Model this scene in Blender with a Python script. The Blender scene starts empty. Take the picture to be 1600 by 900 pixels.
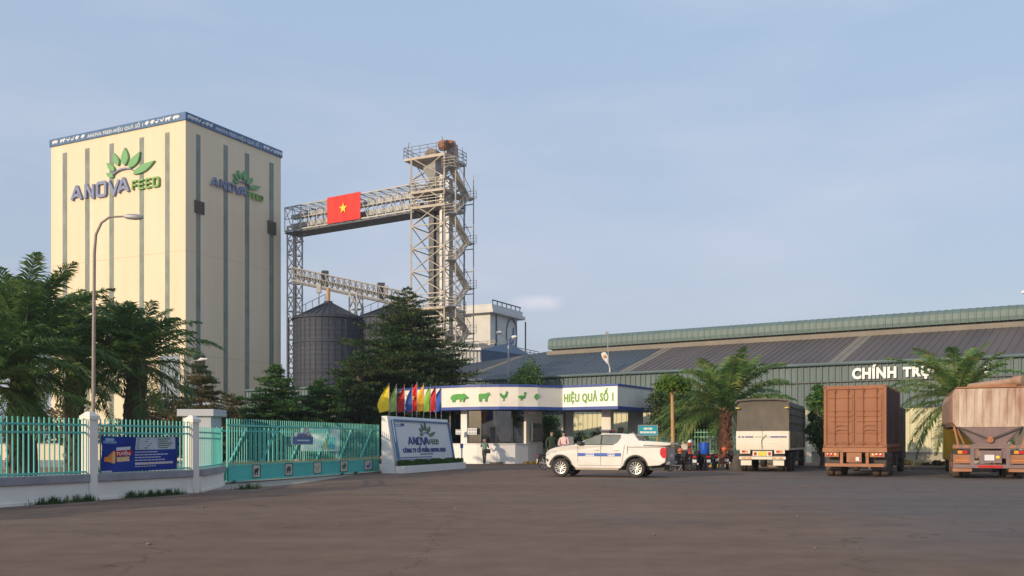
import bpy, math, random
import numpy as np
from mathutils import Vector, Matrix
R = math.radians
rnd = random.Random(7)
scene = bpy.context.scene
COL = scene.collection

# ---------------------------------------------------------------- camera, sky, sun
CAMZ, F, HX, HY = 1.45, 1491.0, 800.0, 690.0
cd = bpy.data.cameras.new('camera')
cam = bpy.data.objects.new('camera', cd); COL.objects.link(cam)
cam.location = (0, 0, CAMZ); cam.rotation_euler = (R(90), 0, 0)
cd.sensor_width = 36; cd.lens = 36*F/1600; cd.shift_y = (HY-450)/1600
cd.clip_start = .1; cd.clip_end = 5000
scene.camera = cam
SUN_AZ, SUN_EL = 226.0, 15.0
w = bpy.data.worlds.new('World'); scene.world = w; w.use_nodes = True
nt = w.node_tree; bg = nt.nodes['Background']
sky = nt.nodes.new('ShaderNodeTexSky'); sky.sky_type = 'NISHITA'; sky.sun_disc = False
sky.sun_elevation = R(SUN_EL); sky.sun_rotation = R(SUN_AZ)
sky.air_density = 1.0; sky.dust_density = 2.5; sky.ozone_density = 1.6; sky.altitude = 0
def cloud_nodes():
    L = nt.links; N = nt.nodes.new
    tc = N('ShaderNodeTexCoord')
    mp = N('ShaderNodeMapping'); mp.inputs['Scale'].default_value = (1, 1, 4)
    no = N('ShaderNodeTexNoise'); no.inputs['Scale'].default_value = 2.2; no.inputs['Detail'].default_value = 6
    L.new(tc.outputs['Generated'], mp.inputs['Vector']); L.new(mp.outputs[0], no.inputs['Vector'])
    cr = N('ShaderNodeValToRGB'); cr.color_ramp.elements[0].position = .45; cr.color_ramp.elements[1].position = .8
    cr.color_ramp.elements[0].color = (0, 0, 0, 1); cr.color_ramp.elements[1].color = (.3, .3, .3, 1)
    L.new(no.outputs['Fac'], cr.inputs['Fac'])
    # one small puff of cloud low in the sky
    d = Vector((42/F, 1, 218/F)).normalized()
    vs = N('ShaderNodeVectorMath'); vs.operation = 'SUBTRACT'; vs.inputs[1].default_value = d
    L.new(tc.outputs['Generated'], vs.inputs[0])
    m2 = N('ShaderNodeMapping'); m2.inputs['Scale'].default_value = (30, 30, 85); m2.inputs['Rotation'].default_value = (0, R(24), 0)
    L.new(vs.outputs[0], m2.inputs['Vector'])
    n2 = N('ShaderNodeTexNoise'); n2.inputs['Scale'].default_value = 30; n2.inputs['Detail'].default_value = 5
    L.new(tc.outputs['Generated'], n2.inputs['Vector'])
    ln = N('ShaderNodeVectorMath'); ln.operation = 'LENGTH'; L.new(m2.outputs[0], ln.inputs[0])
    ad = N('ShaderNodeMath'); ad.operation = 'ADD'; L.new(ln.outputs['Value'], ad.inputs[0]); L.new(n2.outputs['Fac'], ad.inputs[1])
    c2 = N('ShaderNodeValToRGB'); c2.color_ramp.elements[0].position = .6; c2.color_ramp.elements[1].position = 1.45/1.0 if False else 1.0
    sc = N('ShaderNodeMath'); sc.operation = 'MULTIPLY'; sc.inputs[1].default_value = .62
    L.new(ad.outputs[0], sc.inputs[0])
    c2.color_ramp.elements[0].position = .45; c2.color_ramp.elements[1].position = .9
    c2.color_ramp.elements[0].color = (.45, .45, .45, 1); c2.color_ramp.elements[1].color = (0, 0, 0, 1)
    L.new(sc.outputs[0], c2.inputs['Fac'])
    mx = N('ShaderNodeMath'); mx.operation = 'MAXIMUM'; L.new(cr.outputs[0], mx.inputs[0]); L.new(c2.outputs[0], mx.inputs[1])
    mix = N('ShaderNodeMix'); mix.data_type = 'RGBA'; mix.inputs['B'].default_value = CLOUD
    hz = N('ShaderNodeMix'); hz.data_type = 'RGBA'; hz.inputs['Factor'].default_value = HAZEMIX; hz.inputs['B'].default_value = HAZECOL
    L.new(sky.outputs[0], hz.inputs['A'])
    sx = N('ShaderNodeSeparateXYZ'); L.new(tc.outputs['Generated'], sx.inputs[0])
    gr = N('ShaderNodeValToRGB'); gr.color_ramp.elements[0].position = .0; gr.color_ramp.elements[1].position = .5
    gr.color_ramp.elements[0].color = HORIZON; gr.color_ramp.elements[1].color = HAZECOL; L.new(sx.outputs['Z'], gr.inputs[0]); L.new(gr.outputs[0], hz.inputs['B'])
    L.new(mx.outputs[0], mix.inputs['Factor']); L.new(hz.outputs['Result'], mix.inputs['A'])
    L.new(mix.outputs['Result'], bg.inputs['Color'])
HAZE_D = .00035
CLOUD = (6.2, 5.6, 6.0, 1); HAZEMIX = .75; HAZECOL = (2.85, 3.85, 5.2, 1); HORIZON = (3.3, 3.6, 4.35, 1)
cloud_nodes()
bg.inputs['Strength'].default_value = 0.125
sl = bpy.data.lights.new('sun', 'SUN'); sun = bpy.data.objects.new('sun', sl); COL.objects.link(sun)
sl.energy = 2.85; sl.angle = R(.5); sl.color = (1.0, .80, .56)
sd = Vector((math.sin(R(SUN_AZ))*math.cos(R(SUN_EL)), math.cos(R(SUN_AZ))*math.cos(R(SUN_EL)), math.sin(R(SUN_EL))))
sun.rotation_euler = (-sd).to_track_quat('-Z', 'Y').to_euler(); sun.location = sd*200
vs_ = scene.view_settings
scene.display_settings.display_device = 'sRGB'
vs_.view_transform = 'Standard'; vs_.look = 'None'; vs_.gamma = 1; vs_.use_curve_mapping = False
vs_.exposure = 0.36

# ---------------------------------------------------------------- helpers
def P(px, py, Y): return Vector(((px-HX)/F*Y, Y, CAMZ+(HY-py)/F*Y))
def XY(px, Y): return ((px-HX)/F*Y, Y)
def ZP(py, Y): return CAMZ+(HY-py)/F*Y
def tag(o, label=None, cat=None, group=None, kind=None):
    if label: o['label'] = label
    if cat: o['category'] = cat
    if group: o['group'] = group
    if kind: o['kind'] = kind
    return o
def wm(o):
    m = o.matrix_basis.copy()
    while o.parent: o = o.parent; m = o.matrix_basis @ m
    return m
def empty(name, loc, rz=0, label=None, cat=None, group=None):
    o = bpy.data.objects.new(name, None); COL.objects.link(o)
    o.location = loc; o.rotation_euler = (0, 0, rz); o.empty_display_size = .3
    return tag(o, label, cat, group)
def copy_tree(o, parent=None, loc=None, rz=None, label=None):
    c = o.copy(); COL.objects.link(c); c.parent = parent
    if loc is not None: c.location = loc
    if rz is not None: c.rotation_euler = (0, 0, rz)
    if label: c['label'] = label
    for ch in list(o.children): copy_tree(ch, c)
    return c

class Plane:
    def __init__(s, o, U, V, N=None):
        s.o = Vector(o); s.U = Vector(U).normalized(); s.V = Vector(V).normalized()
        s.N = Vector(N).normalized() if N is not None else s.U.cross(s.V).normalized()
    def at(s, u, v, d=0): return s.o+s.U*u+s.V*v+s.N*d
    def px(s, px, py):      # where the ray through a photo pixel meets this plane
        r = Vector(((px-HX)/F, 1, (HY-py)/F)); c = Vector((0, 0, CAMZ))
        t = (s.o-c).dot(s.N)/r.dot(s.N); h = c+r*t-s.o
        return h.dot(s.U), h.dot(s.V)

class MB:
    def __init__(s): s.v = []; s.f = []; s.M = None
    def add(s, vs, fs):
        b = len(s.v); s.v += [tuple(x) for x in vs]; s.f += [tuple(i+b for i in f) for f in fs]
        return s
    def box(s, x0, x1, y0, y1, z0, z1):
        v = [(x, y, z) for z in (z0, z1) for y in (y0, y1) for x in (x0, x1)]
        return s.add(v, [(0, 2, 3, 1), (4, 5, 7, 6), (0, 1, 5, 4), (2, 6, 7, 3), (0, 4, 6, 2), (1, 3, 7, 5)])
    def pbox(s, pl, u0, u1, v0, v1, d0, d1):
        v = [pl.at(u, vv, d) for d in (d0, d1) for vv in (v0, v1) for u in (u0, u1)]
        return s.add(v, [(0, 2, 3, 1), (4, 5, 7, 6), (0, 1, 5, 4), (2, 6, 7, 3), (0, 4, 6, 2), (1, 3, 7, 5)])
    def rbox(s, c, size, rz):
        c = Vector(c); m = Matrix.Rotation(rz, 3, 'Z'); a, b, h = size
        v = [c+m@Vector((x*a/2, y*b/2, z*h)) for z in (0, 1) for y in (-1, 1) for x in (-1, 1)]
        return s.add(v, [(0, 2, 3, 1), (4, 5, 7, 6), (0, 1, 5, 4), (2, 6, 7, 3), (0, 4, 6, 2), (1, 3, 7, 5)])
    def frame(s, p, q):
        d = (q-p).normalized(); up = Vector((0, 0, 1)) if abs(d.z) < .95 else Vector((0, 1, 0))
        a = d.cross(up).normalized(); return a, a.cross(d).normalized()
    def bar(s, p, q, w_, h=None):
        p = Vector(p); q = Vector(q); h = h or w_; a, b = s.frame(p, q)
        v = [c+a*i*w_/2+b*j*h/2 for c in (p, q) for i, j in ((-1, -1), (1, -1), (1, 1), (-1, 1))]
        return s.add(v, [(3, 2, 1, 0), (4, 5, 6, 7), (0, 1, 5, 4), (1, 2, 6, 5), (2, 3, 7, 6), (3, 0, 4, 7)])
    def tube(s, pts, r, n=8, cap=True):
        pts = [Vector(p) for p in pts]; rr = r if isinstance(r, (list, tuple)) else [r]*len(pts)
        b = len(s.v); k = len(pts); prev = None
        for i, p in enumerate(pts):
            d = (pts[min(i+1, k-1)]-pts[max(i-1, 0)]).normalized()
            if prev is None:
                up = Vector((0, 0, 1)) if abs(d.z) < .95 else Vector((0, 1, 0)); a = d.cross(up).normalized()
            else: a = (prev-d*prev.dot(d)).normalized()
            prev = a; c = a.cross(d)
            for j in range(n):
                t = 2*math.pi*j/n; s.v.append(tuple(p+(a*math.cos(t)+c*math.sin(t))*rr[i]))
        for i in range(k-1):
            for j in range(n):
                j2 = (j+1) % n
                s.f.append((b+i*n+j, b+(i+1)*n+j, b+(i+1)*n+j2, b+i*n+j2))
        if cap:
            s.f.append(tuple(b+j for j in range(n))); s.f.append(tuple(b+(k-1)*n+j for j in reversed(range(n))))
        return s
    def lathe(s, prof, c, axis, n=24):
        c = Vector(c); ax = Vector(axis).normalized()
        up = Vector((0, 0, 1)) if abs(ax.z) < .9 else Vector((0, 1, 0)); a = ax.cross(up).normalized(); e = ax.cross(a)
        b = len(s.v); k = len(prof)
        for r_, h in prof:
            for j in range(n):
                t = 2*math.pi*j/n; s.v.append(tuple(c+ax*h+(a*math.cos(t)+e*math.sin(t))*max(r_, 1e-4)))
        for i in range(k-1):
            for j in range(n):
                j2 = (j+1) % n
                s.f.append((b+i*n+j, b+i*n+j2, b+(i+1)*n+j2, b+(i+1)*n+j))
        return s
    def prism(s, pts, f, d0, d1):
        n = len(pts); v = [f(x, y, d0) for x, y in pts]+[f(x, y, d1) for x, y in pts]
        return s.add(v, [tuple(reversed(range(n))), tuple(range(n, 2*n))]+[(i, (i+1) % n, n+(i+1) % n, n+i) for i in range(n)])
    def xform(s, M):
        s.v = [tuple(M @ Vector(v)) for v in s.v]; return s
    def build(s, name, m, parent=None, world=False, bevel=0, smooth=False, label=None, solid=0):
        me = bpy.data.meshes.new(name)
        vs = s.v
        if parent and world:
            inv = wm(parent).inverted(); vs = [tuple(inv @ Vector(v)) for v in vs]
        me.from_pydata(vs, [], s.f)
        ms = m if isinstance(m, (list, tuple)) else [m]
        for x in ms: me.materials.append(x)
        o = bpy.data.objects.new(name, me); COL.objects.link(o)
        if parent: o.parent = parent
        if smooth:
            for p in me.polygons: p.use_smooth = True
            try: me.set_sharp_from_angle(angle=R(40))
            except Exception: pass
        if bevel:
            b = o.modifiers.new('bevel', 'BEVEL'); b.width = bevel; b.segments = 2; b.limit_method = 'ANGLE'; b.angle_limit = R(35)
        if label: o['label'] = label
        return o

_tc = {}
def text_geo(t, bold=0.0):
    k = (t, bold)
    if k in _tc: return _tc[k]
    cu = bpy.data.curves.new('t', 'FONT'); cu.body = t; cu.extrude = .5; cu.offset = bold; cu.resolution_u = 3; cu.space_character = 1.12
    ob = bpy.data.objects.new('t', cu); me = bpy.data.meshes.new_from_object(ob)
    v = [tuple(x.co) for x in me.vertices]; f = [tuple(p.vertices) for p in me.polygons]
    bpy.data.meshes.remove(me); bpy.data.objects.remove(ob); bpy.data.curves.remove(cu)
    xs = [a[0] for a in v]; ys = [a[1] for a in v]
    x0, x1, y0, y1 = min(xs), max(xs), min(ys), max(ys)
    v = [((a-x0)/(x1-x0), (b-y0)/(y1-y0), c+.5) for a, b, c in v]
    _tc[k] = (v, f); return _tc[k]
def text_on(mb, t, f, u0, u1, v0, v1, d0, d1, bold=0.0):
    v, fc = text_geo(t, bold)
    mb.add([f(u0+(u1-u0)*a, v0+(v1-v0)*b, d0+(d1-d0)*c) for a, b, c in v], fc)

# ---------------------------------------------------------------- materials
def mat(name, c, rough=.7, metal=0, var=.12, scale=3.0, bump=0.0, bscale=None, c2=None, stretch=None, spec=.5, trans=0, coat=0, emit=None):
    m = bpy.data.materials.new(name); m.use_nodes = True; t = m.node_tree; b = t.nodes['Principled BSDF']
    L = t.links.new; N = t.nodes.new
    b.inputs['Roughness'].default_value = rough; b.inputs['Metallic'].default_value = metal
    b.inputs['Specular IOR Level'].default_value = spec
    if coat: b.inputs['Coat Weight'].default_value = coat; b.inputs['Coat Roughness'].default_value = .08
    if emit: b.inputs['Emission Color'].default_value = (*emit[:3], 1); b.inputs['Emission Strength'].default_value = emit[3]
    tc = N('ShaderNodeTexCoord'); mp = N('ShaderNodeMapping'); L(tc.outputs['Object'], mp.inputs[0])
    if stretch: mp.inputs['Scale'].default_value = stretch
    n = N('ShaderNodeTexNoise'); n.inputs['Scale'].default_value = scale; n.inputs['Detail'].default_value = 5; n.inputs['Roughness'].default_value = .6
    L(mp.outputs[0], n.inputs['Vector'])
    cr = N('ShaderNodeValToRGB'); e = cr.color_ramp.elements; e[0].position = .3; e[1].position = .72
    if c2 is None: lo = [x*(1-var) for x in c]; hi = [min(1, x*(1+var)) for x in c]
    else: lo, hi = c, c2
    e[0].color = (*lo[:3], 1); e[1].color = (*hi[:3], 1)
    L(n.outputs['Fac'], cr.inputs['Fac']); L(cr.outputs[0], b.inputs['Base Color'])
    if bump:
        n2 = N('ShaderNodeTexNoise'); n2.inputs['Scale'].default_value = bscale or scale*6; n2.inputs['Detail'].default_value = 4
        L(tc.outputs['Object'], n2.inputs['Vector'])
        bp = N('ShaderNodeBump'); bp.inputs['Strength'].default_value = bump; bp.inputs['Distance'].default_value = .02
        L(n2.outputs['Fac'], bp.inputs['Height']); L(bp.outputs[0], b.inputs['Normal'])
    if trans: b.inputs['Transmission Weight'].default_value = trans
    return m
def leafmat(name, c, c2, c3=None, scale=1.2, tl=.35):
    m = bpy.data.materials.new(name); m.use_nodes = True; t = m.node_tree; b = t.nodes['Principled BSDF']
    L = t.links.new; N = t.nodes.new
    tc = N('ShaderNodeTexCoord'); n = N('ShaderNodeTexNoise'); n.inputs['Scale'].default_value = scale; n.inputs['Detail'].default_value = 3
    L(tc.outputs['Object'], n.inputs['Vector'])
    g = N('ShaderNodeNewGeometry')
    mx = N('ShaderNodeMath'); mx.operation = 'MULTIPLY_ADD'; mx.inputs[1].default_value = .35
    L(g.outputs['Random Per Island'], mx.inputs[0]); 
    s_ = N('ShaderNodeMath'); s_.operation = 'SUBTRACT'; s_.inputs[1].default_value = .17; L(n.outputs['Fac'], s_.inputs[0])
    L(s_.outputs[0], mx.inputs[2])
    cr = N('ShaderNodeValToRGB'); e = cr.color_ramp.elements
    e[0].position = .32; e[1].position = .62; e[0].color = (*c, 1); e[1].color = (*c2, 1)
    if c3: x = e.new(.75); x.color = (*c3, 1)
    L(mx.outputs[0], cr.inputs[0]); L(cr.outputs[0], b.inputs['Base Color'])
    b.inputs['Roughness'].default_value = .55; b.inputs['Specular IOR Level'].default_value = .35
    tr = N('ShaderNodeBsdfTranslucent'); L(cr.outputs[0], tr.inputs['Color'])
    ms = N('ShaderNodeMixShader'); ms.inputs[0].default_value = tl
    L(b.outputs[0], ms.inputs[1]); L(tr.outputs[0], ms.inputs[2]); L(ms.outputs[0], t.nodes['Material Output'].inputs['Surface'])
    return m
def asphalt():
    m = bpy.data.materials.new('asphalt'); m.use_nodes = True; t = m.node_tree; b = t.nodes['Principled BSDF']
    L = t.links.new; N = t.nodes.new
    tc = N('ShaderNodeTexCoord')
    def noise(sc, st=(1, 1, 1), det=5, rot=0):
        mp = N('ShaderNodeMapping'); mp.inputs['Scale'].default_value = st; mp.inputs['Rotation'].default_value = (0, 0, rot)
        L(tc.outputs['Object'], mp.inputs[0])
        n = N('ShaderNodeTexNoise'); n.inputs['Scale'].default_value = sc; n.inputs['Detail'].default_value = det; n.inputs['Roughness'].default_value = .62
        L(mp.outputs[0], n.inputs['Vector']); return n.outputs['Fac']
    def ramp(fac, p0, p1, c0, c1):
        cr = N('ShaderNodeValToRGB'); e = cr.color_ramp.elements; e[0].position = p0; e[1].position = p1
        e[0].color = (*c0, 1); e[1].color = (*c1, 1); L(fac, cr.inputs[0]); return cr.outputs[0]
    def mul(a, b_):
        mx = N('ShaderNodeMix'); mx.data_type = 'RGBA'; mx.blend_type = 'MULTIPLY'; mx.inputs['Factor'].default_value = 1
        L(a, mx.inputs['A']); L(b_, mx.inputs['B']); return mx.outputs['Result']
    base = ramp(noise(.07, (1, 1, 1), 4), .38, .66, GR0, GR1)          # red dust over grey asphalt
    # worn grey asphalt showing to the right, dustier to the left
    sx = N('ShaderNodeSeparateXYZ'); L(tc.outputs['Object'], sx.inputs[0])
    ma = N('ShaderNodeMath'); ma.operation = 'MULTIPLY_ADD'; ma.inputs[1].default_value = .035; ma.inputs[2].default_value = .12
    L(sx.outputs['X'], ma.inputs[0])
    ad = N('ShaderNodeMath'); ad.operation = 'ADD'; L(ma.outputs[0], ad.inputs[0]); L(noise(.16, (1, 1, 1), 5), ad.inputs[1])
    gm = ramp(ad.outputs[0], .72, 1.0, (0, 0, 0), (.8, .8, .8))
    mx = N('ShaderNodeMix'); mx.data_type = 'RGBA'; L(gm, mx.inputs['Factor']); L(base, mx.inputs['A']); mx.inputs['B'].default_value = (*GR2, 1)
    col = mul(mx.outputs['Result'], ramp(noise(.55, (.22, 1.0, 1), 7, R(-24)), .3, .72, (.84, .84, .84), (1.10, 1.10, 1.10)))
    col = mul(col, ramp(noise(1.6, (1, 1, 1), 7), .35, .7, (.86, .86, .86), (1.08, 1.08, 1.08)))
    col = mul(col, ramp(noise(45, (1, 1, 1), 3), .3, .7, (.78, .78, .78), (1.2, 1.2, 1.2)))
    # fine cracks, darker oil spots, pale dust swirls
    nz = N('ShaderNodeTexNoise'); nz.inputs['Scale'].default_value = 1.3; nz.inputs['Detail'].default_value = 4; L(tc.outputs['Object'], nz.inputs['Vector'])
    vm = N('ShaderNodeVectorMath'); vm.operation = 'MULTIPLY_ADD'; vm.inputs[1].default_value = (1.6, 1.6, 0); L(nz.outputs['Color'], vm.inputs[0]); L(tc.outputs['Object'], vm.inputs[2])
    vo = N('ShaderNodeTexVoronoi'); vo.feature = 'DISTANCE_TO_EDGE'; vo.inputs['Scale'].default_value = .16; L(vm.outputs[0], vo.inputs['Vector'])
    ck = ramp(vo.outputs['Distance'], .0, .004, (.62, .60, .58), (1, 1, 1)); col = mul(col, ck)
    col = mul(col, ramp(noise(.45, (1, 1, 1), 2), .66, .74, (1, 1, 1), (.80, .80, .81)))
    col = mul(col, ramp(noise(2.4, (.3, 1, 1), 3, R(35)), .62, .8, (1, 1, 1), (1.14, 1.10, 1.07)))
    L(col, b.inputs['Base Color']); b.inputs['Roughness'].default_value = .92; b.inputs['Specular IOR Level'].default_value = .2
    bp = N('ShaderNodeBump'); bp.inputs['Strength'].default_value = .35; bp.inputs['Distance'].default_value = .012
    L(noise(60, (1, 1, 1), 3), bp.inputs['Height']); L(bp.outputs[0], b.inputs['Normal'])
    return m
GR0 = (.188, .118, .084); GR1 = (.230, .156, .115); GR2 = (.150, .134, .124)

M = {}
M['asphalt'] = asphalt()
M['dirt'] = mat('red_dirt', (.17, .10, .07), .95, c2=(.24, .15, .11), scale=1.2, bump=.5)
M['yard'] = mat('yard_concrete', (.30, .25, .20), .9, c2=(.38, .32, .26), scale=.5)
M['cream'] = mat('cream_wall', (.75, .62, .435), .8, c2=(.81, .685, .51), scale=.55, stretch=(1, 1, .10), spec=.2)
M['stripglass'] = mat('strip_window', (.19, .225, .19), .45, var=.25, scale=1.0, stretch=(1, 1, .6))
M['blueband'] = mat('blue_band', (.045, .13, .27), .5, var=.15, scale=1)
M['white'] = mat('white_paint', (.80, .78, .75), .6, var=.05, scale=1.5)
M['dirtywhite'] = mat('dirty_white_paint', (.72, .66, .58), .75, c2=(.84, .79, .71), scale=1.1, stretch=(1, 1, .5), bump=.08)
M['letterwhite'] = mat('white_letter', (.84, .83, .80), .5, var=.02)
M['logoblue'] = mat('logo_blue', (.21, .24, .38), .5, var=.08)
M['logogreen'] = mat('logo_green', (.15, .38, .14), .5, var=.1)
M['feedgreen'] = mat('feed_green', (.20, .40, .09), .45, var=.1)
M['boardgreen'] = mat('dark_leaf_green', (.05, .16, .08), .5, var=.1)
M['boardblue'] = mat('dark_lettering_blue', (.02, .05, .22), .5, var=.1)
M['framblue'] = mat('frame_blue', (.07, .17, .34), .5, var=.1)
M['louvre'] = mat('rusty_louvre', (.09, .07, .06), .8, c2=(.18, .14, .12), scale=4)
M['steel'] = mat('galvanised_steel', (.42, .41, .39), .55, .35, var=.2, scale=1.5)
M['steelwhite'] = mat('cream_painted_steel', (.52, .48, .41), .6, 0, c2=(.36, .28, .21), scale=.9)
M['steelmid'] = mat('grey_painted_steel', (.24, .24, .24), .6, .2, var=.2)
M['steeldark'] = mat('dark_steel', (.10, .10, .105), .6, .4, var=.3, scale=2)
M['duct'] = mat('duct_grey', (.40, .40, .40), .5, .3, var=.15, scale=.8)
M['rust'] = mat('rust', (.30, .10, .05), .8, c2=(.42, .20, .10), scale=2)
M['silo'] = mat('grey_silo_steel', (.040, .047, .065), .7, .1, var=.15, scale=.9, stretch=(1, 1, .3))
M['red'] = mat('flag_red', (.66, .03, .02), .7, var=.08)
M['star'] = mat('star_yellow', (.85, .62, .03), .6, var=.02)
M['teal'] = mat('warehouse_teal', (.105, .15, .155), .6, 0, var=.14, scale=.6, stretch=(1, 1, .3))
M['tealmon'] = mat('monitor_teal', (.105, .155, .15), .55, 0, var=.1, scale=.6)
M['whcream'] = mat('warehouse_cream', (.62, .58, .38), .7, var=.06, scale=.6)
M['whbase'] = mat('warehouse_plinth', (.36, .33, .25), .85, var=.15, scale=1.2)
M['roofr'] = mat('brown_grey_roof', (.085, .070, .068), .65, .1, c2=(.125, .100, .090), scale=.6, stretch=(1, .15, .15))
M['roofb'] = mat('blue_grey_roof', (.055, .07, .088), .55, .1, c2=(.065, .085, .11), scale=.25)
M['strip'] = mat('fibreglass_roof_strip', (.20, .175, .14), .7, var=.15, scale=.8)
M['roofblue'] = mat('blue_roof', (.045, .085, .15), .5, .1, var=.1, scale=.5)
M['wbldg'] = mat('pale_render', (.58, .57, .55), .75, c2=(.68, .67, .64), scale=.6)
M['turq'] = mat('turquoise_paint', (.09, .47, .40), .5, c2=(.14, .57, .49), scale=2.2)
M['turqpanel'] = mat('turquoise_panel', (.055, .42, .38), .5, c2=(.08, .50, .45), scale=1.1)
M['coping'] = mat('grey_coping', (.24, .23, .25), .8, c2=(.32, .31, .33), scale=1.5)
M['greypillar'] = mat('grey_render', (.40, .42, .45), .8, c2=(.46, .48, .51), scale=.9)
M['greencurb'] = mat('yellow_paint', (.62, .38, .05), .8, c2=(.45, .28, .08), scale=5)
M['stone'] = mat('kerb_stone', (.16, .12, .10), .95, c2=(.28, .23, .19), scale=2.5, bump=.6)
M['bannerblue'] = mat('banner_blue', (.010, .030, .20), .6, c2=(.014, .042, .28), scale=2, spec=.2)
M['orange'] = mat('orange_print', (.75, .25, .03), .5, var=.15)
M['board'] = mat('white_sign_board', (.66, .67, .70), .45, var=.03)
M['cap_blue'] = mat('canopy_blue', (.035, .075, .30), .5, var=.1)
M['animal'] = mat('animal_green', (.07, .33, .05), .5, var=.1)
M['textgreen'] = mat('text_green', (.16, .36, .05), .5, var=.1)
M['dark'] = mat('dark_interior', (.03, .03, .03), .8, var=.2)
M['interior'] = mat('room_wall', (.16, .15, .14), .8, var=.1)
M['wood'] = mat('wood_panel', (.45, .30, .15), .6, var=.15)
M['bark'] = mat('bark', (.10, .08, .06), .95, c2=(.17, .13, .10), scale=4, bump=.6)
M['palmboot'] = mat('palm_fibre', (.16, .07, .045), .95, c2=(.28, .13, .08), scale=5, bump=.6)
M['palmdark'] = mat('dark_palm_trunk', (.05, .04, .03), .95, c2=(.09, .07, .05), scale=5, bump=.6)
M['papaya'] = mat('ochre_trunk', (.42, .24, .10), .8, c2=(.55, .34, .16), scale=3)
M['rachis'] = mat('frond_stem', (.16, .18, .06), .7, var=.2)
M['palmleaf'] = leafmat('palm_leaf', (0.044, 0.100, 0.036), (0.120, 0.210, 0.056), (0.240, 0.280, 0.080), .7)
M['palmlit'] = leafmat('palm_leaf_sunlit', (0.070, 0.150, 0.044), (0.170, 0.280, 0.070), (0.340, 0.340, 0.100), .7)  # brighter copy of the palm leaf, sunlit look put into the colour
M['conif'] = leafmat('tier_leaf', (0.027, 0.068, 0.026), (0.090, 0.160, 0.044), (0.170, 0.120, 0.056), .9)
M['conifb'] = leafmat('tier_leaf_green', (0.036, 0.100, 0.027), (0.100, 0.220, 0.050), (0.160, 0.220, 0.060), .9)
M['conifr'] = leafmat('tier_leaf_brown', (0.080, 0.100, 0.036), (0.200, 0.170, 0.070), (0.320, 0.180, 0.090), .9)
M['leaf'] = leafmat('broad_leaf', (0.035, 0.096, 0.024), (0.112, 0.224, 0.045), None, 1.0)
M['lime'] = leafmat('lime_leaf', (.06, .13, .02), (.14, .24, .03), None, 1.5)
M['hedge'] = leafmat('hedge_leaf', (0.032, 0.088, 0.016), (0.080, 0.176, 0.032), None, 3)
M['grass'] = leafmat('grass_blade', (0.048, 0.088, 0.029), (0.120, 0.176, 0.056), None, 3)
M['carwhite'] = mat('white_car_paint', (.70, .66, .60), .2, 0, c2=(.80, .77, .73), scale=1.4, coat=.7)
M['glass'] = mat('tinted_glass', (.05, .055, .055), .06, 0, var=.1, spec=.8)
M['carglass'] = mat('car_side_glass', (.16, .17, .15), .08, 0, c2=(.24, .25, .21), scale=1.2, spec=.8)
M['black'] = mat('black_plastic', (.02, .02, .021), .55, var=.2)
M['tyre'] = mat('tyre_rubber', (.028, .026, .025), .85, c2=(.06, .05, .045), scale=6)
M['dusttyre'] = mat('dusty_tyre', (.07, .05, .04), .9, c2=(.15, .105, .08), scale=5)
M['rim'] = mat('alloy', (.62, .62, .62), .3, .8, var=.05)
M['redlamp'] = mat('red_lamp', (.55, .015, .015), .2, var=.1, spec=.7)
M['amber'] = mat('amber_lamp', (.75, .30, .04), .25, var=.1)
M['stripeblue'] = mat('stripe_blue', (.02, .10, .42), .4, var=.05)
M['tarp'] = mat('grey_tarpaulin', (.105, .092, .075), .85, c2=(.16, .14, .115), scale=1.2, bump=.3, bscale=3)
M['truckwhite'] = mat('cream_truck_paint', (.70, .64, .53), .5, c2=(.80, .75, .66), scale=1.4, stretch=(1, 1, .4))
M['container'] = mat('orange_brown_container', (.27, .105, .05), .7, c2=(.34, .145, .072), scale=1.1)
M['contside'] = mat('dark_container_side', (.055, .035, .035), .8, c2=(.11, .06, .052), scale=1.2)  # corrugated sides, much darker and less orange than the doors
M['chassis'] = mat('dusty_orange_chassis', (.30, .13, .065), .8, c2=(.42, .20, .11), scale=2)
M['truckdark'] = mat('dusty_dark_chassis', (.05, .045, .042), .85, c2=(.11, .09, .08), scale=3)
M['tank'] = mat('dusty_rusty_tank', (.26, .11, .06), .55, c2=(.70, .60, .49), scale=1.3, stretch=(2.0, 2.0, .32))
M['tankside'] = mat('rusty_tank_side', (.26, .14, .09), .8, c2=(.44, .30, .21), scale=1.3)
M['purple'] = mat('dull_purple_paint', (.16, .12, .14), .7, c2=(.26, .17, .15), scale=1.8)
M['yellow'] = mat('yellow_paint_cab', (.72, .42, .03), .45, var=.1)
M['lime_y'] = mat('plate_yellow', (.70, .60, .05), .5, var=.05)
M['barrel'] = mat('blue_plastic', (.015, .09, .50), .35, var=.1)
M['tealsign'] = mat('cyan_sign', (.03, .36, .46), .5, var=.05)
M['skin'] = mat('skin', (.42, .25, .17), .6, var=.05)
M['hair'] = mat('black_hair', (.015, .012, .01), .6, var=.2)
def clr(name, c, rough=.8): 
    if name not in M: M[name] = mat(name, c, rough, var=.12, scale=6)
    return M[name]
def windowglass():
    m = bpy.data.materials.new('clear_window_glass'); m.use_nodes = True; t = m.node_tree
    t.nodes.remove(t.nodes['Principled BSDF']); g = t.nodes.new('ShaderNodeBsdfGlossy'); g.inputs['Roughness'].default_value = .04
    tr = t.nodes.new('ShaderNodeBsdfTransparent'); tr.inputs[0].default_value = (.55, .57, .55, 1)
    ms = t.nodes.new('ShaderNodeMixShader'); ms.inputs[0].default_value = .14
    t.links.new(tr.outputs[0], ms.inputs[1]); t.links.new(g.outputs[0], ms.inputs[2]); t.links.new(ms.outputs[0], t.nodes['Material Output'].inputs[0])
    return m
M['winglass'] = windowglass()

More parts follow.
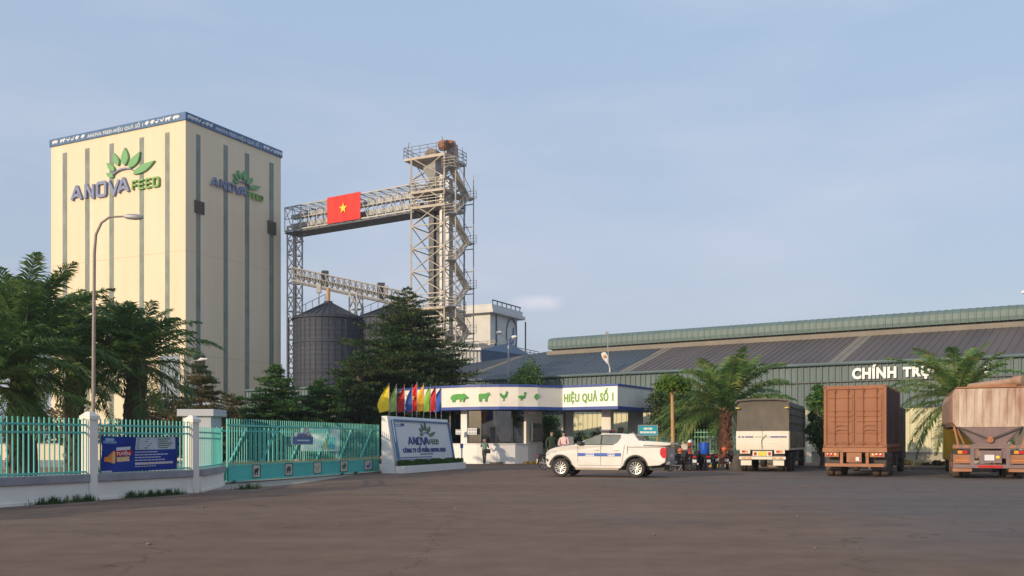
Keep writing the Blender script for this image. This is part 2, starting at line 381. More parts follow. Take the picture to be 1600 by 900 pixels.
# ---------------------------------------------------------------- ground
g = MB(); g.add([(-700, -400, 0), (700, -400, 0), (700, 1100, 0), (-700, 1100, 0)], [(0, 1, 2, 3)])
tag(g.build('ground', M['asphalt']), kind='structure')
FA = Vector((-10.4, 23.5, 0)); FD = Vector((1.35, 3.5, 0)).normalized(); FN = Vector((FD.y, -FD.x, 0))
def fence_pt(t, off=0, z=0): return FA+FD*t+FN*off+Vector((0, 0, z))
# soil verge along the outside of the fence and paved yard inside
v = MB(); pts = []
n = 60
for i in range(n+1):
    t = -12+28.5*i/n
    wdt = .75+.25*math.sin(i*.9)+rnd.uniform(-.1, .1)
    if t > 6: wdt *= max(.1, 1-(t-6)/12)
    pts.append((fence_pt(t, -.1, .004), fence_pt(t, wdt, .004)))
vv = [p for ab in pts for p in ab]
v.add(vv, [(2*i, 2*i+1, 2*i+3, 2*i+2) for i in range(n)])
tag(v.build('dirt_verge', M['dirt']), kind='structure')
v = MB(); v.add([(-120, -5, .004), fence_pt(-25, -.3, .004), fence_pt(9.3, -.3, .004), (-6.6, 46, .004), (-6.6, 60, .004), (10, 72, .004), (-2, 200, .004), (-120, 200, .004)], [tuple(range(8))])
tag(v.build('yard', M['yard']), kind='structure')

STONES = ((-3.0, 16.5), (2.2, 14.8), (-6.8, 21.0), (5.5, 18.4), (-1.2, 20.5), (7.9, 25.0), (1.0, 27.5), (-5.1, 13.4), (4.1, 12.9), (10.8, 21.7), (-7.9, 25.3), (3.4, 33.0))
for i, (x, y) in enumerate(STONES):
    k = MB(); q = .022+.012*((i*7) % 5)/4
    k.lathe([(0, 0), (q, .003), (q*1.15, q*.5), (q*.6, q*.95), (0, q)], (x, y, .0), (0, 0, 1), 7); k.v = [(a+(b-y)*.3, b, c) for a, b, c in k.v]
    tag(k.build('small_stone', M['stone']), 'small loose stone lying on the open dusty asphalt', 'stone', 'loose stones on the asphalt')
# ---------------------------------------------------------------- leaf machinery
def leaf_obj(name, V, Fc, m, parent=None, world=True):
    me = bpy.data.meshes.new(name)
    V = np.asarray(V, dtype=np.float64)
    if parent and world:
        inv = np.array(wm(parent).inverted()); V = V@inv[:3, :3].T+inv[:3, 3]
    me.from_pydata(V.tolist(), [], Fc if isinstance(Fc, list) else Fc.tolist())
    me.materials.append(m); o = bpy.data.objects.new(name, me); COL.objects.link(o)
    if parent: o.parent = parent
    return o
def leaf_quads(C, D, S, L, W):
    """C centre, D direction, S side, all (n,3); L, W (n,) -> diamond leaves folded a little"""
    n = len(C); L = L[:, None]; W = W[:, None]
    N_ = np.cross(D, S); N_ /= np.linalg.norm(N_, axis=1)[:, None]+1e-9
    a = C-D*L*.5; b = C+S*W*.5+N_*W*.12; c = C+D*L*.5; d = C-S*W*.5+N_*W*.12
    V = np.stack([a, b, c, d], 1).reshape(-1, 3)
    Fc = np.arange(4*n).reshape(-1, 4)
    return V, Fc
def unit(a): return a/(np.linalg.norm(a, axis=1)[:, None]+1e-9)

def palm(px, Y, crown_py, trunk_r, L, nf, label, seed, mt='palmleaf', boots='palmdark', rot=0, group='palms behind the fence', e_lo=-15, e_hi=82, wid=.62, zc=None, x=None, spear=False, keepout=None):
    rg = np.random.RandomState(seed)
    X = XY(px, Y)[0] if x is None else x
    H = ZP(crown_py, Y) if zc is None else zc
    root = empty('palm_tree', (X, Y, 0), 0, label, 'palm', group)
    tb = MB(); k = 9
    tb.tube([(X+.06*math.sin(i), Y, H*i/k) for i in range(k+1)], [trunk_r*(1.25-.35*i/k) for i in range(k+1)], 12)
    tr = tb.build('trunk', M[boots], root, True, smooth=True)
    bm = MB()          # old leaf bases round the trunk
    nb = int(H*26)
    for i in range(nb):
        z = .25+(H-.2)*i/nb; a = i*2.4+rg.uniform(-.2, .2); r = trunk_r*(1.2-.3*z/H)
        p = Vector((X+math.cos(a)*r*.85, Y+math.sin(a)*r*.85, z))
        q = p+Vector((math.cos(a)*.13, math.sin(a)*.13, rg.uniform(.12, .3)))
        bm.tube([p, (p+q)/2+Vector((math.cos(a)*.03, math.sin(a)*.03, -.02)), q], [.055, .045, .02], 4)
    bm.build('leaf_base', M[boots], tr, True)
    V = []; Fc = []; st = MB()
    for i in range(nf):
        az = i*2.399+rg.uniform(-.25, .25)+rot; u = (i+.5)/nf
        e0 = R(e_hi+(e_lo-e_hi)*u**1.15+rg.uniform(-8, 8)); ln = L*rg.uniform(.82, 1.08)*(0.72+.28*min(1, u*3))
        if spear and i == 1: e0 = R(86); ln = L*.75
        droop = R(38+42*rg.rand())*(1 if e0 > 0 else .7)
        if keepout and keepout(az, e0): continue
        h = np.array([math.cos(az), math.sin(az), 0]); p = np.array([X+.15*h[0], Y+.15*h[1], H-.25*u])
        side0 = np.array([-h[1], h[0], 0]); sw = rg.uniform(-.35, .35)
        K = 14; pts = [p.copy()]; tans = []
        for j in range(K):
            s = (j+.5)/K; e = e0-droop*s**1.5
            d = h*math.cos(e)+np.array([0, 0, math.sin(e)])+side0*sw*s*.5; d /= np.linalg.norm(d)
            p = p+d*ln/K; pts.append(p.copy()); tans.append(d)
        tans.append(tans[-1])
        st.tube(pts[::2], [.045*(1-.85*a/(len(pts[::2])-1)) for a in range(len(pts[::2]))], 4, False)
        nl = int(ln*30)
        for j in range(nl):
            s = .12+.88*(j+rg.rand())/nl; q = s*K; a = min(int(q), K-1); fr = q-a
            c = pts[a]*(1-fr)+pts[a+1]*fr; t = tans[a]
            sd_ = np.cross(t, [0, 0, 1.0]); sd_ /= np.linalg.norm(sd_)+1e-6; upv = np.cross(sd_, t)
            sgn = 1 if j % 2 else -1
            ll = wid*(math.sin(math.pi*min(1, s*.93+.07))**.55)*rg.uniform(.8, 1.15)+.05
            dr = sd_*sgn*.85+t*(.45+.5*s)+upv*rg.uniform(-.15, .45); dr /= np.linalg.norm(dr)
            m1 = c+dr*ll*.5; dr2 = dr+np.array([0, 0, -rg.uniform(.25, 1.0)]); dr2 /= np.linalg.norm(dr2); tip = m1+dr2*ll*.55
            wv = t*.031+upv*.011
            b = len(V); V += [c-wv*.6, c+wv*.6, m1+wv, m1-wv, tip]; Fc += [[b, b+1, b+2, b+3], [b+3, b+2, b+4]]
    leaf_obj('crown', V, Fc, M[mt], root)
    st.build('frond_stem', M['rachis'], root, True)
    return root

def tier_tree(px, Y, top_py, rad, label, seed, mt, n_leaf=22000, z0=.8, prof=None, group='tiered trees behind the gate', lean=0, dens=1.0, leaf=.19, name='tiered_tree', tierz=.55):
    rg = np.random.RandomState(seed); X = XY(px, Y)[0]; H = ZP(top_py, Y)
    root = empty(name, (X, Y, 0), 0, label, 'tree', group)
    tb = MB(); k = 8
    tb.tube([(X+lean*i/k, Y, H*.98*i/k) for i in range(k+1)], [.24*(1-.93*i/k) for i in range(k+1)], 8)
    tr = tb.build('trunk', M['bark'], root, True, smooth=True)
    lb = MB(); segs = []
    z = z0; ti = 0
    while z < H-.15:
        u = (z-z0)/(H-z0); r = rad*(prof(u) if prof else (1-u)**.8*.95+.06)
        nb = max(3, int(4+r*1.9)); a0 = rg.rand()*6
        for b in range(nb):
            a = a0+b*2*math.pi/nb+rg.uniform(-.25, .25); ln = r*rg.uniform(.5, 1.2); e = R(rg.uniform(2, 20))
            p0 = np.array([X+lean*z/H, Y, z+rg.uniform(-.15, .15)]); d = np.array([math.cos(a), math.sin(a), 0])
            pts = [p0+d*ln*s+np.array([0, 0, ln*math.tan(e)*s-.12*ln*s*s+rg.uniform(-.05, .05)*ln*s]) for s in (0, .33, .66, 1)]
            lb.tube(pts, [.05*min(1, ln/3)+.012, .035*min(1, ln/3)+.01, .02, .008], 4, False)
            pd = np.array([-d[1], d[0], 0])
            m = max(3, int(ln*3.4))
            for j in range(m):
                s = .18+.82*(j+rg.rand())/m; q = s*3; i0 = min(2, int(q)); c = pts[i0]*(1-(q-i0))+pts[i0+1]*(q-i0)
                for sg in (-1, 1):
                    tl = ln*.42*(1.05-s*.65)*rg.uniform(.6, 1.15)+.15; td = pd*sg*.8+d*.65+np.array([0, 0, rg.uniform(-.02, .28)])
                    td /= np.linalg.norm(td); segs.append((c, td, tl))
            segs.append((pts[2], unit((pts[3]-pts[2])[None])[0], ln*.36))
        z += tierz*rg.uniform(.75, 1.25)*(1-.3*u); ti += 1
    # upright leader
    segs.append((np.array([X+lean*.95, Y, H-.9]), np.array([0, 0, 1.]), .9))
    lb.build('branch', M['bark'], tr, True)
    C0 = np.array([s[0] for s in segs]); D0 = np.array([s[1] for s in segs]); T = np.array([s[2] for s in segs])
    idx = rg.choice(len(segs), n_leaf, p=T/T.sum()); s = rg.rand(n_leaf)
    C = C0[idx]+D0[idx]*(T[idx]*s)[:, None]+rg.normal(0, 1, (n_leaf, 3))*np.array([.07, .07, .035])
    D = unit(D0[idx]+rg.normal(0, .55, (n_leaf, 3))+np.array([0, 0, .25])); S = unit(np.cross(D, rg.normal(0, .35, (n_leaf, 3))+np.array([0, 0, 1])))
    V, Fc = leaf_quads(C, D, S, leaf*rg.uniform(.6, 1.3, n_leaf), leaf*.42*rg.uniform(.7, 1.3, n_leaf))
    leaf_obj('crown', V, Fc, M[mt], root)
    return root

def broad_tree(px, Y, top_py, rad, label, seed, mt='leaf', n_leaf=9000, name='leafy_tree', cat='tree', group=None, zlo=None, leaf=.2, trunk=.12, tm='bark', hz=None, x=None):
    rg = np.random.RandomState(seed); X = XY(px, Y)[0] if x is None else x; H = ZP(top_py, Y) if hz is None else hz
    zlo = H*.35 if zlo is None else zlo
    root = empty(name, (X, Y, 0), 0, label, cat, group)
    zc = (zlo+H)/2; rz_ = (H-zlo)/2
    nb = 26; cl = []; lb = MB()
    for i in range(nb):
        d = rg.normal(0, 1, 3); d /= np.linalg.norm(d); q = rg.uniform(.35, .85)
        c = np.array([X+d[0]*rad*q, Y+d[1]*rad*q, zc+d[2]*rz_*q]); cl.append((c, rg.uniform(.28, .48)*min(rad, rz_)))
        b0 = np.array([X, Y, max(.3, zlo*.8+rg.rand()*(zc-zlo)*.9)]); lb.tube([b0, (b0+c)/2+np.array([0, 0, -.1]), c], [.05, .035, .012], 4, False)
    tb = MB(); tb.tube([(X, Y, 0), (X+.05, Y, zlo), (X, Y, zc)], [trunk*1.2, trunk, trunk*.5], 8)
    tr = tb.build('trunk' if cat == 'tree' else 'stem', M[tm], root, True, smooth=True); lb.build('branch', M['bark'], tr, True)
    ci = rg.randint(0, nb, n_leaf); cc = np.array([c for c, _ in cl])[ci]; cr_ = np.array([r for _, r in cl])[ci]
    d = unit(rg.normal(0, 1, (n_leaf, 3))); C = cc+d*(cr_*rg.uniform(.5, 1.08, n_leaf))[:, None]
    C[:, 2] = np.maximum(C[:, 2], .05)
    D = unit(d*.6+rg.normal(0, .6, (n_leaf, 3))); S = unit(np.cross(D, rg.normal(0, 1, (n_leaf, 3))))
    V, Fc = leaf_quads(C, D, S, leaf*rg.uniform(.6, 1.3, n_leaf), leaf*.5*rg.uniform(.7, 1.3, n_leaf))
    leaf_obj('crown' if cat == 'tree' else 'foliage', V, Fc, M[mt], root)
    return root

# ---------------------------------------------------------------- logo, silhouettes
def leaf_poly(bx, by, tx, ty, wd, n=9):
    dx, dy = tx-bx, ty-by; L = math.hypot(dx, dy); nx, ny = -dy/L, dx/L; out = []
    for i in range(n+1):
        s = i/n; r = wd*math.sin(math.pi*s**.85)*.5*(1.0-.15*s); out.append((bx+dx*s+nx*r, by+dy*s+ny*r))
    for i in range(n-1, 0, -1):
        s = i/n; r = wd*math.sin(math.pi*s**.85)*.5*(1.0-.15*s); out.append((bx+dx*s-nx*r, by+dy*s-ny*r))
    return out
STROKES = {'A': ([(0, 0), (.46, 1), (.54, 1), (1, 0)], [(.2, .27), (.5, .36), (.8, .27)]), 'N': ([(.04, 0), (.04, 1), (.14, 1), (.86, 0), (.96, 0), (.96, 1)],), 'O': ([(.0, .12), (.0, .88), (.12, 1), (.88, 1), (1, .88), (1, .12), (.88, 0), (.12, 0), (.0, .12)],),
    'V': ([(0, 1), (.5, 0), (1, 1)],), 'F': ([(1, 1), (0, 1), (0, 0)], [(0, .52), (.85, .52)]), 'E': ([(1, 1), (0, 1), (0, 0), (1, 0)], [(0, .5), (.88, .5)]), 'D': ([(0, 0), (0, 1), (.85, 1), (1, .85), (1, .15), (.85, 0), (0, 0)],)}
def stroke_word(mb, f, cells, u0, u1, v0, v1, th, d0, d1):
    W = u1-u0; H = v1-v0-th
    for ch, a, b in cells:
        for pl_ in STROKES[ch]:
            P2 = [(u0+W*a+th/2+(W*(b-a)-th)*x, v0+th/2+H*y) for x, y in pl_]; n = len(P2); closed = P2[0] == P2[-1]
            lf, rt = [], []
            for i in range(n):
                pa = P2[i-1] if i else (P2[-2] if closed else None); pb = P2[i+1] if i < n-1 else (P2[1] if closed else None); c = P2[i]
                def dr(p, q): L = math.hypot(q[0]-p[0], q[1]-p[1]); return ((q[0]-p[0])/L, (q[1]-p[1])/L)
                da = dr(pa, c) if pa else dr(c, pb); db = dr(c, pb) if pb else da
                mx_, my_ = -(da[1]+db[1]), da[0]+db[0]; l = math.hypot(mx_, my_); mx_, my_ = mx_/l, my_/l
                k_ = th/2/max(.5, mx_*-da[1]+my_*da[0]); lf.append((c[0]+mx_*k_, c[1]+my_*k_)); rt.append((c[0]-mx_*k_, c[1]-my_*k_))
            vs = []
            for i in range(n): vs += [f(*lf[i], d1), f(*rt[i], d1), f(*rt[i], d0), f(*lf[i], d0)]
            fc = []
            for i in range(n-1):
                for j in range(4): fc.append((4*i+j, 4*i+(j+1) % 4, 4*i+4+(j+1) % 4, 4*i+4+j))
            if not closed: fc += [(3, 2, 1, 0), (4*n-4, 4*n-3, 4*n-2, 4*n-1)]
            mb.add(vs, fc)
def logo(parent, f, W, H, d0, d1, mblue, mgreen, mfeed, prefix=''):
    """f(u,v,d); logo drawn in a W x H box"""
    def g(x, y): return ((x-395)/410*W, (400-y)/270*H)
    mb = MB(); a, b = g(395, 400); c, e = g(672, 303)
    stroke_word(mb, f, (('A', 0, .205), ('N', .24, .415), ('O', .445, .62), ('V', .645, .845), ('A', .80, 1.0)), a, c, b, e, (e-b)*.19, d0, d1)
    mb.build('lettering', mblue, parent, True)
    mb = MB(); a, b = g(684, 392); c, e = g(805, 332); stroke_word(mb, f, (('F', 0, .20), ('E', .25, .45), ('E', .51, .71), ('D', .77, 1.0)), a, c, b, e, (e-b)*.17, d0, d1)
    mb.build('lettering', mfeed, parent, True)
    mb = MB()
    for bx, by, tx, ty, wd in ((598, 292, 566, 258, 24), (603, 256, 568, 196, 26), (620, 228, 600, 145, 27), (650, 234, 652, 126, 34), (672, 256, 720, 168, 40), (690, 295, 785, 236, 44)):
        q = [(x, y) for x, y in leaf_poly(bx, by, tx, ty, wd)]
        mb.prism([g(*p) for p in q], f, d0, d1)
    mb.build('leaf_emblem', mgreen, parent, True)
    mb = MB(); arc = []
    for i in range(13):
        t = R(168-150*i/12); arc.append((645+50*math.cos(t), 292-46*math.sin(t)))
    inner = [(x+(0 if i in (0, 12) else 1.5), y+9*math.sin(math.pi*i/12)) for i, (x, y) in enumerate(arc)]
    mb.prism([g(*p) for p in arc+inner[::-1][1:-1]], f, d0, d1)
    mb.build('arc_emblem', mblue, parent, True)
PIG = [(0, .45), (.04, .7), (.18, .88), (.45, .95), (.7, .9), (.78, .98), (.82, .85), (.95, .62), (1, .5), (.94, .42), (.84, .4), (.8, .3), (.77, .02), (.7, .0), (.7, .3), (.62, .3), (.6, .05), (.53, .03), (.54, .33), (.3, .3), (.27, .03), (.2, .03), (.2, .28), (.16, .04), (.09, .04), (.1, .32), (.03, .3)]
COW = [(.02, .2), (.06, .75), (.12, .85), (.6, .88), (.72, .98), (.8, .96), (.9, 1.0), (.88, .9), (1, .74), (.94, .68), (.84, .7), (.76, .45), (.72, .35), (.72, .02), (.65, 0), (.64, .35), (.6, .05), (.54, .05), (.55, .38), (.3, .36), (.26, .0), (.18, .0), (.19, .3), (.14, .04), (.08, .04), (.1, .4), (.08, .7)]
HEN = [(0, .72), (.08, .5), (.25, .3), (.42, .22), (.42, .06), (.32, .0), (.6, 0), (.5, .06), (.52, .24), (.7, .34), (.84, .55), (.86, .8), (1, .82), (.86, .92), (.8, 1), (.7, .95), (.66, .7), (.5, .56), (.3, .6), (.14, .78)]
DUCK = [(0, .42), (.15, .25), (.36, .15), (.35, .03), (.28, 0), (.55, 0), (.45, .04), (.48, .15), (.7, .22), (.84, .4), (.84, .68), (.86, .78), (1, .76), (.93, .86), (.84, .98), (.74, .95), (.7, .8), (.72, .6), (.6, .5), (.4, .56), (.18, .48)]
CHICK = [(0, .45), (.3, .85), (.6, 1), (.95, .95), (1, .7), (.85, .35), (.6, .15), (.5, 0), (.35, .02), (.4, .2), (.25, .25)]
def star_poly(r, n=5): return [((r if i % 2 == 0 else r*.4)*math.cos(R(90+36*i)), (r if i % 2 == 0 else r*.4)*math.sin(R(90+36*i))) for i in range(2*n)]

# ================================================================ BIG STRUCTURES
D1 = Vector((-.894, .449, 0)).normalized(); D2 = Vector((.449, .894, 0)).normalized()
def silo_building():
    c = P(290, HY, 110); c.z = 0
    WL, WR, HT = 22.9, 16.5, ZP(175, 110)
    root = empty('feed_mill_tower', c, 0, 'tall cream mill block with blue top band, narrow window strips and two leaf logos', 'building')
    pl = Plane(c, -D1, (0, 0, 1))     # lit left face, u runs toward the corner (negative = left)
    pr = Plane(c, D2, (0, 0, 1))      # shaded right face
    b = MB(); q = [c, c+D2*WR, c+D2*WR+D1*WL, c+D1*WL]
    b.add([(p.x, p.y, z) for z in (0, HT-.9) for p in q], [(3, 2, 1, 0), (4, 5, 6, 7), (0, 1, 5, 4), (1, 2, 6, 5), (2, 3, 7, 6), (3, 0, 4, 7)])
    b.build('wall', M['cream'], root, True)
    b = MB(); e = .15
    o = c-D1*e-D2*e; q = [o, o+D2*(WR+2*e), o+D2*(WR+2*e)+D1*(WL+2*e), o+D1*(WL+2*e)]
    b.add([(p.x, p.y, z) for z in (HT-.9, HT) for p in q], [(3, 2, 1, 0), (4, 5, 6, 7), (0, 1, 5, 4), (1, 2, 6, 5), (2, 3, 7, 6), (3, 0, 4, 7)])
    band = b.build('top_band', M['blueband'], root, True)
    # band writing
    t = MB()
    u0, _ = pl.px(138, 200); u1, _ = pl.px(225, 200)
    text_on(t, 'ANOVA FEED-HIỆU QUẢ SỐ 1', pl.at, u0, u1, HT-.84, HT-.08, .152, .165, .02)
    ps = [(PIG, 88), (COW, 100), (HEN, 108.5), (DUCK, 115), (CHICK, 122), (CHICK, 131), (CHICK, 231), (CHICK, 239.5), (DUCK, 247), (HEN, 255), (COW, 264.5), (PIG, 277)]
    for s_, x in ps:
        u, _ = pl.px(x, 200); wd = .55 if s_ in (PIG, COW) else .36
        t.prism([(u-wd+2*wd*a, HT-.7+.5*b_) for a, b_ in s_], pl.at, .152, .18)
    u0, _ = pr.px(335, 200); u1, _ = pr.px(407, 200)
    text_on(t, 'ANOVA FEED-HIỆU QUẢ SỐ 1', pr.at, u0, u1, HT-.84, HT-.08, .152, .165, .02)
    for s_, x in ((PIG, 296), (COW, 304), (HEN, 310), (DUCK, 316), (CHICK, 322), (CHICK, 328), (CHICK, 412), (CHICK, 417), (DUCK, 422), (HEN, 427), (COW, 431), (PIG, 436)):
        u, _ = pr.px(x, 200); wd = .5 if s_ in (PIG, COW) else .32
        t.prism([(u-wd+2*wd*a, HT-.7+.5*b_) for a, b_ in s_], pr.at, .152, .18)
    t.build('lettering', mat('faded_white_print', (.66, .68, .70), .6), band, True)
    ztop = ZP(207.5, 111.4)
    for x in (101.5, 136.5, 174.5, 221.5, 261.5):
        a, _ = pl.px(x-3.4, 300); d, _ = pl.px(x+3.4, 300)
        m_ = MB(); m_.pbox(pl, a, d, 1, ztop, -.1, .03)
        z = 2.5
        m_.build('window_strip', M['stripglass'], root, True)
    for x in (309.7, 352.5, 386, 424):
        a, _ = pr.px(x-3.3, 300); d, _ = pr.px(x+3.3, 300)
        m_ = MB(); m_.pbox(pr, a, d, 1, ztop-.1, -.1, .03); m_.build('window_strip', M['stripglass'], root, True)
    # thin construction joints
    jm = mat('joint_sealant', (.58, .46, .32), .8)
    for z in (11.5, 23.5):
        j = MB(); j.pbox(pl, -WL, 0, z, z+.05, -.02, .012); j.build('joint', jm, root, True)
        j = MB(); j.pbox(pr, 0, WR, z, z+.05, -.02, .012); j.build('joint', jm, root, True)
    for x0, x1, y0, y1 in ((303.5, 318.5, 312, 336), (417.5, 430.5, 344, 368), (304, 319.5, 554, 576)):
        a, t0 = pr.px(x0, y0); d, t1 = pr.px(x1, y1)
        m_ = MB(); m_.pbox(pr, a, d, t1, t0, .0, .12); lv = m_.build('louvre', M['louvre'], root, True)
        m_ = MB(); 
        n_ = 7
        for i in range(n_): z = t1+(t0-t1)*(i+.3)/n_; m_.pbox(pr, a+.06, d-.06, z, z+.09, .12, .19)
        m_.pbox(pr, (a+d)/2-.04, (a+d)/2+.04, t1, t0, .12, .2)
        m_.build('slat', M['louvre'], lv, True)
    a, t0 = pl.px(252, 556); 
    m_ = MB(); m_.pbox(pl, a, pl.px(288, 600)[0], 0, t0, 0, .25); m_.build('grey_panel', mat('slate_panel', (.24, .29, .34), .7), root, True)
    m_ = MB(); m_.pbox(pl, -.55, .0, 0, t0, 0, .3); m_.build('corner_pier', M['cream'], root, True)
    # logos: fit a plane-local frame to the pixel corners
    a, b0 = pl.px(113, 313); d, b1 = pl.px(251, 232); lg = lambda u, v, dd: pl.at(a+u, b0+v, dd)
    bl = pl.px(251, 291)[1]
    logo(root, lambda u, v, dd: pl.at(a+u, (b0+bl)/2-.25+v, dd), d-a, b1-(b0+bl)/2+1.0, .03, .3, M['logoblue'], M['logogreen'], M['feedgreen'])
    a2, c0 = pr.px(328, 291); d2, c1 = pr.px(409, 268); c2 = pr.px(409, 316)[1]
    base = (c0+c2)/2; top = pr.px(378, 267)[1]
    logo(root, lambda u, v, dd: pr.at(a2+u, base+v, dd), d2-a2, top-base, .03, .3, M['logoblue'], M['logogreen'], M['feedgreen'])
    # roof edge rail
    return root
silo_building()

def lattice(mb, p0, p1, wdir, ddir, wd, dp, z0, z1, step, leg=.16, br=.08, xb=True):
    """four-legged braced tower from z0 to z1 at corner p0 along wdir,ddir"""
    cs = [p0, p0+wdir*wd, p0+wdir*wd+ddir*dp, p0+ddir*dp]
    for c in cs: mb.bar((c.x, c.y, z0), (c.x, c.y, z1), leg)
    n = max(1, round((z1-z0)/step)); h = (z1-z0)/n
    for i in range(n):
        a, b = z0+i*h, z0+(i+1)*h
        for k in range(4):
            c, d = cs[k], cs[(k+1) % 4]
            mb.bar((c.x, c.y, b), (d.x, d.y, b), br*1.2)
            if xb or i % 2 == 0: mb.bar((c.x, c.y, a), (d.x, d.y, b), br)
            if xb or i % 2 == 1: mb.bar((d.x, d.y, a), (c.x, c.y, b), br)
def railing(mb, pts, z, h=1.1, r=.045, posts=1.2):
    for a, b in zip(pts[:-1], pts[1:]):
        L = (b-a).length; n = max(1, int(L/posts))
        for k in (.35, .7, 1.0): mb.bar((a.x, a.y, z+h*k), (b.x, b.y, z+h*k), r)
        for i in range(n+1):
            p = a+(b-a)*i/n; mb.bar((p.x, p.y, z), (p.x, p.y, z+h), r)

def elevator_tower():
    Y = 108.0; c = P(694, HY, Y); c.z = 0; W1, W2 = 4.4, 4.6
    root = empty('elevator_tower', c, 0, 'tall open steel lattice tower with stairs and orange motor at the conveyor bridge right end', 'tower')
    zt = ZP(239, Y)
    mb = MB(); lattice(mb, c, None, D1, D2, W1, W2, 0, zt, 2.62, .19, .085); mb.build('frame', M['steelwhite'], root, True)
    cs = [c, c+D1*W1, c+D1*W1+D2*W2, c+D2*W2]
    for py, ov in ((239, .85), (293, .0), (317, 0), (478, .5), (520, .3)):
        z = ZP(py, Y); o = c-D1*.1-D2*.1
        q = [o, o+D1*(W1+.2+ov), o+D1*(W1+.2+ov)+D2*(W2+.2+ov*.3), o+D2*(W2+.2+ov*.3)]
        m_ = MB(); m_.add([(p.x, p.y, zz) for zz in (z-.28, z) for p in q], [(3, 2, 1, 0), (4, 5, 6, 7), (0, 1, 5, 4), (1, 2, 6, 5), (2, 3, 7, 6), (3, 0, 4, 7)])
        pf = m_.build('platform', M['steelwhite'], root, True)
        m_ = MB(); railing(m_, q+[q[0]], z, 1.25 if py == 239 else 1.05, .05, 1.0); m_.build('railing', M['steeldark'] if py == 239 else M['steel'], pf, True)
    # bucket elevator ducts
    for k, (a, b, r) in enumerate(((.62, .45, .42), (.42, .45, .30), (.18, .55, .34), (.2, .2, .2))):
        p = c+D1*W1*a+D2*W2*b; m_ = MB()
        m_.rbox((p.x, p.y, 0), (r*2, r*1.6, zt-2.2), math.atan2(D2.y, D2.x))
        for z in range(2, int(zt)-3, 3): m_.rbox((p.x, p.y, z), (r*2+.14, r*1.6+.14, .12), math.atan2(D2.y, D2.x))
        m_.build('elevator_duct', M['steeldark'] if k < 2 else M['duct'], root, True)
    # heads on top
    p = c+D1*W1*.62+D2*W2*.45
    m_ = MB(); m_.lathe([(.0, -.55), (.85, -.55), (.85, .55), (0, .55)], (p.x, p.y, zt+.5), D2, 20); m_.build('elevator_head', mat('weathered_head', (.22, .17, .14), .7, var=.3), root, True, smooth=True)
    m_ = MB(); m_.lathe([(0, -.5), (.55, -.5), (.62, 0), (.55, .5), (0, .5)], (c+D1*.5+D2*.8+Vector((0, 0, zt+1.15))), D1, 16)
    m_.lathe([(0, -.3), (.42, -.3), (.42, .7), (0, .7)], (c+D1*.2+D2*1.7+Vector((0, 0, zt+1.5))), D2, 16)
    m_.build('motor', M['rust'], root, True, smooth=True)
    m_ = MB(); q = c+D1*.3+D2*2.2; m_.rbox((q.x, q.y, zt), (1.1, 1.0, 1.5), .46); m_.rbox((q.x, q.y, zt+1.5), (.7, .6, .5), .46); m_.build('drive_housing', mat('tan_housing', (.42, .33, .26), .7, var=.2), root, True)
    for a, b in ((0, 0), (1.15, 0), (1.1, 1.05), (0, 1)):
        m_ = MB(); q = c+D1*W1*a+D2*W2*b; m_.bar((q.x, q.y, zt), (q.x+.5*(a-.5), q.y, zt+1.9), .06); m_.build('lightning_rod', M['steeldark'], root, True)
    # funnels below the head
    m_ = MB(); p = c+D1*W1*.55+D2*W2*.5
    m_.lathe([(1.7, -.3), (1.5, -1.1), (.6, -2.6), (.5, -4)], (p.x, p.y, zt), (0, 0, 1), 4); m_.build('chute', M['duct'], root, True)
    m_ = MB(); q1 = p+Vector((0, 0, zt-2)); q2 = P(646, 305, 110.5); m_.tube([q1, q2], .28, 8); m_.build('transfer_pipe', M['duct'], root, True)
    # stair shaft on the right face
    o = c+D2*W2*.25-D1*1.55
    m_ = MB()
    s0 = c+D2*(W2+.05); e1 = -D1*1.25
    z = 1.0; k = 0; H1 = zt-1.6
    for q in (c+D2*.4+e1, c+D2*W2+e1): m_.bar((q.x, q.y, 0), (q.x, q.y, H1), .13)
    
    for i in range(11): a = c+D2*W2; zz = 3+2.62*i; m_.bar((a.x, a.y, zz), (a.x+e1.x, a.y+e1.y, zz), .1)
    m_.build('stair_post', M['steelwhite'], root, True)
    m_ = MB(); r_ = MB()
    while z < H1-2.6:
        a = c+D2*.6+e1*.55; b = c+D2*(W2-.6)+e1*.55
        if k % 2: a, b = b, a
        A = Vector((a.x, a.y, z)); B = Vector((b.x, b.y, z+2.62))
        m_.bar(A, B, .9, .12); A2 = A+Vector((0, 0, .95)); B2 = B+Vector((0, 0, .95))
        for of in (-.5, .5):
            oo = -D1*of; r_.bar(A2+oo, B2+oo, .05)
            for i in range(5): pp = A+(B-A)*i/4+oo; r_.bar(pp, pp+Vector((0, 0, .95)), .04)
        l = B+(B-A).normalized()*.5; m_.rbox((l.x, l.y, z+2.55), (1.1, 1.5, .1), .46)
        q = [Vector((l.x, l.y, 0))+D2*.5*(1 if k % 2 == 0 else -1)-D1*s*.8 for s in (-1, 1)]
        railing(r_, q, z+2.62, 1.0, .045)
        z += 2.62; k += 1
    m_.build('stair_flight', M['steel'], root, True); r_.build('stair_railing', M['steelwhite'], root, True)
    return c
elevator_tower()

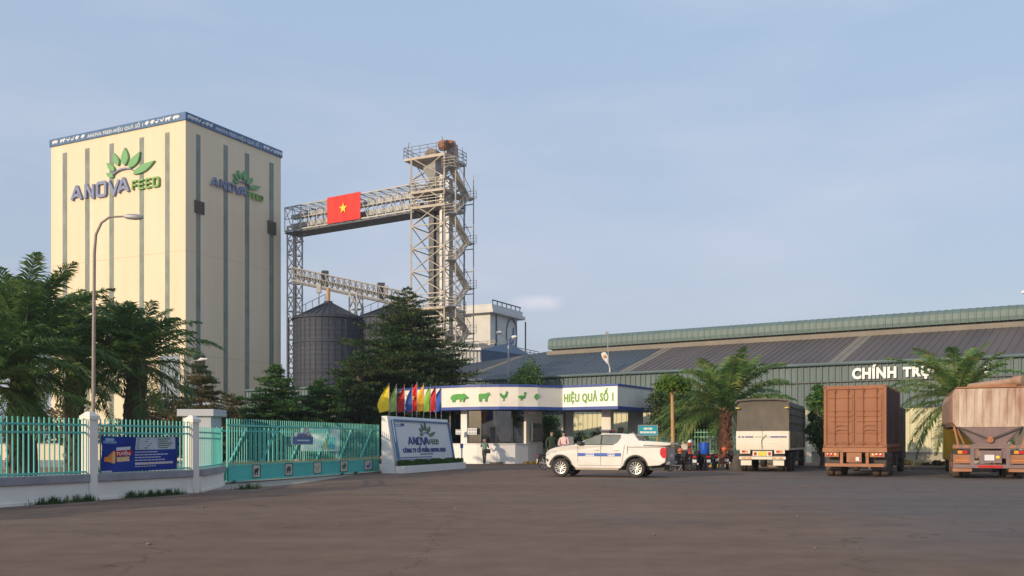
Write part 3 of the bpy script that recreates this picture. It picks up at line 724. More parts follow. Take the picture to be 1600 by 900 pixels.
def bridge(name, label, A, B, hgt, wid, mt, nbay, cat='conveyor', duct=True, drop=.35):
    """A,B: bottom front corners of a box truss"""
    root = empty(name, (A.x, A.y, A.z), 0, label, cat)
    d = (B-A); dh = Vector((d.x, d.y, 0)).normalized(); back = Vector((-dh.y, dh.x, 0))
    if back.y < 0: back = -back
    up = Vector((0, 0, 1)); m_ = MB()
    for off in (0, wid):
        o = back*off
        m_.bar(A+o, B+o, .16); m_.bar(A+o+up*hgt, B+o+up*hgt, .13); m_.bar(A+o+up*hgt*.5, B+o+up*hgt*.5, .08)
        for i in range(nbay+1):
            p = A+d*i/nbay+o; m_.bar(p, p+up*hgt, .10)
            if i < nbay:
                q = A+d*(i+1)/nbay+o; m_.bar(p+up*hgt, q, .07)
                if i % 2 == 0: m_.bar(p+up*hgt*.5, q+up*hgt, .055)
    for i in range(nbay+1):
        p = A+d*i/nbay; m_.bar(p, p+back*wid, .1); m_.bar(p+up*hgt, p+back*wid+up*hgt, .09)
        if i < nbay: q = A+d*(i+1)/nbay; m_.bar(p+up*hgt, q+back*wid+up*hgt, .06)
    m_.build('truss', mt, root, True)
    m_ = MB(); e = Vector((0, 0, -.15)); m_.add([A+e, B+e, B+back*wid+e, A+back*wid+e, A+e*2.2, B+e*2.2, B+back*wid+e*2.2, A+back*wid+e*2.2], [(0, 1, 2, 3), (7, 6, 5, 4), (0, 4, 5, 1), (2, 6, 7, 3), (1, 5, 6, 2), (0, 3, 7, 4)])
    m_.build('walkway', M['steeldark'], root, True)
    if duct:
        for k, (zz, r) in enumerate(((.28, .38), (.68, .34))):
            a = A+back*wid*.55+up*hgt*zz; b = B+back*wid*.55+up*hgt*zz
            m_ = MB(); m_.bar(a, b, r*2, r*1.5)
            for i in range(1, nbay): p = a+(b-a)*i/nbay; m_.bar(p-dh*.05, p+dh*.05, r*2+.16, r*1.5+.14)
            m_.build('conveyor_duct', M['duct'], root, True)
    return root, back
bA = P(445, 356, 122.5); bB = P(647, 331, 110.6); bB.z = (bA.z+bB.z)/2-.15; bA.z = bB.z+.1
BR, BK = bridge('conveyor_bridge', 'long level box-truss conveyor bridge joining the cream mill block to the lattice tower', bA, bB, 3.0, 2.6, M['steel'], 15)
# red national flag on the bridge
fd = (bB-bA).normalized(); fl = Plane(bA-BK*.22, fd, (0, 0, 1), -BK)
u0, v1 = fl.px(511.5, 308); u1, v0 = fl.px(563, 343)
m_ = MB(); nx, ny = 22, 12
vt = []; 
for j in range(ny+1):
    for i in range(nx+1):
        a, b = i/nx, j/ny; vt.append(fl.at(u0+(u1-u0)*a, -.05+3.25*b, .05*math.sin(a*9+b*2)*math.sin(b*3.1)+.03*math.sin(a*23)))
vt2 = [v-fl.N*.012 for v in vt]; fc = []
N0 = len(vt)
for j in range(ny):
    for i in range(nx):
        k = j*(nx+1)+i; fc += [(k, k+1, k+nx+2, k+nx+1), (N0+k+nx+1, N0+k+nx+2, N0+k+1, N0+k)]
m_.add(vt+vt2, fc)
fo = empty('flag', fl.at(u0, 0), 0, 'large red flag with a yellow star tied across the conveyor bridge', 'flag')
m_.build('cloth', M['red'], fo, True, smooth=True)
m_ = MB(); cu, cv = (u0+u1)/2, 1.55; m_.prism([(cu+x, cv+y) for x, y in star_poly(.68)], fl.at, .075, .1); m_.build('star', M['star'], fo, True)

def support(name, label, px, Y, w_, d_, z1, mt, pipes=True, step=1.9):
    c = P(px, HY, Y); c.z = 0; root = empty(name, c, 0, label, 'frame')
    m_ = MB(); lattice(m_, c, None, -D1, D2, w_, d_, 0, z1, step, .18, .09, False); m_.build('frame', mt, root, True)
    if pipes:
        m_ = MB(); p = c+(-D1)*w_*.5+D2*d_*.5; m_.tube([(p.x, p.y, 0), (p.x, p.y, z1)], .24, 8); p2 = c+(-D1)*w_*-.12+D2*.3; m_.tube([(p2.x, p2.y, 0), (p2.x, p2.y, z1*.6)], .2, 8); m_.build('down_pipe', M['rust'], root, True, smooth=True)
    return root
support('bridge_trestle', 'rusty lattice trestle close against the right side of the cream mill block', 449, 124.5, 1.15, 1.6, ZP(354, 124.5), M['steel'])
# lower sloping conveyor over the silos
lA = P(455, 437, 118); lB = P(640, 478, 112)
LC, LBK = bridge('silo_conveyor', 'thin conveyor gallery sloping down to the right above the dark silos', lA, lB, 1.55, 1.6, M['steelmid'], 20, duct=False)
m_ = MB()
a = lA+LBK*.8+Vector((0, 0, .6)); b = lB+LBK*.8+Vector((0, 0, .6)); m_.bar(a, b, .5, .45); m_.build('conveyor_duct', M['steeldark'], LC, True)
for px_ in (504, 592):
    t = (px_-455)/(640-455); p = lA+(lB-lA)*t+LBK*.8
    m_ = MB(); m_.rbox((p.x, p.y, p.z+.1), (.8, .9, 1.9), .3); m_.build('drive_box', M['steeldark'], LC, True)
support('gallery_trestle', 'pale braced trestle under the sloping gallery between the two silos', 546, 115, 1.05, 1.2, ZP(458, 115), M['steel'], False)
def braces():
    m_ = MB(); p = P(452, 395, 123.5); q = P(487, 352, 121.5); m_.bar(p, q, .1); m_.bar(P(463, 378, 123), P(461, 352, 123), .08); m_.bar(P(475, 378, 122), P(463, 362, 123), .08)
    m_.build('brace', M['steel'], BR, True)
braces()
def silo(px, Y, top_py, eave_py, r, label):
    c = P(px, HY, Y); c.z = 0; ze = ZP(eave_py, Y); zt = ZP(top_py, Y)
    root = empty('grain_silo', c, 0, label, 'silo', 'dark grain silos')
    m_ = MB(); prof = []; z = 0
    while z < ze: prof += [(r, z), (r+.03, z+.28)]; z += .56
    prof += [(r, ze)]
    m_.lathe(prof, c, (0, 0, 1), 64); m_.build('wall', M['silo'], root, True)
    m_ = MB()
    for i in range(36):
        a = 2*math.pi*i/36; p = Vector((c.x+math.cos(a)*(r+.05), c.y+math.sin(a)*(r+.05), 0)); m_.bar(p, p+Vector((0, 0, ze)), .05)
    m_.build('stiffener', M['silo'], root, True)
    m_ = MB()
    for z in (ze*.35, ze*.6, ze*.82): m_.lathe([(r+.04, -.08), (r+.14, -.08), (r+.14, .08), (r+.04, .08)], (c.x, c.y, z), (0, 0, 1), 48)
    m_.build('wind_ring', M['silo'], root, True)
    m_ = MB(); m_.lathe([(r+.25, ze-.1), (r+.25, ze), (.5, zt-.3), (.5, zt), (0, zt)], c, (0, 0, 1), 48); rf = m_.build('roof', M['silo'], root, True)
    m_ = MB()
    for i in range(32):
        a = 2*math.pi*i/32; m_.bar((c.x+math.cos(a)*(r+.2), c.y+math.sin(a)*(r+.2), ze+.05), (c.x+math.cos(a)*.5, c.y+math.sin(a)*.5, zt-.22), .09)
    for a in (R(215),):
        for k in range(6):
            s = k/5; m_.bar((c.x+math.cos(a)*(r*(1-s)+.4), c.y+math.sin(a)*(r*(1-s)+.4), ze+(zt-ze)*s), (c.x+math.cos(a)*(r*(1-s)+.4), c.y+math.sin(a)*(r*(1-s)+.4), ze+(zt-ze)*s+.8), .06)
        m_.bar((c.x+math.cos(a)*(r+.4), c.y+math.sin(a)*(r+.4), ze+.8), (c.x+math.cos(a)*.4, c.y+math.sin(a)*.4, zt+.8), .06)
    m_.build('roof_rib', M['silo'], rf, True)
    m_ = MB(); m_.tube([(c.x, c.y, zt-.2), (c.x, c.y, ZP(450 if px < 560 else 464, Y))], .22, 8); m_.build('filling_spout', M['papaya'], root, True)
    m_ = MB(); a = c+Vector((-1.1, 0, 0)); m_.tube([(a.x, a.y, zt-1.4), (a.x, a.y, ZP(448, Y))], .07, 6); m_.rbox((a.x, a.y, zt+1.0), (.5, .5, 1.0), 0); m_.build('vent_post', M['steel'], root, True)
    return root
silo(513, 112, 471, 500, 4.0, 'dark corrugated grain silo with conical roof, nearest the cream mill block')
silo(617, 114, 473, 500, 4.6, 'dark grain silo with conical roof, mostly hidden behind the tall tiered tree')

# white head-house block
def white_block():
    Y = 135.0; c = P(766, HY, Y); c.z = 0; zt = ZP(489, Y); WL, WR = 9.0, 8.6
    root = empty('white_block', c, 0, 'pale flat-roofed block with a round blue emblem behind the lattice tower', 'building')
    def solid(e, z0, z1, name, m, d1=WL, d2=WR, b=0):
        o = c-D1*e-D2*e; q = [o, o+D2*(d2+2*e), o+D2*(d2+2*e)+D1*(d1+2*e), o+D1*(d1+2*e)]
        k = MB(); k.add([(p.x, p.y, z) for z in (z0, z1) for p in q], [(3, 2, 1, 0), (4, 5, 6, 7), (0, 1, 5, 4), (1, 2, 6, 5), (2, 3, 7, 6), (3, 0, 4, 7)]); return k.build(name, m, root, True, bevel=b)
    solid(0, 0, zt, 'wall', M['wbldg']); rf = solid(.9, zt, zt+.5, 'roof', M['wbldg']); solid(.6, zt+.5, zt+1.2, 'parapet', M['wbldg'])
    pr = Plane(c, D2, (0, 0, 1))
    k = MB(); k.pbox(pr, .0, WR+.5, zt+1.75, zt+1.9, .3, .42)
    for i in range(7): k.pbox(pr, i*1.45, i*1.45+.12, zt+1.2, zt+1.8, .3, .4)
    k.build('roof_rail', M['steeldark'], root, True)
    k = MB()
    for x in (775, 820.5): u = pr.px(x, 520)[0]; k.pbox(pr, u-.13, u+.13, 3, zt, 0, .12)
    k.build('down_pipe', M['steeldark'], root, True)
    cu, cv = pr.px(799, 524); k = MB(); n = 30
    ru, rv = pr.px(807, 524)[0]-cu, pr.px(799, 498)[1]-cv
    for i in range(n):
        a, b = 2*math.pi*i/n, 2*math.pi*(i+1)/n
        k.bar(pr.at(cu+ru*math.cos(a), cv+rv*math.sin(a), .08), pr.at(cu+ru*math.cos(b), cv+rv*math.sin(b), .08), .12)
    k.build('emblem_ring', M['steeldark'], root, True)
    k = MB()
    for q in ([(-.8, -.75), (-.1, -.1), (.0, -.7), (-.3, -1.0), (-.7, -1.0)], [(.05, -.7), (.75, -.55), (.6, -1.1), (-.1, -1.1)], [(.1, -.4), (.3, .5), (.45, .45), (.5, 0), (.3, -.5)]):
        k.prism([(cu+x*ru, cv+y*rv) for x, y in q], pr.at, .03, .1)
    k.build('emblem_figure', mat('emblem_blue', (.04, .12, .42), .5), root, True)
    k = MB()
    p = [c-D1*1.6-D2*1.6, c-D1*1.6+D2*(WR+4)]; railing(k, p, ZP(552, Y), 1.2, .1, 1.3)
    p = [c+D1*(WL-1)-D2*1.6, c-D1*1.6-D2*1.6]; railing(k, p, ZP(548, Y), 1.2, .1, 1.1); k.build('railing', M['steelwhite'], root, True)
    return root
white_block()

# ---- warehouse
def warehouse():
    O = Vector((26.1, 60, 0)); ang = math.atan2(-.565, .825)
    root = empty('warehouse', O, ang, 'long low teal warehouse with grey roof and raised ridge vent behind the parked trucks', 'warehouse')
    X0, X1, EZ, RW, RZ = -64.0, 30.0, 6.6, 10.0, 9.8
    def ribsheet(xa, xb, z0, z1, pitch, dep, y=0.0):
        k = MB(); x = xa; vs = []; 
        while x < xb: vs += [(x, y), (x+pitch*.55, y), (x+pitch*.65, y-dep), (x+pitch*.9, y-dep)]; x += pitch
        vs.append((x, y)); n = len(vs)
        k.add([(a, b, z0) for a, b in vs]+[(a, b, z1) for a, b in vs], [(i, i+1, n+i+1, n+i) for i in range(n-1)]); return k
    ribsheet(X0, X1, 5.45, EZ-.06, .42, .07, -.10).build('upper_cladding', M['teal'], root)
    ribsheet(X0, X1, 3.6, 5.36, .42, .07, .0).build('middle_cladding', M['teal'], root)
    ribsheet(X0, X1, .8, 3.6, .42, .06, .06).build('lower_cladding', M['whcream'], root)
    k = MB(); k.box(X0, X1, .12, .3, .0, .0+6.5); k.box(X0-.01, X0+.2, .12, 20, 0, 6.5); k.box(X1-.2, X1, .12, 20, 0, 6.5); k.box(X0, X1, 19.8, 20, 0, 6.5); k.build('wall', M['whbase'], root)
    k = MB(); k.box(X0, X1, -.16, .12, 0, .70); k.build('plinth', M['whbase'], root)
    k = MB(); k.box(X0, X1, -.22, .12, .70, .80); k.build('plinth_cap', M['coping'], root)
    k = MB(); k.box(X0, X1, -.2, .08, 5.37, 5.44); k.build('flashing', M['steeldark'], root)
    k = MB(); k.tube([(X0, -.32, EZ-.02), (X1, -.32, EZ-.02)], .11, 8); k.build('gutter', M['teal'], root)
    # roof panels with standing ribs; ridge sinks beyond x=-28
    def rz(x): return RZ if x > -33.4 else RZ-.075*(-33.4-x)
    def ez(x): return EZ+.05
    def roof(xa, xb, m):
        k = MB(); x = xa; p = .5
        while x < xb-1e-6:
            x2 = min(x+p, xb)
            for (a, b, h) in ((x, x2-.1, 0), (x2-.1, x2, .022)):
                for (ya, yb, za, zb, za2, zb2) in ((-.35, RW, ez(a)-.1, rz(a), ez(b)-.1, rz(b)), (2*RW+.35, RW, ez(a)-.1, rz(a), ez(b)-.1, rz(b))):
                    k.add([(a, ya, za+h), (b, ya, za2+h), (b, yb, zb2+h), (a, yb, zb+h)], [(0, 1, 2, 3)])
                if h: k.add([(a, -.35, ez(a)-.1), (a, -.35, ez(a)-.1+h), (a, RW, rz(a)+h), (a, RW, rz(a))], [(0, 1, 2, 3)])
            x = x2
        k.build('roof', m, root)
    sw = .5; strips = [-5.73, -21.5, -37.3, 10.1, 26]
    edges = [X0]+sum([[s-sw, s+sw] for s in sorted(strips)], [])+[X1]
    for i in range(0, len(edges)-1, 2):
        a, b = edges[i], edges[i+1]
        roof(a, b, M['roofb'] if b < -20 else M['roofr'])
    for s in strips: roof(s-sw, s+sw, M['strip'])
    # ridge monitor
    mx0 = -33.4; k = MB(); n = 10
    prof = [(RW-1.6, RZ-.2), (RW-1.6, RZ+.0)]+[(RW-1.75+.25*(1-math.cos(R(90*i/4)))+0, RZ+.25+.55*i/4+.12*math.sin(R(90*i/4))) for i in range(5)]
    pr_ = [(RW-1.7, RZ-.08), (RW-1.75, RZ+.2), (RW-1.72, RZ+.62), (RW-1.6, RZ+.82), (RW-1.35, RZ+.93), (RW-.6, RZ+1.03), (RW+.6, RZ+1.03), (RW+1.35, RZ+.93), (RW+1.6, RZ+.82), (RW+1.72, RZ+.62), (RW+1.75, RZ+.2), (RW+1.7, RZ-.08)]
    x = mx0; rows = []
    while x < X1: rows += [(x, 0), (x+.35, 0), (x+.39, .035), (x+.46, .035)]; x += .5
    nn = len(pr_)
    for (xx, h) in rows:
        cy, cz = RW, RZ+.5
        k.v += [(xx, cy+(y-cy)*(1+h*.5), cz+(z-cz)*(1+h*1.2)) for y, z in pr_]
    for i in range(len(rows)-1):
        for j in range(nn-1): k.f.append((i*nn+j, (i+1)*nn+j, (i+1)*nn+j+1, i*nn+j+1))
    k.f.append(tuple(range(nn)))
    k.build('ridge_vent', M['tealmon'], root)
    k = MB(); k.box(mx0+.3, X1, RW-1.45, RW+1.45, RZ-.6, RZ+.3); k.build('vent_throat', M['dark'], root)
    k = MB(); k.box(X0, X1, RW-.25, RW+.25, RZ-2.4, RZ-2.3); 
    k = MB(); k.box(mx0, X1, RW-1.95, RW-1.52, RZ-.7, RZ-.26); k.build('ridge_flashing', M['strip'], root)
    # lettering
    pl = Plane(O+Vector((-.565, -.825, 0))*.20, Vector((.825, -.565, 0)), (0, 0, 1))
    def word(s, x0, y0, x1, y1, bold, top_extra=0):
        a, b0 = pl.px(x0, y0); d, b1 = pl.px(x1, y1); k = MB(); text_on(k, s, pl.at, a, d, b0, b1, 0, .1, bold); k.build('lettering', M['letterwhite'], root, True)
    a, b0 = pl.px(1332, 593); d, _ = pl.px(1401, 590); e, _ = pl.px(1411, 590); f_, _ = pl.px(1471, 590)
    k = MB(); text_on(k, 'CHÍNH', pl.at, a, d, 5.50, 6.42, 0, .1, .05); k.build('lettering', M['letterwhite'], root, True)
    k = MB(); text_on(k, 'TRỰC', pl.at, e, f_, 5.38, 6.30, 0, .1, .05); k.build('lettering', M['letterwhite'], root, True)
    k = MB(); u, v_ = pl.px(1541, 580); k.prism([(u-.12, v_-.3), (u+.12, v_-.3), (u+.12, v_+.3), (u-.12, v_+.3)], pl.at, 0, .1); k.build('lettering', M['letterwhite'], root, True)
warehouse()

# small blue-roofed shed left of the warehouse
def blue_shed():
    root = empty('blue_roof_shed', XY(770, 100)+(0,), 0, 'small shed with steep blue roof in front of the pale emblem block', 'shed')
    a = P(700, 546, 98); b = P(750, 546, 98); c0 = P(751, 580, 98)
    k = MB(); k.box(a.x-6, b.x, 98, 99, 0, a.z-.1); k.build('wall', M['wbldg'], root, True)
    k = MB()
    for i in range(14): x = a.x-2+i*(b.x-a.x+2)/14; k.box(x, x+.12, 97.93, 98.0, 2, a.z-.15)
    k.build('cladding_rib', mat('shed_rib', (.3, .28, .25), .7), root, True)
    k = MB(); k.box(a.x-6, b.x+.1, 97.6, 98.2, a.z-.1, a.z+.15); k.build('gutter', M['white'], root, True)
    A = P(752, 566, 99); B = P(752, 546, 99); C = P(795, 536, 106); D = P(832, 556, 106); E = P(832, 575, 99)
    L0 = P(690, 548, 99); 
    k = MB(); k.add([(A.x, A.y, 3), B, C, D, (D.x, D.y, 3)], [(0, 1, 2, 3, 4)])
    Z = Vector((0, 6, 0)); k.add([B, L0, L0+Z+Vector((4, 4, .7)), C], [(0, 1, 2, 3)]); k.add([(A.x, A.y, 3), B, B+Z, (A.x, A.y+6, 3)], [(0, 1, 2, 3)])
    k.add([C, D, D+Z, C+Z], [(0, 1, 2, 3)])
    k.build('roof', M['roofblue'], root, True)
blue_shed()

# ---------------------------------------------------------------- gatehouse
def gatehouse():
    root = empty('gatehouse', (1.5, 62, 0), 0, 'white gatehouse under a curved canopy with blue edges, green animal figures and green lettering', 'gatehouse')
    path = [(598, 68.5), (625, 66), (655, 64.2), (690, 62.7), (720, 61.8), (750, 61.2), (780, 60.95), (810, 60.95), (840, 61.3), (879, 62.3), (965, 60.0), (1021, 65.3)]
    pts = [Vector((*XY(a, b), 0)) for a, b in path]; back = [Vector((*XY(1012, 66.8), 0)), Vector((*XY(870, 66.4), 0)), Vector((*XY(760, 67.0), 0)), Vector((*XY(640, 69.5), 0))]
    loop = pts+back
    Z0, Z1 = 3.50, 5.10
    def off(lp, e):
        n = len(lp); out = []
        for i in range(n):
            a = (lp[i]-lp[i-1]).normalized(); b = (lp[(i+1) % n]-lp[i]).normalized()
            na = Vector((a.y, -a.x, 0)); nb = Vector((b.y, -b.x, 0)); m = (na+nb); m = m/max(.3, m.length); m = m/max(.5, m.dot(na)) if m.dot(na) > 0 else m
            out.append(lp[i]+m*e)
        return out
    def slab(lp, z0, z1, name, m, par=root, bevel=0):
        n = len(lp); k = MB(); k.add([(p.x, p.y, z) for z in (z0, z1) for p in lp], [tuple(reversed(range(n))), tuple(range(n, 2*n))]+[(i, (i+1) % n, n+(i+1) % n, n+i) for i in range(n)])
        return k.build(name, m, par, True)
    cn = slab(loop, Z0+.19, Z1-.14, 'canopy', M['dirtywhite'])
    cn['label'] = 'white canopy band'
    slab(off(loop, .05), Z1-.14, Z1, 'blue_trim', M['cap_blue'], cn); slab(off(loop, .04), Z0, Z0+.19, 'blue_trim', M['cap_blue'], cn)
    slab(off(loop, -.4), Z1, Z1+.03, 'roof_slab', M['greypillar'], cn)
    # animals on the curved band
    def onband(px):
        for (a, pa), (b, pb) in zip(zip([x for x, _ in path], pts), zip([x for x, _ in path][1:], pts[1:])):
            if a <= px <= b: return Plane(pa, pb-pa, (0, 0, 1))
    for nm, s_, x, wpx, y0, y1 in (('pig_figure', PIG, 718, 27, 629, 614), ('cow_figure', COW, 757, 20, 628, 613), ('hen_figure', HEN, 787.5, 14, 626, 611), ('duck_figure', DUCK, 815.5, 14, 625, 612), ('chick_figure', CHICK, 837.5, 7, 625, 615)):
        k = MB()
        def fm(u, v, d, x=x, wpx=wpx, y0=y0, y1=y1):
            pp = onband(x-wpx/2+u*wpx); a, b = pp.px(x-wpx/2+u*wpx, y0+(y1-y0)*v); return pp.at(a, b, d)
        pl_ = onband(x); a0, b0 = pl_.px(x-wpx/2, y0); a1, b1 = pl_.px(x+wpx/2, y1)
        k.prism([(a0+(a1-a0)*u, b0+(b1-b0)*v) for u, v in s_], pl_.at, .012 if nm not in ('pig_figure',) else .02, .05); k.build(nm, M['animal'], cn, True)
    pt = onband(900); k = MB(); a, b = pt.px(881.5, 628.5); c, d = pt.px(958.5, 612)
    text_on(k, 'HIỆU QUẢ SỐ 1', pt.at, a, c, b-.15, d+.25, .004, .04, .03); k.build('lettering', M['textgreen'], cn, True)
    k = MB(); k.pbox(pt, 0.02, (pts[10]-pts[9]).length-.02, Z0+.2, Z1-.15, -.02, .003); k.build('sign_panel', M['letterwhite'], cn, True)
    # logo remains on the left end of the band
    pl_ = onband(640); k = MB(); a, b = pl_.px(626, 636); c, d = pl_.px(650, 627); text_on(k, 'ANOVA', pl_.at, a, c, b, d, .01, .04, .02); k.build('lettering', M['logoblue'], cn, True)
    # lamp boxes on the roof
    k = MB()
    for x in (747, 780): p = Vector((*XY(x, 65), 0)); k.box(p.x-.8, p.x+.8, 64.8, 65.2, Z1, Z1+.22)
    k.build('roof_vent', M['steel'], cn, True)
    # lower wall, curved
    wp = [(704, 63.6), (720, 62.9), (745, 62.3), (775, 62.1), (805, 62.3), (825, 63.0), (838, 64.0), (848, 65.4)]
    w_ = [Vector((*XY(a, b), 0)) for a, b in wp]; inner = [p+Vector((0, .18, 0)) for p in w_]
    lp = w_+inner[::-1]
    slab(lp, 0, 1.27, 'wall', M['white'])
    slab([w_[0], w_[-1], Vector((w_[-1].x, 66.7, 0)), Vector((w_[0].x, 66.7, 0))], .02, .03, 'floor', M['interior'])
    k = MB(); k.box(w_[0].x, w_[-1].x, 66.7, 66.85, 0, 3.48); k.box(w_[0].x-.1, w_[0].x, 63.8, 66.7, 0, 3.48); k.build('room_wall', M['interior'], root, True)
    sl_ = off(w_+inner[::-1], .05); slab(sl_, 1.27, 1.33, 'sill', M['white'])
    # glazing, mullions and pillars
    def seg(pa, pb, z0, z1, name, m, th=.06, dy=.06):
        a = Vector((*XY(*pa), 0)); b = Vector((*XY(*pb), 0)); pp = Plane(a, b-a, (0, 0, 1)); k = MB(); k.pbox(pp, 0, (b-a).length, z0, z1, -dy-th, -dy); return k.build(name, m, root, True)
    chain = [(729, 62.65), (752, 62.2), (775, 62.1), (800, 62.25), (822, 62.85)]
    for a, b in zip(chain[:-1], chain[1:]): seg(a, b, 1.33, 3.5, 'window', M['winglass'], .012, .1)
    for a in chain[1:-1]: seg((a[0]-.5, a[1]), (a[0]+.5, a[1]), 1.33, 3.5, 'mullion', M['steeldark'], .08, .05)
    seg((711, 63.3), (720, 62.9), 1.33, 3.5, 'window', M['winglass'], .012, .1)
    seg((720, 62.9), (729.5, 62.6), 1.33, 3.5, 'pillar', M['white'], .45, .0)
    seg((822, 62.8), (834, 63.7), 1.33, 3.5, 'pillar', M['dirtywhite'], .35, .0)
    seg((834, 63.7), (847.5, 65.3), 1.33, 3.5, 'wall_panel', M['dirtywhite'], .2, .02)
    # interior
    seg((782, 64.5), (799, 64.5), 1.0, 2.6, 'cupboard', M['wood'], .4); seg((728, 65.6), (822, 65.6), .0, 1.1, 'counter', M['interior'], .6)
    seg((771, 63.5), (784, 63.5), 2.6, 3.5, 'blind', mat('pale_blind', (.5, .5, .5), .7), .05)
    for x0, x1, y0, y1 in ((730.5, 745, 669, 679), (712, 721, 671, 679)):
        a = Vector((*XY(x0, 62.2), 0)); b = Vector((*XY(x1, 62.2), 0)); pp = Plane(a, b-a, (0, 0, 1)); k = MB(); k.pbox(pp, 0, (b-a).length, ZP(y1, 62.4), ZP(y0, 62.4), -.03, 0); pg = k.build('notice', M['letterwhite'], root, True)
        k = MB(); L_ = (b-a).length
        for r_ in range(2):
            for c_ in range(3): k.pbox(pp, L_*(.12+.3*c_), L_*(.12+.3*c_)+L_*.2, ZP(y1, 62.4)+.07+.2*r_, ZP(y1, 62.4)+.12+.2*r_, 0, .008)
        k.build('printed_lines', M['steeldark'], pg, True)
    # poster board
    a = Vector((*XY(830.5, 63.0), 0)); b = Vector((*XY(847, 65.0), 0)); pp = Plane(a, b-a, (0, 0, 1)); Lp = (b-a).length
    k = MB(); k.pbox(pp, 0, Lp, ZP(689.5, 64), ZP(662, 64), 0, .08); nb = k.build('notice_board', mat('dark_green_frame', (.03, .06, .05), .5), root, True)
    k = MB(); k.pbox(pp, .08, Lp-.08, ZP(688.5, 64), ZP(669, 64), .08, .1); k.build('poster', mat('mauve_poster', (.22, .17, .21), .6, var=.3, scale=4), nb, True)
    # columns of the open bay
    for x, Y, wd, m, ry in ((888, 65.6, .55, 'greypillar', .3), (949.5, 62.6, .62, 'dirtywhite', R(-25)), (993, 65.6, .75, 'greypillar', .5)):
        p = Vector((*XY(x, Y), 0)); k = MB(); k.rbox((p.x, p.y, 0), (wd, wd, 3.5), ry); k.build('column', M[m], root, True)
    # island kerb with yellow blocks
    k = MB(); o = off([w_[0]+Vector((0, 0, 0)), w_[3], w_[5], w_[7], Vector((*XY(900, 64.5), 0)), Vector((*XY(960, 61.4), 0)), Vector((*XY(1010, 66), 0)), Vector((*XY(1000, 67.5), 0)), Vector((*XY(704, 67.5), 0))], .12)
    slab(o, 0, .12, 'island', M['stone'])
    k = MB()
    for (x, Y) in ((824, 62.3), (832.5, 62.9), (842, 63.6), (851, 64.3)):
        p = Vector((*XY(x, Y-.25), 0)); k.rbox((p.x, p.y, 0), (.30, .22, .16), .7)
    k.build('kerb_block', M['greencurb'], root, True)
    # camera on the soffit
    k = MB(); p = P(833, 645, 62.6); k.bar((p.x-.3, p.y, p.z), (p.x+.15, p.y, p.z), .12); k.bar((p.x, p.y, p.z), (p.x, p.y, 3.5), .04); k.build('camera_housing', M['white'], root, True)
gatehouse()

# ---------------------------------------------------------------- left perimeter fence
def ogee_cap(k, c, w_, z, h, rz):
    m = Matrix.Rotation(rz, 3, 'Z')
    for (a, z0, b, z1) in ((w_*.62, 0, w_*.62, h*.45), (w_*.62, h*.45, w_*.2, h)):
        vs = [Vector(c)+m@Vector((x*s, y*s, z+zz)) for s, zz in ((a, z0), (b, z1)) for x, y in ((-1, -1), (1, -1), (1, 1), (-1, 1))]
        k.add(vs, [(3, 2, 1, 0), (4, 5, 6, 7), (0, 1, 5, 4), (1, 2, 6, 5), (2, 3, 7, 6), (3, 0, 4, 7)])
FRZ = math.atan2(FD.y, FD.x)
def fence_bay(root, a, b, pitch=.14, z0=.66, rails=(1.86, 1.67), top=2.02, wallm='white', sub=''):
    """a,b ground points; base wall, coping and railing between two piers"""
    d = (b-a); L = d.length; d.normalize(); nrm = Vector((d.y, -d.x, 0)); pl = Plane(a, d, (0, 0, 1))
    k = MB(); k.pbox(pl, 0, L, 0, z0-.2, -.1, .1); k.build('base_wall', M['dirtywhite'], root, True)
    k = MB(); k.pbox(pl, 0, L, 0, .07, .1, .14); k.build('plinth', M['dirtywhite'], root, True)
    k = MB(); k.pbox(pl, 0, L, z0-.2, z0, -.17, .17); k.build('coping', M['coping'], root, True, bevel=.02)
    k = MB()
    for zr in rails+(z0+.05,): k.pbox(pl, 0, L, zr-.022, zr+.022, -.022, .022)
    n = int(L/pitch)
    for i in range(n):
        u = (i+.5)*L/n; k.pbox(pl, u-.014, u+.014, z0, top, -.012, .012)
    k.build('railing', M['turq'], root, True)
def pier(root, c, h, w_=.27, rz=FRZ, m='dirtywhite'):
    k = MB(); k.rbox((c.x, c.y, 0), (w_, w_, h-.2), rz); pr_ = k.build('pier', M[m], root, True)
    k = MB(); ogee_cap(k, (c.x, c.y, 0), w_, h-.2, .2, rz); k.build('cap', M[m], pr_, True)
rf = empty('perimeter_fence', fence_pt(-8, 0), 0, 'turquoise railing on a low white wall with pointed-cap piers, along the left roadside', 'fence')
for t in (-11.25, -7.5, -3.75, 0, 3.75):
    pier(rf, fence_pt(t), 2.19)
for t in (-11.25, -7.5, -3.75, 0): fence_bay(rf, fence_pt(t+.13), fence_pt(t+3.62))
rc = empty('curved_fence', fence_pt(3.9), 0, 'short curved turquoise railing on white wall between last left pier and the gate', 'fence')
cv = [fence_pt(3.88), fence_pt(4.6, .02), fence_pt(5.4, -.05), fence_pt(6.3, -.35), fence_pt(7.3, -.9), fence_pt(8.3, -1.55), fence_pt(8.9, -2.05)]
cv = [Vector((*XY(a, b), 0)) for a, b in ((309, 27.3), (318, 28.2), (329, 29.2), (338, 30.2), (343, 31.2), (345, 32.2))]
for a, b in zip(cv[:-1], cv[1:]): fence_bay(rc, a, b, .24, .66, (1.72, 1.55), 1.88)
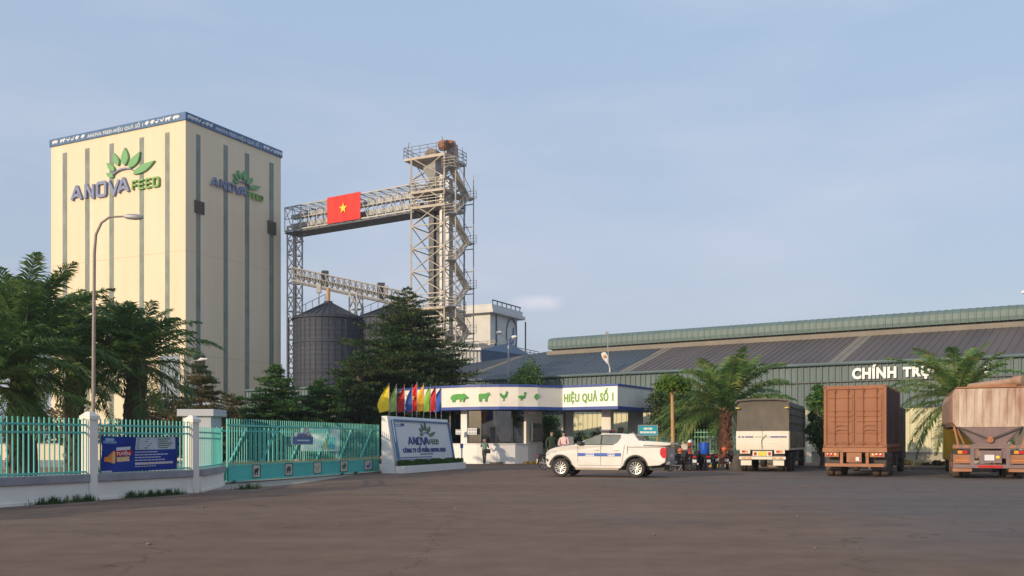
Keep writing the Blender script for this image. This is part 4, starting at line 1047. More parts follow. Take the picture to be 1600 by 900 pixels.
# grey gate pillar
gp = Vector((*XY(316, 33.2), 0)); gr = empty('gate_pillar', gp, 0, 'square light grey pillar with a flat overhanging cap at the left end of the gate', 'pillar')
k = MB(); k.rbox((gp.x, gp.y, 0), (1.0, 1.0, 2.32), FRZ+R(18)); k.build('shaft', M['greypillar'], gr, True, bevel=.01)
k = MB(); k.rbox((gp.x, gp.y, 2.32), (1.28, 1.28, .24), FRZ+R(18)); k.build('cap', M['greypillar'], gr, True, bevel=.015)

# ---------------------------------------------------------------- sliding gate
def gate():
    A = Vector((-9.68, 32.4, 0)); B = Vector((*XY(592, 44.6), 0)); d = (B-A).normalized(); L = (B-A).length
    pl = Plane(A, d, (0, 0, 1)); root = empty('sliding_gate', A, 0, 'long turquoise sliding gate with vertical bars above a solid panel bearing five animal plaques', 'gate')
    k = MB(); k.pbox(pl, 0, L, .12, .64, -.03, .03); k.build('lower_panel', M['turqpanel'], root, True)
    k = MB(); k.pbox(pl, 0, L, .60, .66, -.05, .05); k.pbox(pl, 0, L, 1.98, 2.04, -.03, .03); k.pbox(pl, 0, L, .08, .13, -.05, .05)
    for u in (0.03, L-.06): k.pbox(pl, u-.03, u+.03, .1, 2.2, -.03, .03)
    n = int(L/.155)
    for i in range(n+1): u = i*L/n; k.pbox(pl, u-.013, u+.013, .64, 2.24, -.011, .011)
    m = 6
    for i in range(m): u0 = L*i/m+.2; k.bar(pl.at(u0, .7, -.05), pl.at(u0+L/m*.55, 1.98, -.05), .05)
    nf_ = len(k.f)
    for i in range(n): u = (i+.5)*L/n; k.pbox(pl, u-.03, u+.03, .66, .74, .02, .05)
    o = k.build('bar_frame', [M['turq'], mat('gold_finial', (.55, .45, .22), .5)], root, True)
    for p in o.data.polygons[nf_:]: p.material_index = 1
    figs = (COW, PIG, HEN, CHICK, DUCK)
    cols = ('black', 'steeldark', 'wood', 'boardgreen', 'stripeblue')
    for x, s_, cm in zip((399, 449.5, 494.5, 536, 574), figs, cols):
        u0 = pl.px(x-6.3, 740)[0]; u1 = pl.px(x+6.0, 740)[0]; u1 = u0+min(u1-u0, .95)
        k = MB(); k.pbox(pl, u0, u1, .16, .63, .03, .05); pq = k.build('plaque', mat('plaque_cream', (.52, .50, .42), .6, var=.15, scale=5), root, True)
        k = MB(); W = u1-u0; k.prism([(u0+W*(.2+.6*a), .24+.28*b) for a, b in s_], pl.at, .05, .06); k.build('animal_figure', M[cm], pq, True)
        k = MB()
        for a, b, c, e in ((0, W, .16, .18), (0, W, .61, .63), (0, .03, .16, .63), (W-.03, W, .16, .63)): k.pbox(pl, u0+a, u0+b, c, e, .05, .062)
        k.build('plaque_frame', M['black'], pq, True)
    for x in (364, 534, 555):
        u = pl.px(x, 755)[0]; k = MB()
        k.lathe([(0, -.04), (.07, -.04), (.07, .04), (0, .04)], pl.at(u, .07, 0), pl.N, 12); k.pbox(pl, u-.14, u+.14, .06, .13, -.05, .05); k.build('roller', M['black'], root, True)
    k = MB(); k.pbox(pl, -.5, L+.5, 0.002, .03, -.04, .04); k.build('track', M['steeldark'], root, True)
    # name plate on the bars
    u0, v0 = pl.px(456, 693); u1, v1 = pl.px(487, 684)
    sg = empty('gate_sign', pl.at(u0, v0, .05), 0, 'small sign with leaf logo over a blue strip hung on the turquoise gate', 'sign')
    k = MB(); k.pbox(pl, u0, u1, v0-.02, v1+.04, .03, .06); k.build('blue_plate', M['framblue'], sg, True)
    k = MB(); k.pbox(pl, u0-.1, u1+.05, v0-.05, v1+.06, .025, .045); k.build('white_edge', M['board'], sg, True)
    k = MB(); k.pbox(pl, u0+.3, u1-.3, (v0+v1)/2-.02, (v0+v1)/2+.03, .06, .066); k.build('printed_line', M['board'], sg, True)
    a, b = pl.px(462, 683); c, e = pl.px(484, 667)
    k = MB(); k.pbox(pl, a-.05, c+.05, b-.02, b+(e-b)*.45, .03, .05); k.build('white_edge', M['board'], sg, True)
    logo(sg, lambda u, v, dd: pl.at(a+u, b+v, dd), c-a, e-b, .05, .08, M['logoblue'], mat('pale_green_print', (.4, .5, .42), .6), M['steel'])
    # second leaf parked behind the first
    o2 = -.45; A2 = A-pl.N*.45; pl2 = Plane(A2, d, (0, 0, 1)); r2 = empty('folding_gate', A2, 0, 'second turquoise barred gate leaf parked behind the left part of the sliding gate', 'gate')
    k = MB(); L2 = L*.42
    for i in range(int(L2/.31)): u = .1+i*.31; k.pbox(pl2, u-.018, u+.018, .15, 1.95, -.015, .015)
    k.pbox(pl2, 0, L2, 1.8, 1.86, -.02, .02); k.pbox(pl2, 0, L2, .3, .36, -.02, .02); k.build('bar_frame', M['turq'], r2, True)
    k = MB(); k.pbox(pl2, 0, L2, .1, .7, -.03, -.016); k.build('lower_panel', M['turqpanel'], r2, True)
gate()

# things seen through the gate and fence
def yard_things():
    r = empty('notice_hoarding', (*XY(500, 52), 0), 0, 'white notice board with teal and yellow panel standing behind the gate', 'board')
    k = MB(); x0, x1 = XY(470, 52)[0], XY(530, 52)[0]; k.box(x0, x1, 52, 52.08, ZP(705, 52), ZP(668, 52)); k.build('panel', M['board'], r, True)
    k = MB(); k.box(XY(484, 52)[0], XY(515, 52)[0], 51.97, 52, ZP(676, 52), ZP(671, 52)); k.build('header', M['turqpanel'], r, True)
    k = MB(); k.box(XY(512, 52)[0], XY(524, 52)[0], 51.96, 52, ZP(702, 52), ZP(683, 52)); k.build('picture', M['tealsign'], r, True)
    k = MB(); k.box(XY(506, 52)[0], XY(511, 52)[0], 51.96, 52, ZP(702, 52), ZP(683, 52)); k.build('picture', M['star'], r, True)
    k = MB(); k.box(x0+.1, x0+.2, 52.08, 52.16, 0, ZP(668, 52)); k.box(x1-.2, x1-.1, 52.08, 52.16, 0, ZP(668, 52)); k.build('post', M['steel'], r, True)
    r = empty('low_wall', (*XY(560, 66), 0), 0, 'long low cream wall crossing the yard behind the gate', 'wall')
    k = MB(); k.box(XY(340, 70)[0], XY(605, 70)[0], 70, 70.2, 0, ZP(672, 70)); k.build('wall', M['cream'], r, True)
    k = MB(); k.box(XY(340, 70)[0], XY(605, 70)[0], 69.9, 70.3, ZP(672, 70), ZP(670.5, 70)); k.build('coping', M['white'], r, True)
    r = empty('far_wall', (*XY(90, 75), 0), 0, 'low cream wall far behind the left railing', 'wall')
    k = MB(); k.box(XY(-30, 75)[0], XY(330, 75)[0], 75, 75.2, 0, ZP(693, 75)); k.build('wall', M['cream'], r, True)
    k = MB(); k.box(XY(-30, 75)[0], XY(330, 75)[0], 74.9, 75.3, ZP(693, 75), ZP(692, 75)); k.build('coping', M['coping'], r, True)
    k = MB(); k.box(XY(-10, 45)[0], XY(140, 45)[0], 45, 50, .0, .12); tag(k.build('planting_bed', M['dirt']), kind='structure')
    r = empty('grey_roof_house', (*XY(280, 90), 0), 0, 'low grey-roofed hut glimpsed among the trees left of the gate pillar', 'hut')
    k = MB(); k.box(XY(240, 90)[0], XY(330, 90)[0], 90, 95, 0, ZP(640, 90)); k.build('wall', M['wbldg'], r, True)
    k = MB(); a, b = XY(235, 90)[0], XY(335, 90)[0]; z = ZP(640, 90); k.add([(a, 89.5, z), (b, 89.5, z), (b, 92.5, z+1.2), (a, 92.5, z+1.2), (a, 95.5, z), (b, 95.5, z)], [(0, 1, 2, 3), (3, 2, 5, 4), (0, 3, 4), (1, 5, 2)]); k.build('roof', M['greypillar'], r, True)
yard_things()

# recruiting banner tied on the railing
def banner():
    pl = Plane(fence_pt(0, .05), FD, (0, 0, 1), FN)
    pl = Plane(fence_pt(0, .06), FD, (0, 0, 1)); u0, vt_ = pl.px(156.5, 679); u1, vb = pl.px(276, 735)
    z0, z1 = .70, 1.59; W = u1-u0; H = z1-z0
    def f(u, v, d):    # u,v 0..1, with slack folds
        s = .018*math.sin(u*11+v*3)+.012*math.sin(u*5-v*7)
        return pl.at(u0+W*u, z0+H*v-.03*(1-v)*(1-u)+.02*v*math.sin(u*math.pi)*-1, d+s+.03)
    root = empty('banner', f(0, 0, 0), 0, 'blue printed banner with orange megaphone tied to the turquoise railing between two piers', 'banner')
    k = MB(); nx, ny = 30, 12
    vs = [f(i/nx, j/ny, dd) for dd in (0, -.006) for j in range(ny+1) for i in range(nx+1)]; N0 = (nx+1)*(ny+1)
    fc = []
    for j in range(ny):
        for i in range(nx): q = j*(nx+1)+i; fc += [(q, q+1, q+nx+2, q+nx+1), (N0+q+nx+1, N0+q+nx+2, N0+q+1, N0+q)]
    k.add(vs, fc); k.build('cloth', M['bannerblue'], root, True, smooth=True)
    def patch(x0, x1, y0, y1, name, m, d=.004, skew=0, par=root):
        k = MB(); n = max(2, int((x1-x0)*24)); vs = []
        for j in range(5):
            for i in range(n+1): vs.append(f(x0+(x1-x0)*i/n, y0+(y1-y0)*j/4+skew*i/n, d))
        k.add(vs, [(j*(n+1)+i, j*(n+1)+i+1, (j+1)*(n+1)+i+1, (j+1)*(n+1)+i) for j in range(4) for i in range(n)]); return k.build(name, m, par, True, smooth=True)
    pc = mat('pale_print', (.46, .50, .55), .5)
    patch(.42, .70, .62, .985, 'text_panel', pc); patch(.70, .965, .62, .985, 'text_panel', pc)
    k = MB()
    for x0, xs in ((.44, .20), (.73, .2)):
        for i in range(5):
            y = .66+.065*i; k.add([f(x0, y, .007), f(x0+xs*(.7+.3*((i*7) % 3)/2), y, .007), f(x0+xs*(.7+.3*((i*7) % 3)/2), y+.028, .007), f(x0, y+.028, .007)], [(0, 1, 2, 3)])
    k.build('printed_lines', M['boardgreen'], root, True)
    k = MB()
    for i, ln in enumerate((.3, .45, .34, .4)):
        y = .54-.08*i
        for s in range(8): a = .42+ln*s/8; b = .42+ln*(s+.85)/8; k.add([f(a, y, .007), f(b, y, .007), f(b, y+.03, .007), f(a, y+.03, .007)], [(0, 1, 2, 3)])
    for s in range(8):
        a = .42+.27*s/8; b = .42+.27*(s+.8)/8; k.add([f(a, .12, .007), f(b, .12, .007), f(b, .145, .007), f(a, .145, .007)], [(0, 1, 2, 3)])
    k.build('printed_lines', pc, root, True)
    patch(.42, .94, .18, .25, 'text_panel', mat('pink_print', (.55, .45, .45), .5))
    patch(.185, .36, .60, .69, 'label_panel', M['board'], .006, .03); patch(.17, .385, .44, .59, 'label_panel', M['redlamp'], .006, .03); patch(.19, .355, .28, .42, 'label_panel', mat('orange_label', (.65, .35, .12), .5), .006, .02)
    k = MB(); text_on(k, 'TUYỂN', f, .185, .36, .47, .61, .009, .011, .02); k.build('lettering', M['letterwhite'], root, True)
    k = MB(); text_on(k, 'DỤNG', f, .20, .345, .28, .41, .009, .011, .02); k.build('lettering', mat('pale_yellow_print', (.8, .7, .4), .5), root, True)
    k = MB(); k.add([f(a, b, .009) for a, b in ((.03, .30), (.03, .42), (.07, .44), (.15, .60), (.175, .40), (.15, .24), (.07, .30))], [tuple(range(7))]); k.build('megaphone', M['orange'], root, True)
    k = MB(); k.add([f(.15+.022*math.cos(R(30*i)), .42+.18*math.sin(R(30*i)), .011) for i in range(12)], [tuple(range(12))]); k.build('megaphone', mat('light_orange', (.8, .45, .15), .5), root, True)
    patch(.02, .19, .80, .87, 'logo_patch', mat('slate_print', (.14, .24, .42), .5)); patch(.05, .16, .87, .95, 'logo_patch', mat('slate_print_light', (.25, .36, .46), .5))
    patch(.0, .12, .01, .05, 'printed_line', pc); 
banner()

# ---------------------------------------------------------------- monument sign
def monument():
    # pixel corners of the front face at chosen depths
    A = P(598, 742, 43.0); A.z = 0
    PL0 = P(632, 740, 43.2); PR0 = P(728, 731, 51.5); PL0.z = PR0.z = 0
    d = (PR0-PL0).normalized(); L = (PR0-PL0).length; nrm = Vector((d.y, -d.x, 0))
    root = empty('company_sign', PL0, 0, 'white monument sign with blue-framed board, leaf logo and blue company name beside the gate', 'sign')
    back = -nrm
    # leaning slab
    foot = PL0+back*.45; HT = 2.62
    def face(u, v, dd):   # plane leaning back
        s = v/2.3; return foot+d*u+back*(.40*s)+Vector((0, 0, .32+v))+(nrm+Vector((0, 0, .27))).normalized()*dd
    a0 = foot-d*1.05; 
    k = MB(); top = back*.40
    L1 = L-.55
    q = [foot-d*.0, foot+d*L1, foot+d*L1+back*.68, foot+back*.68]; tq = [foot+top, foot+d*L1+top, foot+d*L1+back*.68, foot+back*.68]
    k.add([(p.x, p.y, 0) for p in q]+[(p.x, p.y, HT) for p in tq], [(3, 2, 1, 0), (4, 5, 6, 7), (0, 1, 5, 4), (1, 2, 6, 5), (2, 3, 7, 6), (3, 0, 4, 7)])
    k.build('slab', M['white'], root, True, bevel=.01)
    '''
    k = MB(); ck = Vector((-.93, -.05, 0)).normalized()
    c0 = PL0+back*.1; 
    k.add([PL0, PL0+ck*1.0, PL0+ck*1.0+back*1.9, PL0+back*1.9]+[(foot+top*1.02).to_2d().to_3d()+Vector((0, 0, HT+.01)), P(592, 645, 44.6).to_2d().to_3d()+Vector((0, 0, HT+.01)), PL0+ck*1.0+back*1.9+Vector((0, 0, HT+.01)), PL0+back*1.9+Vector((0, 0, HT+.01))], [(3, 2, 1, 0), (4, 5, 6, 7), (0, 1, 5, 4), (1, 2, 6, 5), (2, 3, 7, 6), (3, 0, 4, 7)])
    '''
    # planter
    k = MB(); e = .0
    def pbx(u0, u1, b0, b1, z0, z1):
        v_ = [PL0+d*u+back*b+Vector((0, 0, z)) for z in (z0, z1) for b in (b0, b1) for u in (u0, u1)]
        k.add(v_, [(0, 2, 3, 1), (4, 5, 7, 6), (0, 1, 5, 4), (2, 6, 7, 3), (0, 4, 6, 2), (1, 3, 7, 5)])
    pbx(0, L, 0, .44, 0, .34); k.build('planter', M['white'], root, True, bevel=.01)
    # board
    U0, U1, V0, V1 = .22, L1-.25, .08, 2.12
    def slabf(u0, u1, v0, v1, d0, d1, name, m, par=root):
        k = MB(); v_ = [face(u, v, dd) for dd in (d0, d1) for v in (v0, v1) for u in (u0, u1)]
        k.add(v_, [(0, 2, 3, 1), (4, 5, 7, 6), (0, 1, 5, 4), (2, 6, 7, 3), (0, 4, 6, 2), (1, 3, 7, 5)]); return k.build(name, m, par, True)
    slabf(U0, U1, V0, V1, .0, .09, 'board', M['board'])
    k = MB(); t = .08
    for u0, u1, v0, v1 in ((U0, U1, V1-t, V1), (U0, U1, V0, V0+t), (U0, U0+.14, V0+t, V1-t), (U1-.14, U1, V0+t, V1-t)):
        v_ = [face(u, v, dd) for dd in (.05, .16) for v in (v0, v1) for u in (u0, u1)]
        k.add(v_, [(0, 2, 3, 1), (4, 5, 7, 6), (0, 1, 5, 4), (2, 6, 7, 3), (0, 4, 6, 2), (1, 3, 7, 5)])
    k.build('board_frame', M['framblue'], root, True)
    W = U1-U0; Hh = V1-V0
    # place by fraction measured on the photo board (0..1 across, 0..1 up)
    def F2(x, y): return U0+W*x, V0+Hh*y
    # perspective makes the far half look narrower; fractions are given in metres along the board
    def fx(px):
        # board fraction for a pixel column at mid height
        lo, hi = 0., 1.
        for _ in range(40):
            m = (lo+hi)/2; p = face(U0+W*m, V0+Hh*.5, .1); x = HX+F*p.x/p.y
            if x < px: lo = m
            else: hi = m
        return (lo+hi)/2
    xa, xb = fx(637.5), fx(684.5)
    ua, va = F2(xa, .42); ub, vb = F2(xb, .97)
    logo(root, lambda u, v, dd: face(ua+u, va+v, dd), ub-ua, (vb-va)*.98, .09, .13, M['boardblue'], M['boardgreen'], M['boardgreen'])
    ua, va = F2(fx(627.5), .245); ub, vb = F2(fx(694), .40)
    k = MB(); text_on(k, 'CÔNG TY CỔ PHẦN ANOVA FEED', face, ua, ub, va, vb, .09, .12, .035); k.build('lettering', M['boardblue'], root, True)
    k = MB()
    for x0, x1, y, h in ((654, 674, .185, .035), (617, 672, .12, .028), (617, 684, .07, .028), (612.5, 632, .875, .018), (616, 633, .84, .014)):
        a, v0 = F2(fx(x0), y); b, v1 = F2(fx(x1), y+h); n = max(3, int((b-a)/.22))
        for i in range(n):
            p = a+(b-a)*i/n; q = a+(b-a)*(i+.78)/n; v_ = [face(p, v0, .094), face(q, v0, .094), face(q, v1, .094), face(p, v1, .094)]; k.add(v_, [(0, 1, 2, 3)])
    a, v0 = F2(fx(630.5), .86); b, v1 = F2(fx(636), .92)
    k.add([face(a, v0, .094), face(b, v0, .094), face(b, v1, .094), face(a, v1, .094)], [(0, 1, 2, 3)])
    k.build('printed_lines', M['boardblue'], root, True)
    # clipped hedge in the planter
    hr = empty('hedge', PL0+back*.22+Vector((0, 0, .34)), 0, 'low clipped green hedge in the white planter at the foot of the company sign', 'hedge')
    rg = np.random.RandomState(3); n = 9000
    u = rg.uniform(.05, L-.1, n); b = rg.uniform(.07, .42, n); z = .34+rg.uniform(0, 1, n)*(.22+.04*np.sin(u*3))
    C = np.array(PL0)[None]+np.array(d)[None]*u[:, None]+np.array(back)[None]*b[:, None]; C[:, 2] = z
    D = unit(rg.normal(0, .6, (n, 3))+np.array([0, 0, .8])); S = unit(np.cross(D, rg.normal(0, 1, (n, 3))))
    V, Fc = leaf_quads(C, D, S, .09*rg.uniform(.6, 1.3, n), .045*np.ones(n)); leaf_obj('foliage', V, Fc, M['hedge'], hr)
    # flag row above
    Fy = 48.5
    specs = [(608, 600, 14, 'yellow', (.85, .62, .03)), (619.5, 601, 9, 'pale green', (.35, .48, .14)), (632, 602, 9, 'dark red', (.50, .02, .03)), (644, 602, 8, 'dark blue', (.04, .08, .36)),
             (651.5, 598, 12, 'tall red', (.75, .02, .01)), (662, 600, 11, 'orange yellow', (.80, .42, .03)), (672.5, 602, 10, 'leaf green', (.28, .50, .06)), (681, 603, 10, 'crimson', (.62, .02, .03)), (689.5, 605, 11, 'royal blue', (.05, .12, .48))]
    for i, (x, yt, wpx, nm, c) in enumerate(specs):
        Yf = 46.2+i*.62+(0 if i != 4 else -.2); zt = ZP(yt, Yf); zb = ZP(641.5, Yf); X = XY(x, Yf)[0]; Wd = wpx*1.3/F*Yf
        order = ['leftmost', 'second from the left', 'third from the left', 'fourth from the left', 'with a yellow star near the middle', 'sixth from the left', 'seventh from the left', 'second from the right', 'rightmost'][i]
        r = empty('feather_flag', (X, Yf, 1.5), 0, f'{nm} feather flag {order} in the row above the company sign' if i != 4 else 'red feather flag with a yellow star, tallest in the row above the company sign', 'flag', 'feather flags above the company sign')
        k = MB(); k.tube([(X, Yf, 1.6), (X, Yf, zt+.03)], .016, 6); k.build('pole', M['steel'], r, True)
        k = MB(); ny, nx = 14, 5; vs = []
        for dd in (0, .008):
            for j in range(ny+1):
                s = j/ny; wd = Wd*(1-.0*s)*(min(1, math.sin(math.pi*min(1, (1-s)*.62+.0))*1.02) if s > .15 else .95-.15*(0.15-s)/.15)
                for q in range(nx+1):
                    t = q/nx; vs.append((X-wd*t, Yf+.07*math.sin(t*5+s*6+i)*t+dd, zb+(zt-zb)*s-(.10*t*(1-s))))
        N0 = (ny+1)*(nx+1); fc = []
        for j in range(ny):
            for q in range(nx): a = j*(nx+1)+q; fc += [(a, a+1, a+nx+2, a+nx+1), (N0+a+nx+1, N0+a+nx+2, N0+a+1, N0+a)]
        k.add(vs, fc); k.build('cloth', clr('flag_'+nm.replace(' ', '_'), c), r, True, smooth=True)
        if i == 4:
            k = MB(); k.prism([(X-Wd*.48+a, (zb+zt)/2-.05+b) for a, b in star_poly(.17)], lambda u, v, dd: Vector((u, Yf-.1-dd, v)), 0, .02); k.build('star', M['star'], r, True)
monument()

# ---------------------------------------------------------------- right boundary fence
def right_fence():
    S = Vector((*XY(1308, 58.5), 0)); pts = [Vector((*XY(872, 72.5), 0)), Vector((*XY(970, 68), 0)), Vector((*XY(1069, 61.5), 0)), Vector((*XY(1170, 60.5), 0)), Vector((*XY(1262, 61.5), 0))]
    root = empty('boundary_fence', pts[2], 0, 'green railing with cream piers on a low wall behind the parked motorbikes', 'fence')
    for p in pts: pier(root, p, 2.55 if p is not pts[2] else 2.63, .36, 0, 'whbase' if p is pts[1] else 'dirtywhite')
    for a, b in zip(pts[:-1], pts[1:]):
        d = (b-a).normalized(); pl = Plane(a+d*.2, d, (0, 0, 1)); L = (b-a).length-.4
        k = MB(); k.pbox(pl, 0, L, 0, .75, -.1, .1); k.build('base_wall', M['whbase'], root, True)
        k = MB()
        for z in (2.05, 1.75, .85): k.pbox(pl, 0, L, z-.03, z+.03, -.03, .03)
        n = int(L/.19)
        for i in range(n): u = (i+.5)*L/n; k.pbox(pl, u-.018, u+.018, .75, 2.25, -.015, .015)
        k.build('railing', mat('pale_green_paint', (.22, .50, .30), .5, var=.1) if 'pgp' not in M else M['pgp'], root, True)
right_fence()
# kerb stones and planting strip at right
k = MB()
a = Vector((*XY(1040, 56.5), 0)); b = Vector((*XY(1620, 46.5), 0)); d = (b-a); L = d.length; d.normalize()
k = MB(); u = 0; pl = Plane(a, d, (0, 0, 1))
while u < L: w_ = rnd.uniform(.8, 1.1); k.pbox(pl, u, u+w_-.03, 0, .14+rnd.uniform(-.01, .01), -.18, .0); u += w_
tag(k.build('kerb', M['stone'], bevel=.015), kind='structure')
k = MB(); a2 = Plane(a, d, (0, 0, 1)); q = [a-pl.N*.18, b-pl.N*.18, Vector((40, 50, 0)), Vector((26, 59.8, 0)), Vector((*XY(1262, 61.3), 0)), Vector((*XY(1069, 61.3), 0))]
k.add([(p.x, p.y, .11) for p in q], [tuple(range(6))]); tag(k.build('planting_strip', M['dirt']), kind='structure')
k = MB()
for x, Y in ((1107, 55.0), (1117, 54.8), (1140, 54.3), (1152, 54)): p = Vector((*XY(x, Y), 0)); k.rbox((p.x, p.y, 0), (.34, .25, .2), -.2)
ys = empty('kerb_blocks', (*XY(1130, 55), 0), 0, 'worn yellow painted kerb blocks in a line behind the motorbikes', 'kerb'); k.build('block', M['greencurb'], ys, True)

# ================================================================ VEGETATION
palm(34, 36, 545, .42, 4.6, 56, 'large dark oil palm with tall upright fronds at the far left edge', 11, 'palmleaf', e_lo=-30, e_hi=86, wid=.72)
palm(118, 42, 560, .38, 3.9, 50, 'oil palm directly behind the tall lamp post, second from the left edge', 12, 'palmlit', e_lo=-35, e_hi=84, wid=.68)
palm(212, 39, 560, .40, 3.5, 46, 'oil palm with wind-bent fronds in front of the lit face of the mill block', 13, 'palmleaf', e_lo=-35, e_hi=85, wid=.68)
palm(-25, 33, 590, .40, 3.6, 44, 'dark oil palm cut by the left picture edge, behind the railing', 14, 'palmleaf', e_lo=-35, e_hi=70, wid=.68)
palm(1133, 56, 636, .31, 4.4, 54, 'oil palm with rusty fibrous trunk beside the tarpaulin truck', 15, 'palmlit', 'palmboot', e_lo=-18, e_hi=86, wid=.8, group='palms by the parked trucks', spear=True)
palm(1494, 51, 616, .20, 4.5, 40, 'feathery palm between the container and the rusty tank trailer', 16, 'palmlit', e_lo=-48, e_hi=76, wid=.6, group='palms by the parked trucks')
prof_big = lambda u: (.62+.42*math.sin(math.pi*min(1, (u+.12)*1.15)))*(1-u)**.55+.03
tier_tree(636, 70, 448, 5.4, 'tallest dark tiered tree, with pointed top, in front of the lattice tower', 21, 'conif', 120000, .8, lambda u: (1-u**3.0)*.90+.03, leaf=.25, tierz=.42)
tier_tree(560, 66, 548, 3.2, 'bushy dark tiered tree at the left foot of the tallest tree', 22, 'conif', 42000, .4, lambda u: (1-u**2.6)*.92+.03, leaf=.24, tierz=.36)
tier_tree(430, 60, 567, 3.2, 'fresh green conical tiered tree at the right corner of the cream mill block', 23, 'conifb', 42000, .4, lambda u: (1-u**2.0)*.88+.03, leaf=.22, tierz=.34)
tier_tree(500, 62, 590, 2.6, 'low green tiered tree in front of the nearer silo', 24, 'conifb', 34000, .4, lambda u: (1-u**2.6)*.9+.03, leaf=.22, tierz=.34)
tier_tree(314, 56, 565, 2.2, 'sparse brownish tiered tree above the grey gate pillar', 25, 'conifr', 22000, .6, lambda u: (1-u**2.0)*.85+.05, leaf=.2, tierz=.42)
tier_tree(362, 64, 612, 2.4, 'small thin brown-green tiered tree left of the fresh green conical one', 26, 'conifr', 14000, .4, lambda u: (1-u)**.4, leaf=.24, tierz=.4)
tier_tree(250, 66, 610, 3.0, 'brownish tiered tree low behind the oil palms', 27, 'conifr', 18000, .4, lambda u: (1-u)**.4, leaf=.26, tierz=.4)
tier_tree(690, 72, 552, 2.3, 'dark tiered tree on the right flank of the tallest tree, above the canopy', 28, 'conif', 22000, .6, lambda u: (1-u)**.4, leaf=.3, tierz=.42)
broad_tree(830, 74, 567, 2.1, 'round bright green tree rising above the gatehouse canopy', 31, 'leaf', 9000, zlo=2.6)
broad_tree(858, 68, 645, 1.1, 'dark leafy tree under the canopy behind the two standing people', 32, 'leaf', 3500, zlo=.6, leaf=.17)
broad_tree(1052, 62, 600, 1.9, 'dark leafy tree right of the canopy, behind the ochre trunk', 33, 'conif', 9000, zlo=1.2)
broad_tree(1090, 63.5, 610, 2.4, 'dark tree mass behind the oil palm by the tarpaulin truck', 34, 'conif', 10000, zlo=1.5)
broad_tree(1284, 52, 588, .95, 'slim leafy tree squeezed between the tarpaulin truck and the container', 35, 'leaf', 4500, zlo=.5, leaf=.2)
broad_tree(1040, 58, 690, .8, 'dark rounded shrub under the cyan sign', 36, 'conif', 2500, 'shrub', 'shrub', 'shrubs by the fence', zlo=.1, leaf=.12, trunk=.04)
broad_tree(906, 66, 670, .55, 'round dark clipped shrub just left of the middle canopy opening', 37, 'conif', 1800, 'shrub', 'shrub', 'shrubs by the fence', zlo=.1, leaf=.12, trunk=.04)
broad_tree(931, 66, 662, .62, 'tall dark clipped shrub leaning by the lit canopy column', 38, 'conif', 1800, 'shrub', 'shrub', 'shrubs by the fence', zlo=.1, leaf=.12, trunk=.04)
broad_tree(916, 64, 682, .6, 'yellow-green spiky shrub in the canopy opening above the pickup', 39, 'lime', 1300, 'shrub', 'shrub', 'shrubs by the fence', zlo=.1, leaf=.26, trunk=.04)
broad_tree(984, 65, 682, .35, 'small dark shrub right of the grey fence pier under the canopy', 40, 'conif', 700, 'shrub', 'shrub', 'shrubs by the fence', zlo=.1, leaf=.12, trunk=.04)
# papaya-like tree with ochre trunk
def papaya():
    X, Y = XY(1050, 50); zc = ZP(606, Y); r = empty('young_tree', (X, Y, 0), 0, 'slender ochre-trunked young tree with lime crown right of the cyan sign', 'tree')
    k = MB(); k.tube([(X+.1, Y, 0), (X+.05, Y, 1.5), (X, Y, zc)], [.11, .10, .075], 8); k.build('trunk', M['papaya'], r, True, smooth=True)
    rg = np.random.RandomState(5); k = MB(); Cs = []
    for i in range(14):
        a = i*2.4; e = rg.uniform(.0, 1.2); L = rg.uniform(.4, .75); q = np.array([X+math.cos(a)*math.cos(e)*L, Y+math.sin(a)*math.cos(e)*L, zc+math.sin(e)*L-.05]); k.tube([(X, Y, zc-.1), q], [.02, .01], 4); Cs.append(q)
    k.build('leaf_stalk', M['rachis'], r, True)
    n = 2200; C = np.array(Cs)[rg.randint(0, 14, n)]+rg.normal(0, .15, (n, 3)); D = unit(rg.normal(0, 1, (n, 3))); S = unit(np.cross(D, rg.normal(0, 1, (n, 3))))
    V, Fc = leaf_quads(C, D, S, .19*rg.uniform(.6, 1.3, n), .1*np.ones(n)); leaf_obj('crown', V, Fc, M['lime'], r)
papaya()
# far trees at the left behind everything, read as one mass
rg = np.random.RandomState(9); n = 16000
x = rg.uniform(-75, -8, n); z = rg.uniform(0, 1, n)*(3.6+1.3*np.sin(x*.35)+.8*np.sin(x*1.3)); C = np.stack([x, 100+rg.uniform(-2, 2, n), z], 1)
D = unit(rg.normal(0, 1, (n, 3))); S = unit(np.cross(D, rg.normal(0, 1, (n, 3)))); V, Fc = leaf_quads(C, D, S, .5*rg.uniform(.6, 1.3, n), .28*np.ones(n))
tag(leaf_obj('far_shrubbery', V, Fc, M['conifr']), 'far mass of low green and brown trees behind the yard', 'trees', kind='stuff')
# shrubs in the planting strip on the right
for i, (x, Y, tp, rd) in enumerate(((1415, 54.5, 718, .5), (1440, 54, 722, .6), (1466, 53.5, 719, .5))):
    broad_tree(x, Y, tp, rd, ['dry low shrub right beside the container truck wheels', 'dry low shrub at the wall midway between container truck and tank trailer', 'dry low shrub right beside the tank trailer cab'][i], 50+i, 'conifr', 900, 'low_shrub', 'shrub', 'dry shrubs at the wall', zlo=.05, leaf=.12, trunk=.03)
